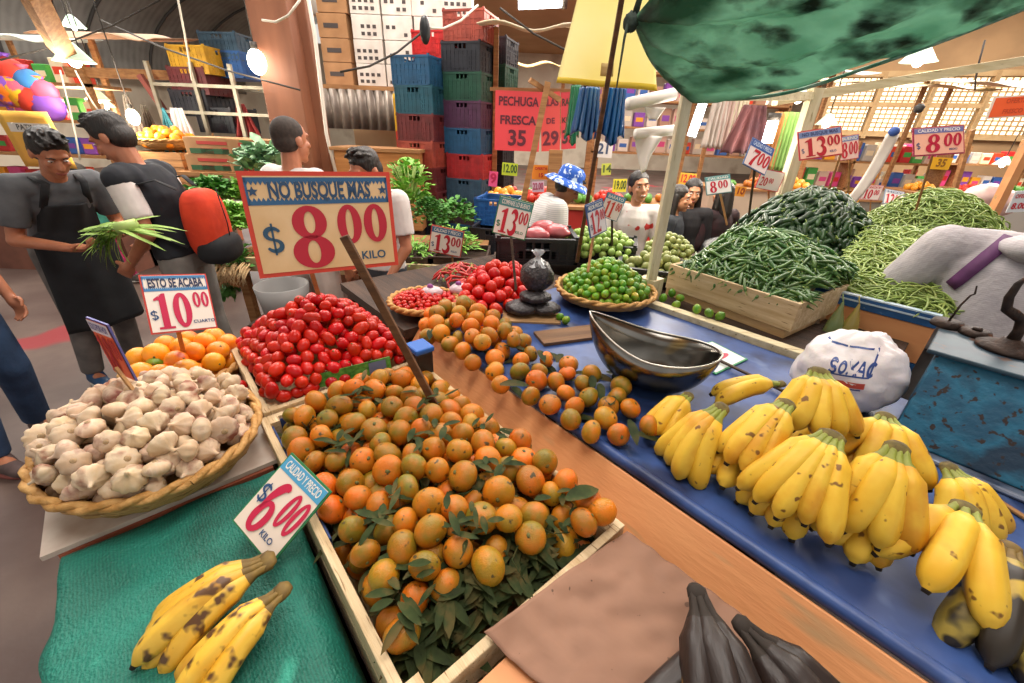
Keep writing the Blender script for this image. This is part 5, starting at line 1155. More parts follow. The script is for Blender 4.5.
o = mb().ell((0, 0, 0), (.04, .04, .09), 12, 8).build('connector', M('black plastic', '#16181c'), None, loc=aty(425, 30, 3.7)); tag(o, 'dark connector hanging on the wire by the cartons', 'connector')
# lamps
BULB = M('lit bulb', '#fff8e8', emit='#fff1d8', es=14); TUBEL = M('lit tube', '#ffffff', emit='#f4faff', es=9); SHADE = M('pale green shade', '#c8e4cc', rough=.4, emit='#d8f0d8', es=.5)
LAMPS = []
def lamp(px, py, y, label, r=.12, bulb=True):
    t = thing('hanging_lamp', label, 'lamp', aty(px, py, y)); b = mb(); b.lathe([(.015, r*1.0), (r*.25, r*.95), (r*.85, r*.15), (r, -.0), (r*.93, .0), (r*.8, r*.12), (.02, r*.85)], 20); b.build('lamp_shade', SHADE, t)
    b = mb(); b.ell((0, 0, .0), r*.3, 12, 8); b.build('bulb', BULB, t); LAMPS.append(V(aty(px, py, y))); b = mb(); b.tube([(0, 0, r), (0, 0, r+1.0)], .006, 5); b.build('cord', WIRE, t)
for px, py, y, lab, r in ((75, 62, 4, 'pale green lamp shade at the top left, the largest', .14), (98, 100, 5.5, 'small lamp shade above the man in grey', .12), (106, 107, 6.2, 'lowest small lamp shade behind the white cords', .11), (74, 27, 7, 'faint far lamp under the grey vault', .14), (656, 200, 7, 'x', .1), (798, 100, 5, 'white lamp shade left of the second canopy beam', .12), (826, 125, 6, 'white lamp shade below the beam by the lattice windows', .13), (1002, 165, 8, 'lamp shade low in front of the right lattice window', .14), (918, 62, 3.2, 'frosted lamp hanging under the tan roof on the right', .1), (757, 97, 8, 'distant lamp shade under the tarp edge', .15)):
    if lab != 'x': lamp(px, py, y, lab, r)
def bare(px, py, y, label, r=.05):
    t = thing('light_bulb', label, 'light bulb', aty(px, py, y)); b = mb(); b.ell((0, 0, 0), (r, r, r*1.35), 14, 10); b.build('glass_bulb', BULB, t); b = mb(); b.tube([(0, 0, r*1.2), (0, 0, r*2)], r*.4, 8); b.tube([(0, 0, r*2), (0, 0, r*2+.9)], .005, 5); b.build('socket', WIRE, t)
bare(133, 117, 4.2, 'warm lit bulb hanging between dark cloths'); bare(257, 62, 4.4, 'bright bare bulb left of the red brown column', .075); bare(713, 445, 1, 'x') if 0 else None
def tubelight(px, py, y, label, w=.08, l=.5, rx=0):
    t = thing('tube_lamp', label, 'lamp', aty(px, py, y), 0, None, (0, rx, 0)); b = mb(); b.tube([(0, 0, -l/2), (0, 0, l/2)], w*.5, 10); b.build('glass_tube', TUBEL, t); b = mb(); b.tube([(0, 0, l/2), (0, 0, l/2+.06)], w*.6, 10); b.build('socket', WIRE, t)
tubelight(697, 120, 3.2, 'bright white tube lamp right of the white post', .06, .2, .15); tubelight(770, 132, 4.2, 'smaller white lamp between the price cards and the clothes', .09, .18); tubelight(540, 0, 6, 'bright tube lamp at the top edge by the yellow sheet', .16, .5, 1.5)
# ---- stacked plastic crates at Y=5
CR = {n: M('crate plastic ' + n, a, b_, scale=14, rough=.5) for n, a, b_ in (('terracotta', '#a84c3c', '#8c3c30'), ('black', '#1e2028', '#2a2c34'), ('green', '#23503e', '#1c4234'), ('purple', '#54304e', '#462840'), ('blue', '#24587e', '#1e4a6c'), ('red', '#b02a2e', '#8e2226'), ('greyblue', '#38566c', '#2e485c'), ('navy', '#2a3550', '#222c44'), ('teal', '#22586a', '#1c4a5a'), ('maroon', '#6e2a2c', '#582224'), ('brown', '#4c3a3c', '#3e3032'), ('brightred', '#d42a2a', '#b82222'), ('brightblue', '#1f5fa8', '#184c8a'), ('yellow', '#d8a828', '#c09020'))}
pc = kids(plastic_crate(CR['blue'], .42, .42, .245))
pc['used'] = 0
first = [True]
def stack(px, y, rz, cols_, ztop, names, lab, group=None):
    p = aty(px, 100, y); R_ = random.Random(int(px))
    for i, c in enumerate(cols_):
        l = '%s plastic crate %s' % (names[i], lab[i] if isinstance(lab, (list, tuple)) else lab)
        loc = V((p.x + R_.uniform(-.012, .012), p.y, ztop-.247*(i+1))); rot = rz + R_.uniform(-.04, .04)
        if first[0]:
            pc.location = loc; pc.rotation_euler = (0, 0, rot); pc['label'] = l; first[0] = False
            for q in KIDS[pc.name]: q.material_slots[0].link = 'OBJECT'; q.material_slots[0].material = CR[c]
        else:
            crate_copy(pc, loc, rot, l, None, CR[c])
zt = aty(470, 14, 5.0).z
stack(471, 5.0, -.32, ['terracotta', 'black', 'green', 'purple', 'blue', 'red', 'greyblue', 'brown', 'blue', 'navy'], zt, ['terracotta', 'black', 'dark green', 'purple', 'mid blue', 'red', 'grey blue', 'brown', 'blue', 'navy'],
      ['on top of the tallest stack', 'second from the top of the tallest stack', 'between the black and the purple ones in the tallest stack', 'below the green one in the tallest stack', 'between the purple and red ones in the tallest stack', 'between two blue ones in the tallest stack', 'with white scrawl below the red one in the tallest stack', 'above the lowest blue one in the tallest stack', 'low in the tallest stack just above the greens', 'at the foot of the tallest stack'])
z2 = aty(420, 58, 4.9).z
stack(423, 4.9, -.32, ['blue', 'teal', 'maroon', 'terracotta', 'maroon', 'maroon', 'black', 'black'], z2, ['blue', 'teal', 'maroon', 'rust red', 'dark maroon', 'deep maroon', 'black', 'charcoal'],
      ['on top of the left stack', 'second from the top of the left stack', 'below the teal one in the left stack', 'with yellowish dents in the left stack', 'below the rust red one in the left stack', 'low in the left stack behind the celery', 'near the bottom of the left stack', 'at the foot of the left stack'])
z3 = aty(440, 34, 5.5).z
stack(441, 5.5, -.32, ['brightred', 'navy', 'maroon', 'navy', 'brown', 'maroon', 'navy', 'black', 'black'], z3, ['bright red', 'navy', 'maroon', 'dark navy', 'brown', 'dull maroon', 'deep navy', 'black', 'charcoal'],
      ['peeking out behind the tallest stack at its top left', 'hidden second in the rear left stack', 'third in the rear left stack', 'fourth in the rear left stack', 'fifth in the rear left stack', 'sixth in the rear left stack', 'seventh in the rear left stack', 'low in the rear left stack', 'at the foot of the rear left stack'])
z4 = aty(492, 40, 5.5).z
stack(493, 5.5, -.32, ['black', 'green', 'black', 'black', 'black', 'black', 'maroon', 'black', 'brightblue'], z4, ['black', 'dark green', 'sooty black', 'scuffed black', 'worn black', 'dull black', 'dark red', 'dusty black', 'bright blue'],
      ['on top of the rear right stack', 'second in the rear right stack', 'third in the rear right stack', 'fourth in the rear right stack', 'fifth in the rear right stack', 'sixth in the rear right stack', 'seventh in the rear right stack', 'eighth in the rear right stack', 'at the foot of the rear right stack'])
for (px, py, y, c, nm, lab) in ((500, 222, 4.3, 'brightblue', 'bright blue', 'right of the stacks above the green edged price card'), (497, 250, 4.0, 'black', 'low black', 'under the bright blue one beside the price card')):
    p = aty(px, py, y); crate_copy(pc, p, -.2, nm+' plastic crate '+lab, None, CR[c])
for (px, py, y, c, lab) in ((207, 76, 5.2, 'yellow', 'yellow plastic crate on the upper rail at the left'), (207, 96, 5.2, 'maroon', 'maroon plastic crate on the upper rail below the yellow one'), (208, 117, 5.2, 'black', 'black plastic crate lying on the lower rail at the left'), (232, 133, 5.2, 'black', 'black plastic crate behind the fruit cartons'), (240, 80, 5.4, 'brightblue', 'blue plastic crate beside the bare bulb'), (236, 63, 5.4, 'greyblue', 'grey blue plastic crate high beside the bare bulb')):
    crate_copy(pc, aty(px, py, y), -.1, lab, None, CR[c])
t = thing('metal_rack', 'metal rack carrying the crates at the left of the column', 'rack', (aty(215, 100, 5.2).x, 5.2, 0)); MET = M('pale metal bar', '#b8b09c', '#9a927e', scale=8, rough=.5, metal=.3)
for z in (1.05, 1.45, 1.75, 2.0):
    b = mb(); b.beam((-.45, -.25, z), (.75, -.25, z), .03, .03); b.beam((-.45, .25, z), (.75, .25, z), .03, .03); b.build('rail', MET, t, False)
for x in (-.45, 0, .4, .75): b = mb(); b.beam((x, -.25, 0), (x, -.25, 2.2), .035, .035, up=(0, 1, 0)); b.build('upright', MET, t, False)
# ---- cartons
CARD = M('brown carton', '#b88a60', '#a47850', scale=5, rough=.8); WCARD = M('white carton', '#e4ddd4', '#d0c6bc', scale=5, rough=.7); INK = M('dark carton print', '#4a4240', rough=.7); REDI = M('red carton print', '#b83a34', rough=.6); GRNI = M('green carton print', '#2e5a38', rough=.6)
def carton(name, loc, w, d_, h, m_, rz=0, prints=(), label=None, group=None):
    t = thing(name, label, 'carton', loc, rz, group); b = mb(); b.box((-w/2, -d_/2, 0), (w/2, d_/2, h)); bo = b.build('body', m_, t, False, bevel=.004)
    b = mb(); b.box((-w/2-.001, -.025, h), (w/2+.001, .025, h+.002)); b.build('tape', M('parcel tape', '#c8b088', rough=.3), t, False)
    for (x0, x1, z0, z1, pm) in prints:
        b = mb(); b.box((x0*w-w/2, -d_/2-.003, z0*h), (x1*w-w/2, -d_/2-.001, z1*h)); b.build('print', pm, bo, False)
    return t
base = aty(380, 88, 6.0); R_ = random.Random(4); names = ['topmost', 'upper', 'second', 'third', 'fourth', 'middle', 'sixth', 'lower']
cols_ = [(-2.16, CARD, 'brown cardboard', 'the narrow brown carton column'), (-1.78, WCARD, 'white printed', 'the first white carton column'), (-1.42, WCARD, 'plain white', 'the second white carton column'), (-1.08, WCARD, 'off white', 'the third white carton column'), (-.76, WCARD, 'pale scribbled', 'the carton column nearest the crates')]
for ci, (x, m_, nm, lab) in enumerate(cols_):
    for k in range(6):
        pr = []
        if ci: pr = [(.1+.2*(q % 4), .22+.2*(q % 4), .15+.3*(q//4), .3+.3*(q//4), INK) for q in range(8) if R_.random() < (.9 if ci in (1, 4) else .25)]
        else: pr = [(.2, .7, .4, .6, INK)]
        carton('carton', (x*1.02+R_.uniform(-.01, .01), 6.0, base.z+k*.235), .34, .36, .23, m_, R_.uniform(-.04, .04), pr, '%s carton, %s up in %s' % (nm, ['first', 'second', 'third', 'fourth', 'fifth', 'sixth'][k], lab))
t = thing('loft_platform', 'corrugated metal platform under the white cartons', 'platform', (-1.55, 6.0, 0))
b = mb(); b.box((-1.0, -.35, base.z-.05), (1.0, .4, base.z-.005)); b.build('deck', TIMB, t, False)
b = mb(); b.grid(lambda u, v: (-1.0+1.9*u, -.36+.03*math.sin(u*110), base.z-.05-.42*v), 120, 2, .004); b.build('corrugated_front', M('corrugated zinc', '#a89c90', '#7c7068', scale=5, rough=.45, metal=.4), t)
for x in (-.95, .9): b = mb(); b.box((x-.05, -.3, 0), (x+.05, -.2, base.z-.05)); b.build('upright', TIMB, t, False)
b = mb(); b.box((-2.4, 6.6, 0), (-.3, 6.7, base.z)); o = b.build('partition_panel', M('tan panel', '#b8946c', '#9c7a58', scale=1.5, rough=.7), None, False); tag(o, 'tan partition panel below the corrugated platform', 'panel')
p = aty(382, 172, 4.6); t = thing('wooden_counter', 'orange brown wooden counter behind the greens, left of the crate stacks', 'counter', (p.x, p.y, 0)); b = mb(); b.box((-.42, -.15, .7), (.42, .3, p.z+.20)); b.build('front_panel', M('orange wood', '#c88a50', '#b47840', **WOODY), t, False, bevel=.01); b = mb(); b.box((-.45, -.17, p.z+.20), (.45, .32, p.z+.23)); b.build('top', TIMB, t, False); b = mb(); b.box((-.4, -.1, 0), (.4, .25, .7)); b.build('plinth', DARKW, t, False)
p = aty(402, 135, 5.3); o = mb().grid(lambda u, v: (.14*(u-.5), .008*math.sin(8*u), .62*(v-.5)), 8, 10, .003).build('yellow_banner', M('yellow banner cloth', '#e8b820', '#d8a41c', scale=3, rough=.7, spots=('#c83a28', 4, .62, .03)), None, loc=p+V((0, 0, .1))); tag(o, 'narrow yellow banner left of the crate stacks', 'banner')
# fruit cartons at the left
for px, py, lab, w in ((224, 155, 'fruit carton with red and green print, upper left one', .46), (225, 171, 'fruit carton with red and green print, lower left one', .46), (262, 157, 'fruit carton with red print right of the upper left one', .4), (263, 172, 'fruit carton behind the lettuce right of the lower left one', .4)):
    p = aty(px, py, 4.3); carton('fruit_carton', p-V((0, 0, 0)), w, .34, .155, CARD, .02, [(.08, .9, .12, .4, GRNI), (.3, .55, .12, .42, REDI), (.25, .85, .62, .8, REDI), (.72, .95, .15, .45, REDI)], lab)
t = thing('carton_shelf', 'wooden shelf stand carrying the fruit cartons', 'shelf', (aty(242, 171, 4.3).x, 4.3, 0)); zz = aty(225, 171, 4.3).z; b = mb(); b.box((-.5, -.2, zz-.04), (.5, .2, zz)); b.build('board', TIMB, t, False)
for x in (-.45, .45): b = mb(); b.box((x-.03, -.15, 0), (x+.03, .15, zz-.04)); b.build('upright', TIMB, t, False)
# basket of oranges on slat crates
p = aty(170, 150, 4.4); basket('orange_basket', 'far round basket of oranges on wooden crates behind the red backpack', p, .25, .10, flare=.8)
far = [orange_proto(ORG)]; far[0].scale = (1.2,)*3
def foh(x, y): return .12+.11*max(0, 1-(math.hypot(x, y)/.24)**2)
pts = heap(60, .042, ((lambda x, y: math.hypot(x, y) < .2), (-.22, .22, -.22, .22)), foh, lambda x, y: .02, 41, k=4, layers=2)
scatter(far, pts, 'orange in the far basket behind the red backpack', 'oranges in the far basket', R1, Matrix.Translation(p), smin=1.15, smax=1.3)
for k in range(4): slat = crate_at('slat_crate', ['pine slat crate directly under the far orange basket', 'second pine slat crate below the far orange basket', 'third pine slat crate below the far orange basket', 'lowest pine slat crate below the far orange basket'][k], (p.x-.24, p.y-.2, p.z-.135*(k+1)-.005), .0, .48, .4, .13, TIMB, 2)
t = thing('crate_stand', 'dark stand beneath the pine slat crates at the left', 'stand', (p.x, p.y, 0)); b = mb(); b.box((-.25, -.2, 0), (.25, .2, p.z-.55)); b.box((-.27, -.22, p.z-.57), (.27, .22, p.z-.546)); b.build('plinth', DARKW, t, False)
# cloths hanging beside the warm bulb, teal cloth, white bags
def cloth(name, label, px, py, y, w, h, c1, c2, taper=.5, cat='cloth', fold=3, amp=.03):
    p = aty(px, py, y); o = mb().grid(lambda u, v: (w*(u-.5)*(taper+(1-taper)*v), amp*(math.sin(fold*2*PI*u*(1+.3*u)+v)+.6*noise.noise(V((u*5, v*3, px))))*(.3+v), -h*v*(1-.12*abs(noise.noise(V((u*4, 1, px)))))), 30, 12, .004).build(name, M('cloth '+c1, c1, c2, scale=6, rough=.8), None, loc=p); return tag(o, label, cat)
cloth('hanging_cloth', 'dark hanging cloth left of the warm bulb', 125, 95, 4.3, .25, .42, '#3c342e', '#54483c', .2); cloth('hanging_cloth', 'dark hanging cloth right of the warm bulb', 143, 105, 4.5, .2, .36, '#463c34', '#5c5044', .3)
cloth('hanging_cloth', 'teal triangular cloth above the far orange basket', 163, 108, 4.6, .28, .40, '#4c9aa8', '#3c8494', .05); cloth('hanging_bag', 'white plastic bags hanging right of the teal cloth', 176, 108, 4.6, .26, .36, '#e8dcd8', '#d4c4c4', .5, 'bag'); cloth('hanging_cloth', 'small red cloth at the foot of the rack', 240, 104, 5.0, .3, .32, '#a83a38', '#8c3030', .3)
cloth('hanging_cloth', 'dark jacket hanging behind the smiling person, right of the white post', 755, 105, 4.4, .42, .42, '#4a2c30', '#6a3c3c', .5); cloth('hanging_cloth', 'green cloth hanging left of the second canopy post', 792, 112, 5.2, .18, .6, '#8ab060', '#7ca052', .9); cloth('hanging_cloth', 'orange brown cloth left of the hanging green cloth', 782, 112, 5.2, .16, .6, '#b8804a', '#a4703e', .9)
for i, px in enumerate((722, 732, 742)): cloth('hanging_cloth', ['pale shirt hanging right of the white tube lamp', 'pinkish shirt in the row of hanging clothes', 'cream shirt at the end of the row of hanging clothes'][i], px, 96+i, 5.0, .2, .5, ['#d8ccc0', '#d4b8ac', '#dccfb4'][i], ['#c8bcb0', '#c4a89c', '#ccbfa4'][i], .8)
# back partition with pale pink wall behind the clothes
# candy bags
CANDY = ['#e87a20', '#c83a2a', '#7a4ab0', '#f0b428', '#3a78b8', '#e05a78']
for i, (px, py, s_, c, lab) in enumerate(((8, 88, .19, 0, 'orange patterned bag at the far left of the candy display'), (22, 92, .17, 3, 'yellow patterned bag second in the candy display'), (35, 100, .16, 1, 'red patterned bag in the middle of the candy display'), (48, 106, .15, 2, 'purple pointed bag at the right of the candy display'), (28, 82, .13, 4, 'blue patterned bag high in the candy display'), (44, 92, .12, 5, 'pink patterned bag above the purple one'), (10, 72, .14, 1, 'dark red bag topmost in the candy display'))):
    t = thing('candy_bag', lab, 'bag', aty(px, py, 4.2)); b = mb(); b.ell((0, 0, 0), (s_, s_*.6, s_*.8), 18, 12, fn=lambda d, i=i: 1+.15*noise.noise(d*3+V((i, 0, 0)))); b.build('bag_body', M('candy print %d' % c, CANDY[c], CANDY[(c+2) % 6], scale=12, rough=.4, lo=.5, hi=.56), t); b = mb(); b.lathe([(.015, s_*.7), (.05, s_*1.0), (.0, s_*.85)], 10); b.build('knot', M('candy print %d' % ((c+1) % 6), CANDY[(c+1) % 6]), t)
p = aty(36, 140, 3.9); t = thing('yellow_banner', 'yellow banner with a printed word behind the man in grey', 'banner', p); b = mb(); b.grid(lambda u, v: (.46*(u-.5)-.06*(v-.5), .01*math.sin(6*u), .44*(v-.5)), 8, 8, .004); b.build('sheet', M('yellow banner cloth b', '#f0bc50', '#e8a848', scale=3, rough=.7), t); b = mb(); b.box((-.17, -.016, .06), (.19, -.012, .13)); bo = b.build('white_strip', WCARD, t, False)
text_obj('PATINES', .06, INK, bo, (.01, -.018, .095), 'lettering')
# stall fronts far left
t = thing('candy_stall', 'cluttered wooden stall with shelves at the far left', 'stall', (aty(30, 200, 4.6).x, 4.7, 0))
b = mb(); b.box((-.9, 0, 0), (.75, .9, .9)); b.build('counter', M('dull painted counter', '#8c5a48', '#6c4438', scale=3, rough=.7), t, False)
for z in (1.25, 1.6, 1.95): b = mb(); b.box((-.9, .3, z), (.75, .85, z+.03)); b.build('shelf', TIMB, t, False)
for x in (-.88, .72): b = mb(); b.box((x-.03, .3, 0), (x+.03, .36, 2.2)); b.build('upright', TIMB, t, False)
R_ = random.Random(19); PK = ['#e84a2a', '#f0a828', '#4aa84a', '#3a6ab8', '#d84a88', '#f4e4c0', '#8a4ab0', '#c82a2a']
nm = {'#e84a2a': 'orange red', '#f0a828': 'amber', '#4aa84a': 'green', '#3a6ab8': 'blue', '#d84a88': 'pink', '#f4e4c0': 'cream', '#8a4ab0': 'violet', '#c82a2a': 'deep red'}
X0 = aty(30, 200, 4.6).x
def packet(loc, w, h, d_, c, label, group=None, rz=0):
    t = thing('packet', label, 'packet', loc, rz, group); b = mb(); b.box((-w/2, -d_/2, 0), (w/2, d_/2, h)); bo = b.build('wrapper', M('packet '+c, c, rough=.4), t, False, bevel=.01)
    b = mb(); b.box((-w*.35, -d_/2-.003, h*.35), (w*.35, -d_/2-.001, h*.65)); b.build('printed_patch', M('packet '+PK[(PK.index(c)+3) % 8], PK[(PK.index(c)+3) % 8], rough=.4), bo, False)
for z, sn in ((.9, 'counter'), (1.28, 'lower shelf'), (1.63, 'middle shelf'), (1.98, 'top shelf')):
    for i in range(8):
        c = PK[(i*3+int(z*10)) % 8]; packet((X0-.8+i*.2, 4.7+.45, z), .15, R_.uniform(.14, .24), .1, c, '%s packet on the %s of the far left stall, %s' % (nm[c], sn, ['leftmost', 'second from left', 'third from left', 'left of centre', 'right of centre', 'third from right', 'second from right', 'rightmost'][i]))
t = thing('packet_shelf', 'crowded shelf of packets far behind the white post', 'shelf', (2.7, 7.6, 0))
for z in (1.42, 1.80, 2.18, 2.56): b = mb(); b.box((-1.5, 0, z), (1.6, .35, z+.03)); b.build('board', TIMB, t, False)
for x in (-1.5, 0, 1.57): b = mb(); b.box((x, 0, 0), (x+.04, .3, 2.9)); b.build('upright', TIMB, t, False)
PK += ['#e8dcd0', '#d8b8a8', '#c8c0b4', '#b89078']; nm.update({'#e8dcd0': 'off white', '#d8b8a8': 'dusty pink', '#c8c0b4': 'pale grey', '#b89078': 'tan'})
for z, sn in ((1.45, 'lowest board'), (1.83, 'second board'), (2.21, 'third board'), (2.59, 'top board')):
    for i in range(14):
        c = PK[(i*5+int(z*100)) % 12] if (i+int(z*10)) % 3 == 0 else PK[8+(i*3+int(z*7)) % 4]; packet((2.7-1.38+i*.212, 7.8, z), .17, R_.uniform(.16, .3), .14, c, '%s packet on the %s of the far shelf, %s from left' % (nm[c], sn, ['first', 'second', 'third', 'fourth', 'fifth', 'sixth', 'seventh', 'eighth', 'ninth', 'tenth', 'eleventh', 'twelfth', 'thirteenth', 'last'][i]))
for (sx_, sy_, zz_, wd_, wh) in ((5.6, 7.6, (1.0, 1.42), 'lattice wall', 'left'), (8.4, 8.6, (1.0, 1.42), 'lattice wall', 'right')):
    t = thing('goods_shelf', 'long low shelf of mixed goods below the lattice windows, %s one' % wh, 'shelf', (sx_, sy_, 0))
    for z in zz_: b = mb(); b.box((-1.5, 0, z), (1.6, .35, z+.03)); b.build('board', TIMB, t, False)
    for x in (-1.5, 0, 1.57): b = mb(); b.box((x, 0, 0), (x+.04, .3, 1.75)); b.build('upright', TIMB, t, False)
    for z in zz_:
        for i in range(14):
            c = PK[(i*7+int(z*10)) % 12]; packet((sx_-1.38+i*.212, sy_+.2, z+.03), .17, R_.uniform(.14, .3), .14, c, '%s packet on the %s board of the %s goods shelf, %s from left' % (nm[c], 'lower' if z < 1.2 else 'upper', wh, ['first', 'second', 'third', 'fourth', 'fifth', 'sixth', 'seventh', 'eighth', 'ninth', 'tenth', 'eleventh', 'twelfth', 'thirteenth', 'last'][i]))
# green crates and child behind the greens
crate_copy(pc, aty(100, 262, 4.6), .1, 'green plastic crate on the floor behind the man in the apron', None, CR['green']); crate_copy(pc, aty(100, 262, 4.6)+V((0, 0, .247)), .15, 'dark green plastic crate stacked on another behind the apron', None, CR['green'])
person('child in pink trousers and grey sneakers between the two men', V((aty(125, 285, 4.3).x, 4.3, 0)), math.radians(100), 1.25, wear=(('tshirt', fabric('teal child top', '#3c8a7c', '#2c7468')), ('leggings', fabric('pink trousers', '#b02a5c', '#982050'))), shoes=(M('grey sneaker', '#6a6460', '#58524e', scale=9), WSOLE), hair=('short', HAIR), face=False, L=dict(kn=(-.10, .12, .5), an=(-.12, .04, .085)), R=dict(an=(.11, -.12, .11)))
# ---- vegetable table with greens
t = thing('vegetable_table', 'long wooden table of leafy greens behind the tomato crate', 'table', (0, 0, 0))
b = mb(); b.box((-2.15, 2.95, .74), (-.25, 3.9, .79)); b.build('table_top', TIMB, t, False)
b = mb(); b.box((-2.15, 2.92, .70), (-.25, 2.95, .80)); b.build('front_rail', M('pale rail', '#c8b48c', '#b09a70', **WOODY), t, False)
for x in (-2.08, -1.2, -.32):
    for y in (3.0, 3.8): b = mb(); b.box((x-.03, y-.03, 0), (x+.03, y+.03, .74)); b.build('leg', TIMB, t, False)
LETT = M('lettuce leaf', '#5c9a34', '#7cb44a', scale=14, rough=.5, rand=.1, c3='#8cc050'); PARS = M('parsley leaf', '#3c7a2c', '#5a9440', scale=18, rough=.6, rand=.12); KALE = M('pale kale leaf', '#6a9470', '#9cbc94', scale=14, rough=.55, rand=.1); STALK = M('pale stalk', '#b8cc7c', '#94b45c', scale=8, rough=.5); ROOTM = M('pale root', '#d4b88c', '#b8986c', scale=10, rough=.8)
def leafy(name, label, cat, loc, rad, n, L, W, mat_, seed, up=.6, stalks=0, ruffle=.3, group=None, roots=False, hgt=None):
    R_ = random.Random(seed); t = thing(name, label, cat, loc, 0, group); b = mb(); hgt = hgt or rad
    for i in range(n):
        a = R_.uniform(0, 6.28); e = R_.uniform(.05, 1.4); rr = rad*R_.uniform(.35, 1); p = V((math.cos(a)*math.cos(e)*rr, math.sin(a)*math.cos(e)*rr, math.sin(e)*hgt*R_.uniform(.5, 1)))
        d = V((math.cos(a)+R_.uniform(-.5, .5), math.sin(a)+R_.uniform(-.5, .5), up+R_.uniform(-.4, .6))).normalized(); o_ = len(b.v)
        leaf_mesh(b, p, d, (R_.uniform(-.4, .4), R_.uniform(-.4, .4), 1), L*R_.uniform(.7, 1.2), W*R_.uniform(.7, 1.3), R_.uniform(.1, .6), 4)
        for k in range(o_, len(b.v)): v = b.v[k]; b.v[k] = (v[0]+R_.uniform(-1, 1)*W*ruffle, v[1]+R_.uniform(-1, 1)*W*ruffle, v[2]+R_.uniform(-1, 1)*W*ruffle)
    b.build('leaves', mat_, t)
    if stalks:
        b = mb()
        for i in range(stalks): a = R_.uniform(0, 6.28); b.tube([(math.cos(a)*rad*.15, math.sin(a)*rad*.15, 0), (math.cos(a)*rad*.35, math.sin(a)*rad*.35, hgt*.4), (math.cos(a)*rad*.8, math.sin(a)*rad*.8, hgt*.85)], [.008, .007, .003], 5)
        b.build('stalks', STALK, t)
    if roots:
        b = mb()
        for i in range(60): a = R_.uniform(0, 6.28); p = V((R_.uniform(-1, 1)*rad, -rad*.8, R_.uniform(-.02, .04))); b.tube([p+V((0, .06, .02)), p, p+V((R_.uniform(-.02, .02), -.04, -.03)), p+V((R_.uniform(-.03, .03), -.06, -.08))], [.006, .008, .003, .001], 5)
        b.build('roots', ROOTM, t)
    return t
def lf(px, py, y, **k): return aty(px, py, y)
for args in (
 ('lettuce_head', 'bright curly lettuce left of the big price sign', 'lettuce', aty(232, 228, 3.1), .17, 380, .06, .032, LETT, 1, .8),
 ('lettuce_head', 'dull green lettuce above the bright one by the backpack', 'lettuce', aty(215, 200, 3.5), .17, 330, .06, .03, PARS, 2, .8),
 ('lettuce_head', 'bluish green lettuce touching the red backpack', 'lettuce', aty(203, 225, 3.4), .15, 300, .06, .03, KALE, 3, .7),
 ('lettuce_head', 'curly lettuce half hidden by the left edge of the big sign', 'lettuce', aty(248, 200, 3.6), .15, 300, .06, .03, LETT, 4, .8),
 ('kale_bunch', 'pale silvery kale bunch beside the shaved head', 'kale', aty(272, 172, 3.7), .19, 150, .12, .045, KALE, 5, .9),
 ('herb_bunch', 'dark herb bunch on the table edge below the lettuce', 'herbs', aty(232, 262, 2.98), .17, 220, .05, .016, PARS, 6, .6),
 ('parsley_bunch', 'round dark parsley bunch right of the big price sign', 'parsley', aty(430, 222, 3.4), .19, 330, .035, .016, PARS, 7, .8),
 ('herb_bunch', 'trailing dark herbs hanging off the table near the brown legs', 'herbs', aty(226, 292, 2.95), .07, 60, .06, .02, PARS, 12, -.8)):
    leafy(*args)
leafy('radish_bunch', 'bunch with pale roots hanging over the table edge by the grey trousers', 'herbs', aty(215, 272, 2.95), .15, 90, .06, .016, PARS, 8, .6, roots=True)
leafy('radish_bunch', 'second pale rooted bunch under the bright lettuce', 'herbs', aty(240, 268, 2.93), .12, 60, .05, .016, PARS, 18, .6, roots=True)
leafy('celery_bunch', 'tall pale green celery bunch right of the big price sign', 'celery', aty(410, 203, 3.5), .17, 170, .07, .028, LETT, 9, .9, stalks=40, hgt=.34)
leafy('herb_bunch', 'flat pile of green beans and herbs left of the red 13.00 card', 'herbs', aty(415, 265, 3.1), .20, 260, .07, .008, LETT, 10, .4)
leafy('herb_bunch', 'flat pile of pale green herbs right of the red 13.00 card', 'herbs', aty(455, 250, 3.25), .19, 260, .07, .008, LETT, 11, .4)
leafy('herb_bunch', 'dark herbs in the far part of the table below the crates', 'herbs', aty(455, 222, 3.7), .2, 180, .06, .02, PARS, 13, .5)
RAD = M('radish red', '#c82a4a', rough=.35); 
for i, (px, py) in enumerate(((396, 208), (401, 205), (399, 213), (405, 211))):
    b = mb(); b.ell((0, 0, 0), .032, 12, 8); b.tube([(0, 0, .03), (.01, 0, .055)], .004, 5); o = b.build('radish', RAD, None, loc=aty(px, py, 3.25)); tag(o, 'red radish beside the celery stalks', 'radish', 'radishes beside the celery')
for px, py, lab in ((412, 262, 'pine box holding herbs left of the red 13.00 card'), (462, 250, 'pine box holding herbs right of the red 13.00 card')): p = aty(px, py, 3.15); crate_at('herb_box', lab, (p.x-.23, p.y-.2, .795), 0, .44, .4, max(.05, p.z-.80), DARKW, 1, cat='box')
o = mb().lathe([(0, 0), (.12, 0), (.15, .2), (.14, .2), (.11, .01), (0, .01)], 24).build('grey_bucket', M('grey bucket', '#8c8a88', rough=.5), None, loc=atz(282, 312, .8)); tag(o, 'grey bucket behind the plum tomatoes', 'bucket')
o.location = (aty(285, 300, 2.3).x, 2.3, aty(285, 315, 2.3).z); 
t = thing('bucket_stool', 'low dark stool under the grey bucket', 'stool', (o.location.x, 2.3, 0)); b = mb(); b.box((-.16, -.16, 0), (.16, .16, o.location.z-.002)); b.build('box_seat', DARKW, t, False)
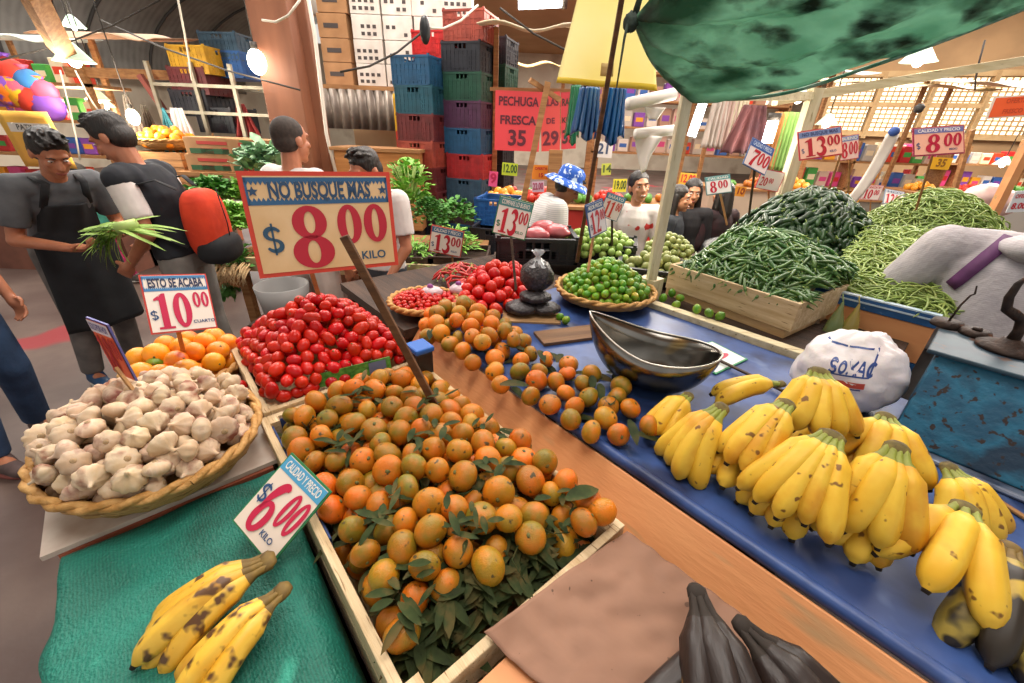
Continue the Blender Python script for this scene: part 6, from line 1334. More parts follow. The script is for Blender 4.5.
# chilli strings: little pile of red chillies
RC = [pepper_mesh(.06, .007, q, [M('red chilli skin', '#c22a24', '#a01e1c', scale=9, rough=.3, rand=.15), CSTEM]) for q in (.1, -.12)]
cp = aty(455, 292, 2.35)
stick_pile('red_chilli', 'small red chilli in the pile behind the cherry tomatoes', 'chilli', 'red chillies behind the cherry tomatoes', Matrix.Translation((-.28, 2.1, .965)), lambda x, y: math.hypot(x, y) < .15, (-.15, .15, -.15, .15), lambda x, y: .01+.09*max(0, 1-(math.hypot(x, y)/.16)**2), RC, 90, 0, [RC], 51)
# greens in the man's hands
GR = thing('spring_onion_bunch', 'bunch of long green leaves held by the man in the apron', 'greens', aty(116, 228, 2.12), 0)
b = mb(); R_ = random.Random(77)
for i in range(70):
    a = R_.uniform(-.5, .6); e = R_.uniform(-.9, .25); d = V((-1.0*math.cos(a), -.1+.3*math.sin(a), e-.15)).normalized() if i % 5 else V((.9*math.cos(a), .4*math.sin(a), R_.uniform(-.1, .4)))
    leaf_mesh(b, (R_.uniform(-.03, .03), R_.uniform(-.03, .03), R_.uniform(-.03, .03)), d, (0, -.5, 1), R_.uniform(.15, .27), .009, R_.uniform(.1, .5), 5)
b.build('leaves', M('long pale leaf', '#8ab04a', '#a8c868', scale=12, rough=.5), GR); b = mb(); b.tube([(.02, -.02, -.0), (.1, .02, .02)], .03, 10); b.build('bound_stems', STALK, GR)
# low stall edges further back right: coloured counters, boxes
for i, (px, py, y, w, h, c, lab) in enumerate(((540, 205, 4.6, 1.1, .5, '#b83028', 'red cloth covered stall behind the blue hat'), (640, 205, 5.6, 1.2, .6, '#c83a34', 'red stall front behind the smiling person'), (760, 190, 6.4, 1.6, .6, '#c8b49c', 'cream stall front behind the 7.00 card'), (860, 200, 7.5, 2.2, .7, '#8c8478', 'grey stall front below the lattice windows'), (970, 195, 7, 2.2, .7, '#a8a49c', 'pale grey stall front at the right below the windows'), (530, 200, 6.9, .9, .7, '#c88a3a', 'ochre stall front right of the crate stacks'), (165, 200, 6.0, 1.3, .6, '#a85a3c', 'rust coloured stall front behind the red backpack'), (85, 200, 6.4, 1.2, .6, '#3c7a6c', 'teal stall front between the two men'))):
    p = aty(px, py, y); t = thing('market_stall', lab, 'stall', (p.x, p.y, 0)); b = mb(); b.box((-w/2, -.2, 0), (w/2, .5, p.z)); b.build('counter', M('stall '+c, c, rough=.7), t, False); b = mb(); b.box((-w/2-.03, -.23, p.z), (w/2+.03, .53, p.z+.03)); b.build('counter_top', TIMB, t, False)
    for x in (-w/2+.03, w/2-.03): b = mb(); b.box((x-.025, .4, p.z), (x+.025, .45, 2.6)); b.build('upright', TIMB, t, False)
    b = mb(); b.grid(lambda u, v: (-w/2-.1+(w+.2)*u, -.3+.8*v, 2.5+.12*v+.03*math.sin(PI*u*4)), 16, 6, .01); b.build('awning', M('awning '+c, ['#e8dcc0', '#d84a3a', '#e8e0d4', '#d8c8a4', '#e0d4bc', '#d8b070', '#c8a080', '#c8d0c8'][i], rough=.8), t)
    R_ = random.Random(i)
    cols2 = [['#e8a030', 'yellow'], ['#d84030', 'red'], ['#5c9a3c', 'green'], ['#c87830', 'orange']]
    for k in range(3):
        cc2 = cols2[(i+k) % 4]; pk = small_proto('fruit', M('far fruit '+cc2[0], cc2[0], rough=.4, rand=.1), .05); hf = lambda x, y: p.z+.05+.14*max(0, 1-(math.hypot(x, y)/.22)**2)
        pts = heap(22, .05, ((lambda x, y: math.hypot(x, y) < .17), (-.18, .18, -.18, .18)), hf, lambda x, y: p.z+.02, i*3+k, k=3, layers=1)
        scatter([pk], pts, '%s fruit piled on the %s' % (cc2[1], lab), '%s fruit on the %s' % (cc2[1], lab), R_, Matrix.Translation((p.x-w/3+k*w/3, p.y+.1, 0)))
# ================================================================= signs, tarp and things hung over the stall
KR = '#c22036'
def P2(px, py, y): return aty(px, py, y)
def rc(k, *q): return [(x*k, y*k, 1.7+z*k) for x, y, z in q]
card_sign('price_sign', 'large price card with red border reading NO BUSQUE MAS 8.00 over the plum tomatoes', rc(1.13, (-.624, .979, -.102), (-.331, 1.160, -.108), (-.340, 1.122, -.35), (-.632, .95, -.344)), 0, 0, 0, stick=(P2(300, 235, 1.26), atz(322, 306, 1.13)), sw=.014,
  spec=dict(border='#cf3f2c', bg='#e8c79a', bgb='#dcb684', bw=.030, band='#2f5f8a', bandtxt='#28496c', cap='NO BUSQUE MAS', zig=True, stars=True, bandh=.25, capb=.035, capw=.72, digits='8', sup='00', dc='#b81c34', dx=.215, dk=.96, sx=.98, supk=.64, supx=.98, gap=.02, unit='KILO', us=.12, ux=.31, dlx=.045, dlk=.5, dlz=.25, uc='#28506e'))
card_sign('price_sign', 'white price card reading ESTO SE ACABA 10.00 stuck in the orange basket', rc(1.16, (-.92, .96, -.35), (-.83, 1.06, -.375), (-.80, .98, -.50), (-.89, .88, -.475)), 0, 0, 0, stick=(P2(172, 306, 1.13), atz(184, 354, 1.0)), stick_mat=M('orange stick', '#c8843c', '#b0702c', **WOODY),
  spec=dict(border='#c83a30', bg='#e8e0d4', bw=.025, band='#3c7cae', bandtxt='#1c2c50', cap='ESTO SE ACABA', zig=True, bandh=.26, capb=.03, digits='10', sup='00', dc='#c01c4c', dx=.10, sx=.92, supk=.45, supx=.9, unit='CUARTO', us=.075, ux=.31, dlx=.02, dlk=.3, dlz=.25))
card_sign('price_sign', 'narrow angled red and yellow price card reading 18.00 stuck in the garlic', rc(1.05, (-.965, .835, -.41), (-.885, .80, -.41), (-.888, .808, -.56), (-.968, .843, -.56)), 0, 0, 0, stick=(P2(116, 368, .83), atz(150, 412, 1.07)), sw=.013,
  spec=dict(border='#5a5c9c', bg='#e0603c', bw=.03, band='#d8ccd4', bandtxt='#44488c', cap='SOLO POR HOY', digits='18', sup='00', dc='#b01c24', dx=.03, sx=.75, gap=.02, unit='', dollar=False))
card_sign('price_sign', 'green edged price card reading CALIDAD Y PRECIO 6.00 leaning on the tangerine crate', ((-.468, .674, 1.061), (-.357, .601, 1.028), (-.451, .501, .93), (-.562, .574, .963)), 0, 0, 0, stick=(atz(300, 505, .97), atz(262, 560, .905)), sw=.008,
  spec=dict(border='#2e7a4c', bg='#e4d4c4', bw=.028, band='#4c9cc4', bandtxt='#e8e4dc', cap='CALIDAD Y PRECIO', bandh=.18, digits='6', sup='00', dc='#c01c44', dx=.13, sx=.9, supk=.66, supx=.8, unit='KILO', us=.10, ux=.16, dlx=.01, dlk=.4, dlz=.4, shear=.15))
card_sign('price_sign', 'white price card reading 13.00 with red edge standing in the herbs', ((430, 224), (463, 231), (462, 258), (430, 251)), 2.9, 2.9, stick=(P2(452, 250, 2.92), P2(453, 268, 2.92)), spec=dict(border='#c8453c', bg='#e8ddd0', bw=.03, band='#3c6a8c', bandtxt='#e8e4dc', cap='CALIDAD Y PRECIO', digits='13', sup='00', dc='#b82430', dx=.12, sx=.9, gap=.01, supk=.55, unit='KILO', us=.1, dlk=.32))
card_sign('price_sign', 'green edged price card reading 13.00 standing in the round tomatoes', ((498, 194), (532, 203), (527, 241), (494, 233)), 1.92, 1.92, stick=(P2(510, 225, 1.95), atz(516, 290, 1.04)), stick_mat=M('dark stick', '#4a3626', '#342418', **WOODY), spec=dict(border='#2e7a4c', bg='#eee6dc', bw=.03, band='#4c8c8c', bandtxt='#e8e4dc', cap='COMPARE LO BUENO', digits='13', sup='00', dc='#c01c34', dx=.12, sx=.72, gap=.01, supk=.5, supx=.7, unit='KILO', us=.1, dlk=.3, uc='#2e7a4c'))
card_sign('price_sign', 'blue edged price card reading 12.00 over the lime basket', ((589, 203), (606, 197), (603, 232), (586, 241)), 1.80, 1.88, stick=(P2(595, 225, 1.86), atz(588, 272, 1.14)), stick_mat=M('peach stick', '#d8a070', '#c48c5c', **WOODY), spec=dict(border='#3c5c8c', bg='#ddd6d8', bw=.04, band='#3c5c8c', bandtxt='#e8e4dc', cap='MEJOR PRECIO', digits='12', sup='00', dc='#b83a44', dx=.1, sx=.6, gap=.01, supk=.5, supx=.5, unit='', dlk=.3))
card_sign('price_sign', 'tilted price card reading 11.00 above the pale limes', ((605, 191), (624, 197), (619, 223), (601, 216)), 2.4, 2.4, stick=(P2(612, 214, 2.42), P2(612, 255, 2.5)), stick_mat=M('dark stick', '#4a3626'), spec=dict(border='#2e6a8c', bg='#e4d8d4', bw=.03, band='#4c8cac', bandtxt='#f0e8dc', cap='BARATO', digits='11', sup='00', dc='#c83a2c', dx=.12, sx=.6, supk=.5, supx=.6, unit='', dlk=.3))
card_sign('price_sign', 'white and green price card reading 8.00 behind the green chillies', ((706, 177), (731, 174), (731, 192), (705, 196)), 2.7, 2.7, stick=(P2(719, 188, 2.72), P2(727, 225, 2.75)), stick_mat=M('peach stick', '#d8a070'), spec=dict(border='#5c8c8c', bg='#e8e8e4', bw=.03, band='#5c9c9c', bandtxt='#e8e4dc', cap='CALIDAD', bandh=.2, digits='8', sup='00', dc='#c01c34', dx=.12, sx=.9, supk=.7, supx=.9, unit='', dollar=False))
card_sign('price_sign', 'strongly tilted price card reading 7.00 on a dark stick', ((756, 138), (776, 151), (763, 174), (739, 163)), 2.25, 2.25, stick=(P2(757, 152, 2.28), P2(749, 215, 2.4)), stick_mat=M('dark stick', '#4a3626'), spec=dict(border='#4c6a9c', bg='#e4d0cc', bw=.03, band='#3c5c9c', bandtxt='#c8d4e8', cap='CALIDAD Y PRECIO', bandh=.26, digits='7', sup='00', dc='#b81c2c', dx=.12, sx=.8, supk=.8, supx=.7, unit='', dollar=False, shear=.2))
card_sign('price_sign', 'white price card reading 20.00 right of the tilted 7.00 card', ((760, 168), (784, 172), (779, 193), (757, 188)), 3.0, 3.0, stick=(P2(768, 185, 3.02), P2(770, 215, 3.05)), spec=dict(border='#d8485c', bg='#f0e4e0', bw=.03, band=None, digits='20', sup='00', dc='#c83040', dx=.06, sx=.75, supk=.6, supx=.7, unit='', dollar=False, dk=.6))
card_sign('price_sign', 'red edged price card reading 13.00 above the jalapeno mound', ((799, 132), (843, 125), (841, 155), (797, 161)), 2.55, 2.55, stick=(P2(842, 150, 2.58), P2(827, 195, 2.62)), spec=dict(border='#b8343c', bg='#e8b49c', bw=.028, band='#6c7ca4', bandtxt='#383c64', cap='NO BUSQUE MAS', digits='13', sup='00', dc='#a81828', dx=.12, sx=.95, gap=.02, supk=.55, unit='KILO', us=.1, dlk=.3))
card_sign('price_sign', 'small pink price card reading 8.00 half behind the 13.00 card above the jalapenos', ((839, 137), (858, 134), (859, 158), (840, 161)), 2.8, 2.8, stick=(P2(850, 155, 2.82), P2(848, 200, 2.85)), spec=dict(border='#c85a5c', bg='#e8c4b8', bw=.03, band='#7c8cb4', bandtxt='#e8e4dc', cap='BUENO', digits='8', sup='00', dc='#c02838', dx=.06, sx=.6, supk=.8, supx=.55, unit='', dollar=False))
card_sign('price_sign', 'large red edged price card reading 8.00 above the rear bean mound', ((918, 128), (968, 124), (960, 154), (907, 157)), 2.45, 2.45, stick=(P2(934, 150, 2.48), P2(916, 210, 2.55)), spec=dict(border='#9c2c4c', bg='#e4a890', bw=.025, band='#6c6c9c', bandtxt='#e8dcd8', cap='CALIDAD Y PRECIO', bandh=.18, digits='8', sup='00', dc='#b01838', dx=.2, sx=1.15, gap=.05, supk=.7, supx=1.0, unit='MEDIO', us=.09, dlk=.4, shear=.12))
card_sign('price_sign', 'small white price card reading 10.00 in the distance above the beans', ((863, 184), (882, 186), (880, 200), (862, 200)), 4.6, 4.6, stick=(P2(871, 196, 4.62), P2(870, 214, 4.62)), spec=dict(border='#e08890', bg='#f0e4dc', bw=.03, band='#e8c8c0', bandtxt='#c04050', cap='HOY', digits='10', sup='00', dc='#c83040', dx=.06, sx=.8, supk=.6, supx=.7, unit='', dollar=False))
card_sign('price_sign', 'small white price card reading 12.00 right of the distant 10.00 card', ((886, 189), (905, 192), (901, 207), (882, 203)), 4.2, 4.2, stick=(P2(893, 200, 4.22), P2(893, 216, 4.22)), spec=dict(border='#88a0b8', bg='#eee8e4', bw=.03, band='#c8ccd4', bandtxt='#687890', cap='HOY', digits='12', sup='00', dc='#c83040', dx=.06, sx=.8, supk=.6, supx=.7, unit='', dollar=False))
def flat_sign(name, label, corners, y, bg, lines, tc, cat='sign', border=None, back=True):
    tl, tr, br, bl = [aty(px, py, y) for px, py in corners]; X = (tr-tl+br-bl)/2; w = X.length; X.normalize(); Z = (tl-bl+tr-br)/2; Z = Z-X*Z.dot(X); h = Z.length; Z.normalize(); T = Matrix((X, Z.cross(X), Z)).transposed().to_4x4(); T.translation = (tl+tr+br+bl)/4
    t = thing(name, label, cat); t.matrix_world = T; b = mb(); b.box((-w/2, 0, -h/2), (w/2, .006, h/2)); bo = b.build('card', M('card '+(border or bg), border or bg, rough=.5), t, False)
    if border: b = mb(); b.poly([(-w*.45, -.002, -h*.43), (w*.45, -.002, -h*.43), (w*.45, -.002, h*.43), (-w*.45, -.002, h*.43)]); b.build('printed_face', M('card '+bg, bg, rough=.5), bo, False)
    n = len(lines)
    for i, (s, k) in enumerate(lines): text_obj(s, h/n*k, M('card '+tc, tc, rough=.5), bo, (0, -.004, h/2-h*(i+.5)/n*.92-.02*h), 'lettering', .03, maxw=w*.86)
    return t
flat_sign('banner', 'red banner with PECHUGA lettering left of the leaning pole', ((496, 90), (540, 92), (541, 152), (494, 150)), 4.6, '#e0454c', [('PECHUGA', .6), ('FRESCA', .6), ('35', 1.1)], '#5c2030', 'banner')
flat_sign('banner', 'red banner with ALAS lettering between the two banners', ((541, 92), (560, 92), (560, 150), (541, 152)), 4.62, '#e0504c', [('ALAS', .5), ('DE', .4), ('29', 1.0)], '#6c2434', 'banner')
flat_sign('banner', 'upper ochre and red banner with RAYS lettering at the right of the banners', ((561, 92), (576, 92), (576, 148), (561, 150)), 4.64, '#d83f4c', [('RAYS', .5), ('KILO', .4), ('35', 1.0)], '#4c2c24', 'banner')
prop('banner_pole', 'pole the red banners hang from', 'pole', aty(490, 89, 4.66), aty(580, 91, 4.68), .03, .03, TIMB)
for i, (cs, y, bg, txt, tc, lab) in enumerate((
 (((76, 177), (101, 179), (101, 192), (78, 191)), 3.9, '#f0c020', [('18.00', .9)], '#c8342c', 'yellow fluorescent card reading 18.00 between the two men'),
 (((80, 195), (101, 196), (102, 206), (82, 205)), 3.9, '#f0c020', [('15.00', .9)], '#c8342c', 'lower yellow card reading 15.00 between the two men'),
 (((502, 162), (518, 164), (517, 176), (502, 175)), 4.2, '#c8d83a', [('12.00', .9)], '#3c5c2c', 'yellow green card reading 12.00 below the red banner'),
 (((532, 165), (550, 165), (549, 180), (532, 179)), 4.3, '#f0902c', [('OFERTA', .5), ('15', .8)], '#c8242c', 'orange card reading OFERTA above the yellow fruit'),
 (((489, 171), (498, 172), (497, 187), (489, 186)), 4.4, '#f05a8c', [('9', .9)], '#c82454', 'pink fluorescent card beside the crate stacks'),
 (((532, 182), (544, 181), (544, 192), (532, 192)), 4.0, '#d8bcd0', [('22.00', .9)], '#a83a5c', 'small lilac card below the orange one'),
 (((613, 179), (627, 179), (626, 192), (613, 192)), 3.9, '#e8d838', [('19.00', .9)], '#4c5c2c', 'yellow card reading 19.00 left of the smiling face'),
 (((601, 164), (611, 163), (611, 175), (602, 175)), 4.2, '#c8cc4c', [('14', .9)], '#4c5c2c', 'faded yellow green card above the yellow 19.00 card'),
 (((679, 172), (696, 174), (695, 186), (680, 185)), 4.6, '#e8b43c', [('12.00', .9)], '#c8242c', 'amber card reading 12.00 right of the white post'),
 (((985, 119), (993, 97), (1040, 93), (1034, 116)), 4.6, '#f0642c', [('x', .1)], '#c84a24', 'x'),
 (((932, 157), (952, 158), (950, 170), (930, 169)), 5.2, '#e8b020', [('35', .9)], '#8c5c1c', 'deep yellow card behind the large 8.00 card'),
 (((845, 193), (860, 194), (859, 204), (844, 203)), 5.2, '#e0a020', [('15', .9)], '#8c3c1c', 'amber card low behind the jalapeno mound'),
 (((735, 186), (746, 187), (745, 197), (735, 196)), 5.4, '#d8902c', [('10', .9)], '#8c3c1c', 'dark amber card between the white 8.00 and 7.00 cards'),
 (((595, 141), (613, 142), (612, 158), (595, 157)), 4.6, '#e4dcd8', [('21', .9)], '#3c4c6c', 'white card with dark digits under the blue bags'),
 (((1012, 192), (1030, 190), (1030, 212), (1010, 212)), 3.0, '#e4ecf4', [('OFERTA', .5), ('8.00', .8)], '#c82c3c', 'blue edged white card at the right frame edge'))):
    if lab != 'x': flat_sign('price_card', lab, cs, y, bg, txt, tc, 'price card')
flat_sign('sign', 'bright orange sign board at the top right under the roof', ((993, 97), (1042, 93), (1036, 116), (986, 119)), 4.6, '#f0622c', [('OFERTA', .55), ('FRESCO', .55)], '#c84a24', 'sign', border='#e8d8c8')
# the two loose poles
prop('wooden_stick', 'long dark wooden stick stuck in the tangerines, leaning across the big price sign', 'stick', aty(344, 236, .95), atz(436, 407, .97), .021, .012, M('dark brown stick', '#6a4628', '#4a2e18', **WOODY), bevel=.002)
PK_ = aty(626, 22, 1.80)
prop('tarp_pole', 'tall dark stick pole tied to the knot of the green tarp', 'pole', aty(624, -14, 1.78), aty(577, 262, 2.2), .018, .018, M('dark brown stick', '#6a4628'), bevel=.003)
prop('leaning_pole', 'rough wooden pole leaning in front of the red banners', 'pole', aty(548, 82, 3.6), aty(521, 212, 3.6), .045, .045, TIMB)
prop('leaning_pole', 'second rough pole crossing the first at its top', 'pole', aty(530, 80, 3.6), aty(560, 100, 3.7), .035, .035, TIMB)
prop('wooden_post', 'pale post behind the red banners, left of the blue hat', 'post', aty(556, 150, 4.2), V((aty(556, 150, 4.2).x, 4.2, 0)), .12, .1, TIMB)
prop('canopy_post', 'second white washed post left of the lattice windows', 'post', (1.83, 3.0, 0), (1.815, 3.0, 2.0), .065, .065, PASTEL)
prop('canopy_beam', 'long white washed beam running to the right under the tarp', 'beam', aty(775, 101, 3.0), aty(1060, 55, 3.1), .05, .06, PASTX)
prop('canopy_beam', 'short pale beam from the first post toward the second one', 'beam', aty(690, 96, 2.0), aty(812, 96, 3.0), .04, .04, PASTX)
prop('leaning_pole', 'peach pole leaning at the right behind the big 8.00 card', 'pole', aty(972, 130, 4.0), aty(950, 205, 4.0), .035, .035, TIMB)
prop('leaning_pole', 'peach pole at the right edge above the grey sweater', 'pole', aty(1030, 140, 3.0), aty(992, 215, 3.0), .05, .05, PEACH)
t = thing('paper_streamer', 'white paper streamer hanging from a blue peg before the lattice windows', 'streamer', aty(893, 134, 4.2)); b = mb(); b.grid(lambda u, v: (.12*(u-.5)-.2*v*v, .01*math.sin(6*v), -.68*v), 4, 14, .003); b.build('paper_strip', WCARD, t); b = mb(); b.ell((0, 0, .02), (.05, .03, .04), 10, 8); b.build('blue_peg', M('card #2c4a8c', '#2c4a8c'), t)
o = mb().lathe([(0, -.04), (.035, -.03), (.045, .02), (.02, .05), (0, .05)], 12).build('security_camera', M('dark housing', '#2c2a28'), None, loc=aty(919, 109, 5)); tag(o, 'small dark camera under the roof in front of the lattice', 'camera')
# pink white bag bundle right
for px, py, lab in ((985, 197, 'pinkish plastic bag bundle left of the grey sweater'), (1000, 203, 'second pale bag bundle behind the grey sweater')):
    o = mb().ell((0, 0, 0), (.16, .1, .1), 20, 14, fn=lambda d: 1+.2*noise.noise(d*3)).build('bag_bundle', M('pinkish film b', '#e0c4bc', '#d8aca4', scale=6, rough=.4), None, loc=aty(px, py, 3.6)); tag(o, lab, 'bag')
# ---- green tarp
def crom(P, u):
    n = len(P)-1; x = min(u*n, n-1e-6); i = int(x); f = x-i; p0, p1, p2, p3 = P[max(i-1, 0)], P[i], P[i+1], P[min(i+2, n)]
    return .5*((2*p1)+(p2-p0)*f+(2*p0-5*p1+4*p2-p3)*f*f+(3*p1-p0-3*p2+p3)*f**3)
K = aty(634, 22, 1.80)
low = [K, aty(655, 66, 1.90), aty(690, 96, 1.97), aty(735, 99, 1.85), aty(790, 92, 1.75), aty(860, 70, 1.66), aty(950, 38, 1.58), aty(1060, -6, 1.5)]
mid = [K+V((.003, 0, .003)), aty(668, 45, 1.74), aty(715, 62, 1.70), aty(770, 58, 1.6), aty(830, 42, 1.5), aty(900, 20, 1.42), aty(980, -10, 1.36), aty(1080, -50, 1.3)]
upp = [K+V((0, 0, .01)), aty(662, -10, 1.62), aty(705, -30, 1.5), aty(760, -50, 1.4), aty(820, -70, 1.3), aty(900, -95, 1.22), aty(990, -120, 1.15), aty(1090, -150, 1.1)]
def tarp(u, v):
    uu = u**1.15; a, c, e = crom(low, uu), crom(mid, uu), crom(upp, uu)
    p = a.lerp(c, v*2) if v < .5 else c.lerp(e, (v-.5)*2)
    q = a*(1-v)**2+c*2*v*(1-v)+e*v*v; p = p.lerp(q, .7)
    f = math.sin(PI*min(1, u*1.2))*.6+.4
    d = .036*math.sin(v*19+2.2*math.sin(u*3))*f*(1-u*.3) + .020*math.sin(v*41+u*5)*(1-u*.6)*f + .02*noise.noise(p*6) + .008*noise.noise(p*22)
    return p + V((0, -.4, .9))*d*min(1, u*6+.15)
TARP = M('dirty green tarp', '#6f9f88', '#3c6a54', scale=2.6, stretch=(.8, 1, 2.2), rough=.55, bump=.3, bscale=30, c3='#94bca8', lo=.36, hi=.62, detail=10, spots=('#22382c', 7, .53, .16, 10), transl=.62)
t = thing('green_tarp', 'dirty green tarpaulin stretched over the stall from a knot on the dark pole', 'tarp', K)
b = mb(); b.grid(lambda u, v: tarp(u, v)-K, 110, 70, .002); b.build('tarp_sheet', TARP, t)
b = mb(); b.tube([crom(low, i/60)-K+V((0, -.003, 0)) for i in range(61)], .006, 6); b.build('hem', M('tarp hem', '#2f7a5c', '#8ca898', scale=30, rough=.6), t)
b = mb(); b.ell((-.01, 0, .0), (.028, .024, .03), 16, 12, fn=lambda d: 1+.3*noise.noise(d*4)); b.tube([(-.02, -.01, .02), (-.03, -.02, -.05), (-.035, -.02, -.2)], [.006, .005, .003], 6); b.tube([(0, .0, .02), (.01, -.01, .08), (-.02, 0, .12)], [.012, .01, .006], 8); b.build('knot', M('dark knotted cord', '#22302a', '#3a4a40', scale=40, rough=.8), t)
# ---- yellow sheet
q = [aty(580, -12, 1.95), aty(652, -16, 1.95), aty(657, 91, 2.05), aty(556, 83, 2.0)]
t = thing('yellow_sheet', 'translucent pale yellow plastic sheet hanging left of the green tarp', 'plastic sheet', (0, 0, 0))
def ysh(u, v, o_=0): p = q[0].lerp(q[1], u).lerp(q[3].lerp(q[2], u), v); return p+V((0, -.012*math.sin(u*9+v)*v+o_, 0))
b = mb(); b.grid(ysh, 24, 20, .001); b.build('sheet', M('yellow film', '#fbf5cc', '#f6edb4', scale=3, rough=.4, transl=.5), t)
b = mb(); b.grid(lambda u, v: ysh(u, .93+.07*v, -.003), 24, 2, .002); b.build('folded_hem', M('yellow hem', '#e8c83a', rough=.45), t)
b = mb(); b.grid(lambda u, v: ysh(.42+.13*u, .74+.14*v, -.003), 3, 3, .001); b.build('tape_patch', M('tape patch', '#d8b878', rough=.5), t)
# ---- blue bags bundle
def bundle(label, px0, px1, py0, py1, y, c1, c2, seed):
    a = aty((px0+px1)/2, py0, y); w = (aty(px1, py0, y)-aty(px0, py0, y)).length; h = (aty(px0, py0, y)-aty(px0, py1, y)).length
    t = thing('bag_bundle', label, 'plastic bags', a); b = mb(); R_ = random.Random(seed)
    b.grid(lambda u, v: (w*(u-.5)*(.72+.28*v), .03*math.sin(u*34+v*2)*(.4+.6*v)-.05*math.sin(PI*u), -h*v*(1-.12*math.sin(9*u))), 70, 16, .006); b.build('pleated_bags', M('film '+c1, c1, c2, scale=10, stretch=(5, 1, .6), rough=.22, coat=.4, lo=.3, hi=.7, transl=.3), t); b = mb(); b.tube([(-w*.3, 0, .0), (0, -.02, .02), (w*.3, 0, 0)], .008, 6); b.build('tie', WIRE, t)
bundle('bundle of dark blue plastic bags hanging below the yellow sheet', 576, 604, 88, 136, 2.25, '#1a3f7c', '#4a86c0', 1); bundle('bundle of bright blue plastic bags right of the dark blue bundle', 601, 630, 88, 140, 2.35, '#2a70b0', '#1a4a88', 2); bundle('narrow bundle of green plastic bags at the left of the blue ones', 570, 583, 86, 140, 2.45, '#1f7a52', '#2f9a6c', 3)
PAPER = M('white paper roll', '#e8e2dc', '#dcd4ce', scale=5, rough=.6)
for (a, c, y, r_, lab) in (((628, 104), (674, 94), 2.5, .03, 'upper white paper roll behind the white canopy post'), ((636, 134), (675, 130), 2.6, .028, 'lower white paper roll behind the white canopy post')):
    p, q2 = aty(*a, y), aty(*c, y+.1); o = mb().tube([p, q2], r_, 20).build('paper_roll', PAPER); tag(o, lab, 'paper roll')
p = aty(653, 136, 2.6); o = mb().grid(lambda u, v: (-.03+.15*(u-.5)*(1-.8*v)+.02*v, .03*math.sin(5*u+3*v), -.2*v*(1-.35*u)), 12, 12, .002).build('paper_sheet', PAPER, None, loc=p); tag(o, 'loose white sheet hanging from the lower paper roll', 'paper')
p = aty(655, 107, 2.55); o = mb().grid(lambda u, v: (.12*(u-.5)*(1-.6*v), .01*math.sin(7*u), -.06*v), 6, 6, .002).build('paper_sheet', PAPER, None, loc=p); tag(o, 'small torn sheet hanging from the upper paper roll', 'paper')
# purple strap over the grey sweater

STRAP = M('purple strap', '#5c2a5c', '#4a204a', scale=20, rough=.7)
sw_ = [o for o in col.objects if o.name.startswith('sweater') and o.parent and 'hooded' in o.parent['label']][0]; pr_ = sw_.parent
bpy.context.view_layer.update(); MW = sw_.matrix_world.copy(); bv = BVHTree.FromPolygons([MW @ v.co for v in sw_.data.vertices], [tuple(p.vertices) for p in sw_.data.polygons])
pts_ = []
for k in range(13):
    u = k/12; px, py = 1040-88*u, 214+72*u; h_ = bv.ray_cast(V((0, 0, CH)), _ray(px, py).normalized())
    if h_[0]: pts_.append((h_[0]+h_[1]*.006, h_[1]))
if len(pts_) > 3:
    b = mb(); vs = []
    for i, (p, n_) in enumerate(pts_):
        d = (pts_[min(i+1, len(pts_)-1)][0]-pts_[max(i-1, 0)][0]).normalized(); s_ = d.cross(n_).normalized()*.024; vs += [p-s_, p+s_, p+s_+n_*.005, p-s_+n_*.005]
    fs = [(4*i+a, 4*i+(a+1) % 4, 4*i+4+(a+1) % 4, 4*i+4+a) for i in range(len(pts_)-1) for a in range(4)]+[(3, 2, 1, 0), tuple(4*(len(pts_)-1)+a for a in range(4))]
    b._add(vs, fs); IV = pr_.matrix_world.inverted(); b.v = [tuple(IV @ V(q_)) for q_ in b.v]; b.build('purple_strap', STRAP, pr_)
b = mb(); hd_ = V((.05, -.03, 1.40)); b.ell(hd_, (.13, .10, .06), 22, 14, fn=lambda d: 1+.08*noise.noise(d*3)); b.build('hood', KNIT, pr_)

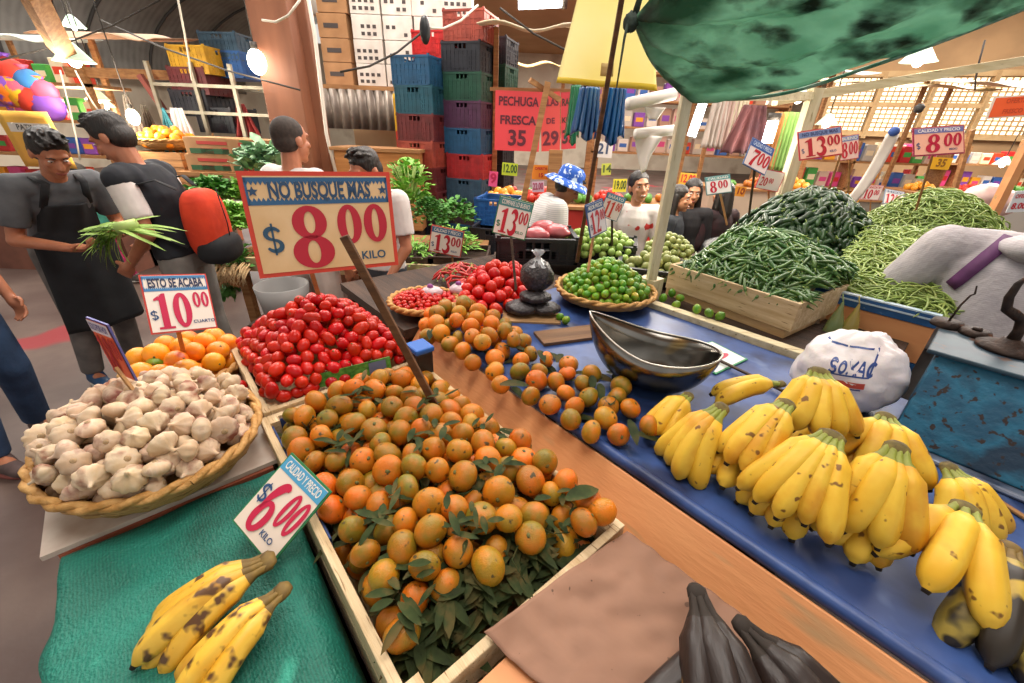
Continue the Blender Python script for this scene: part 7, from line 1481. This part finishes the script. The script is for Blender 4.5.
w = bpy.data.worlds.new('sky'); bpy.context.scene.world = w; w.use_nodes = True
bg = w.node_tree.nodes['Background']; bg.inputs[0].default_value = (1, .96, .9, 1); bg.inputs[1].default_value = .75
def area(name, loc, rot, sx, sy, e, c=(1, .95, .88)):
    l = bpy.data.lights.new(name, 'AREA'); l.shape = 'RECTANGLE'; l.size = sx; l.size_y = sy; l.energy = e; l.color = c
    o = bpy.data.objects.new(name, l); col.objects.link(o); o.location = loc; o.rotation_euler = rot; return o
area('added_fill', (.3, .6, 5.1), (0, 0, 0), 2.2, 2.2, 120)  # area lamps added below the closed roof to brighten stall and hall
area('added_fill', (3.0, 3.5, 5.1), (0, 0, 0), 2.5, 2.5, 190)
area('added_fill', (-1.5, 4.0, 5.1), (0, 0, 0), 2.0, 2.5, 230)
area('added_fill', (1.0, 8.5, 5.1), (0, 0, 0), 4, 4, 700)
area('added_fill', (8.0, 7.0, 5.1), (0, 0, 0), 4, 4, 800)
area('added_fill', (-6.0, 5.0, 5.9), (0, 0, 0), 3, 4, 700)
area('added_fill', (-8.0, 12.0, 5.9), (0, 0, 0), 4, 4, 900)
area('added_fill', (3.0, 16, 5.1), (0, 0, 0), 6, 6, 1100)
for i, p in enumerate(LAMPS + [aty(133, 117, 4.2), aty(257, 62, 4.4), aty(697, 120, 3.2), aty(770, 132, 4.2), aty(540, 8, 6)]):
    l = bpy.data.lights.new('lamp_light', 'POINT'); l.energy = (60 if i < 4 else 10) if i < 9 else (22, 7, 22, 22, 22)[min(4, i-len(LAMPS))] if i >= len(LAMPS) else 14; l.shadow_soft_size = .1; l.color = (1, .9, .75); o = bpy.data.objects.new('lamp_light', l); col.objects.link(o); o.location = p - V((0, .12, .06))
clean_used()
sc = bpy.context.scene
sc.view_settings.view_transform = 'Standard'; sc.view_settings.look = 'None'; sc.view_settings.gamma = 1; sc.view_settings.use_curve_mapping = False
sc.view_settings.exposure = 0.0
sc.cycles.use_denoising = True; sc.cycles.max_bounces = 6; sc.cycles.caustics_reflective = False; sc.cycles.caustics_refractive = False
sc.cycles.sample_clamp_indirect = 6
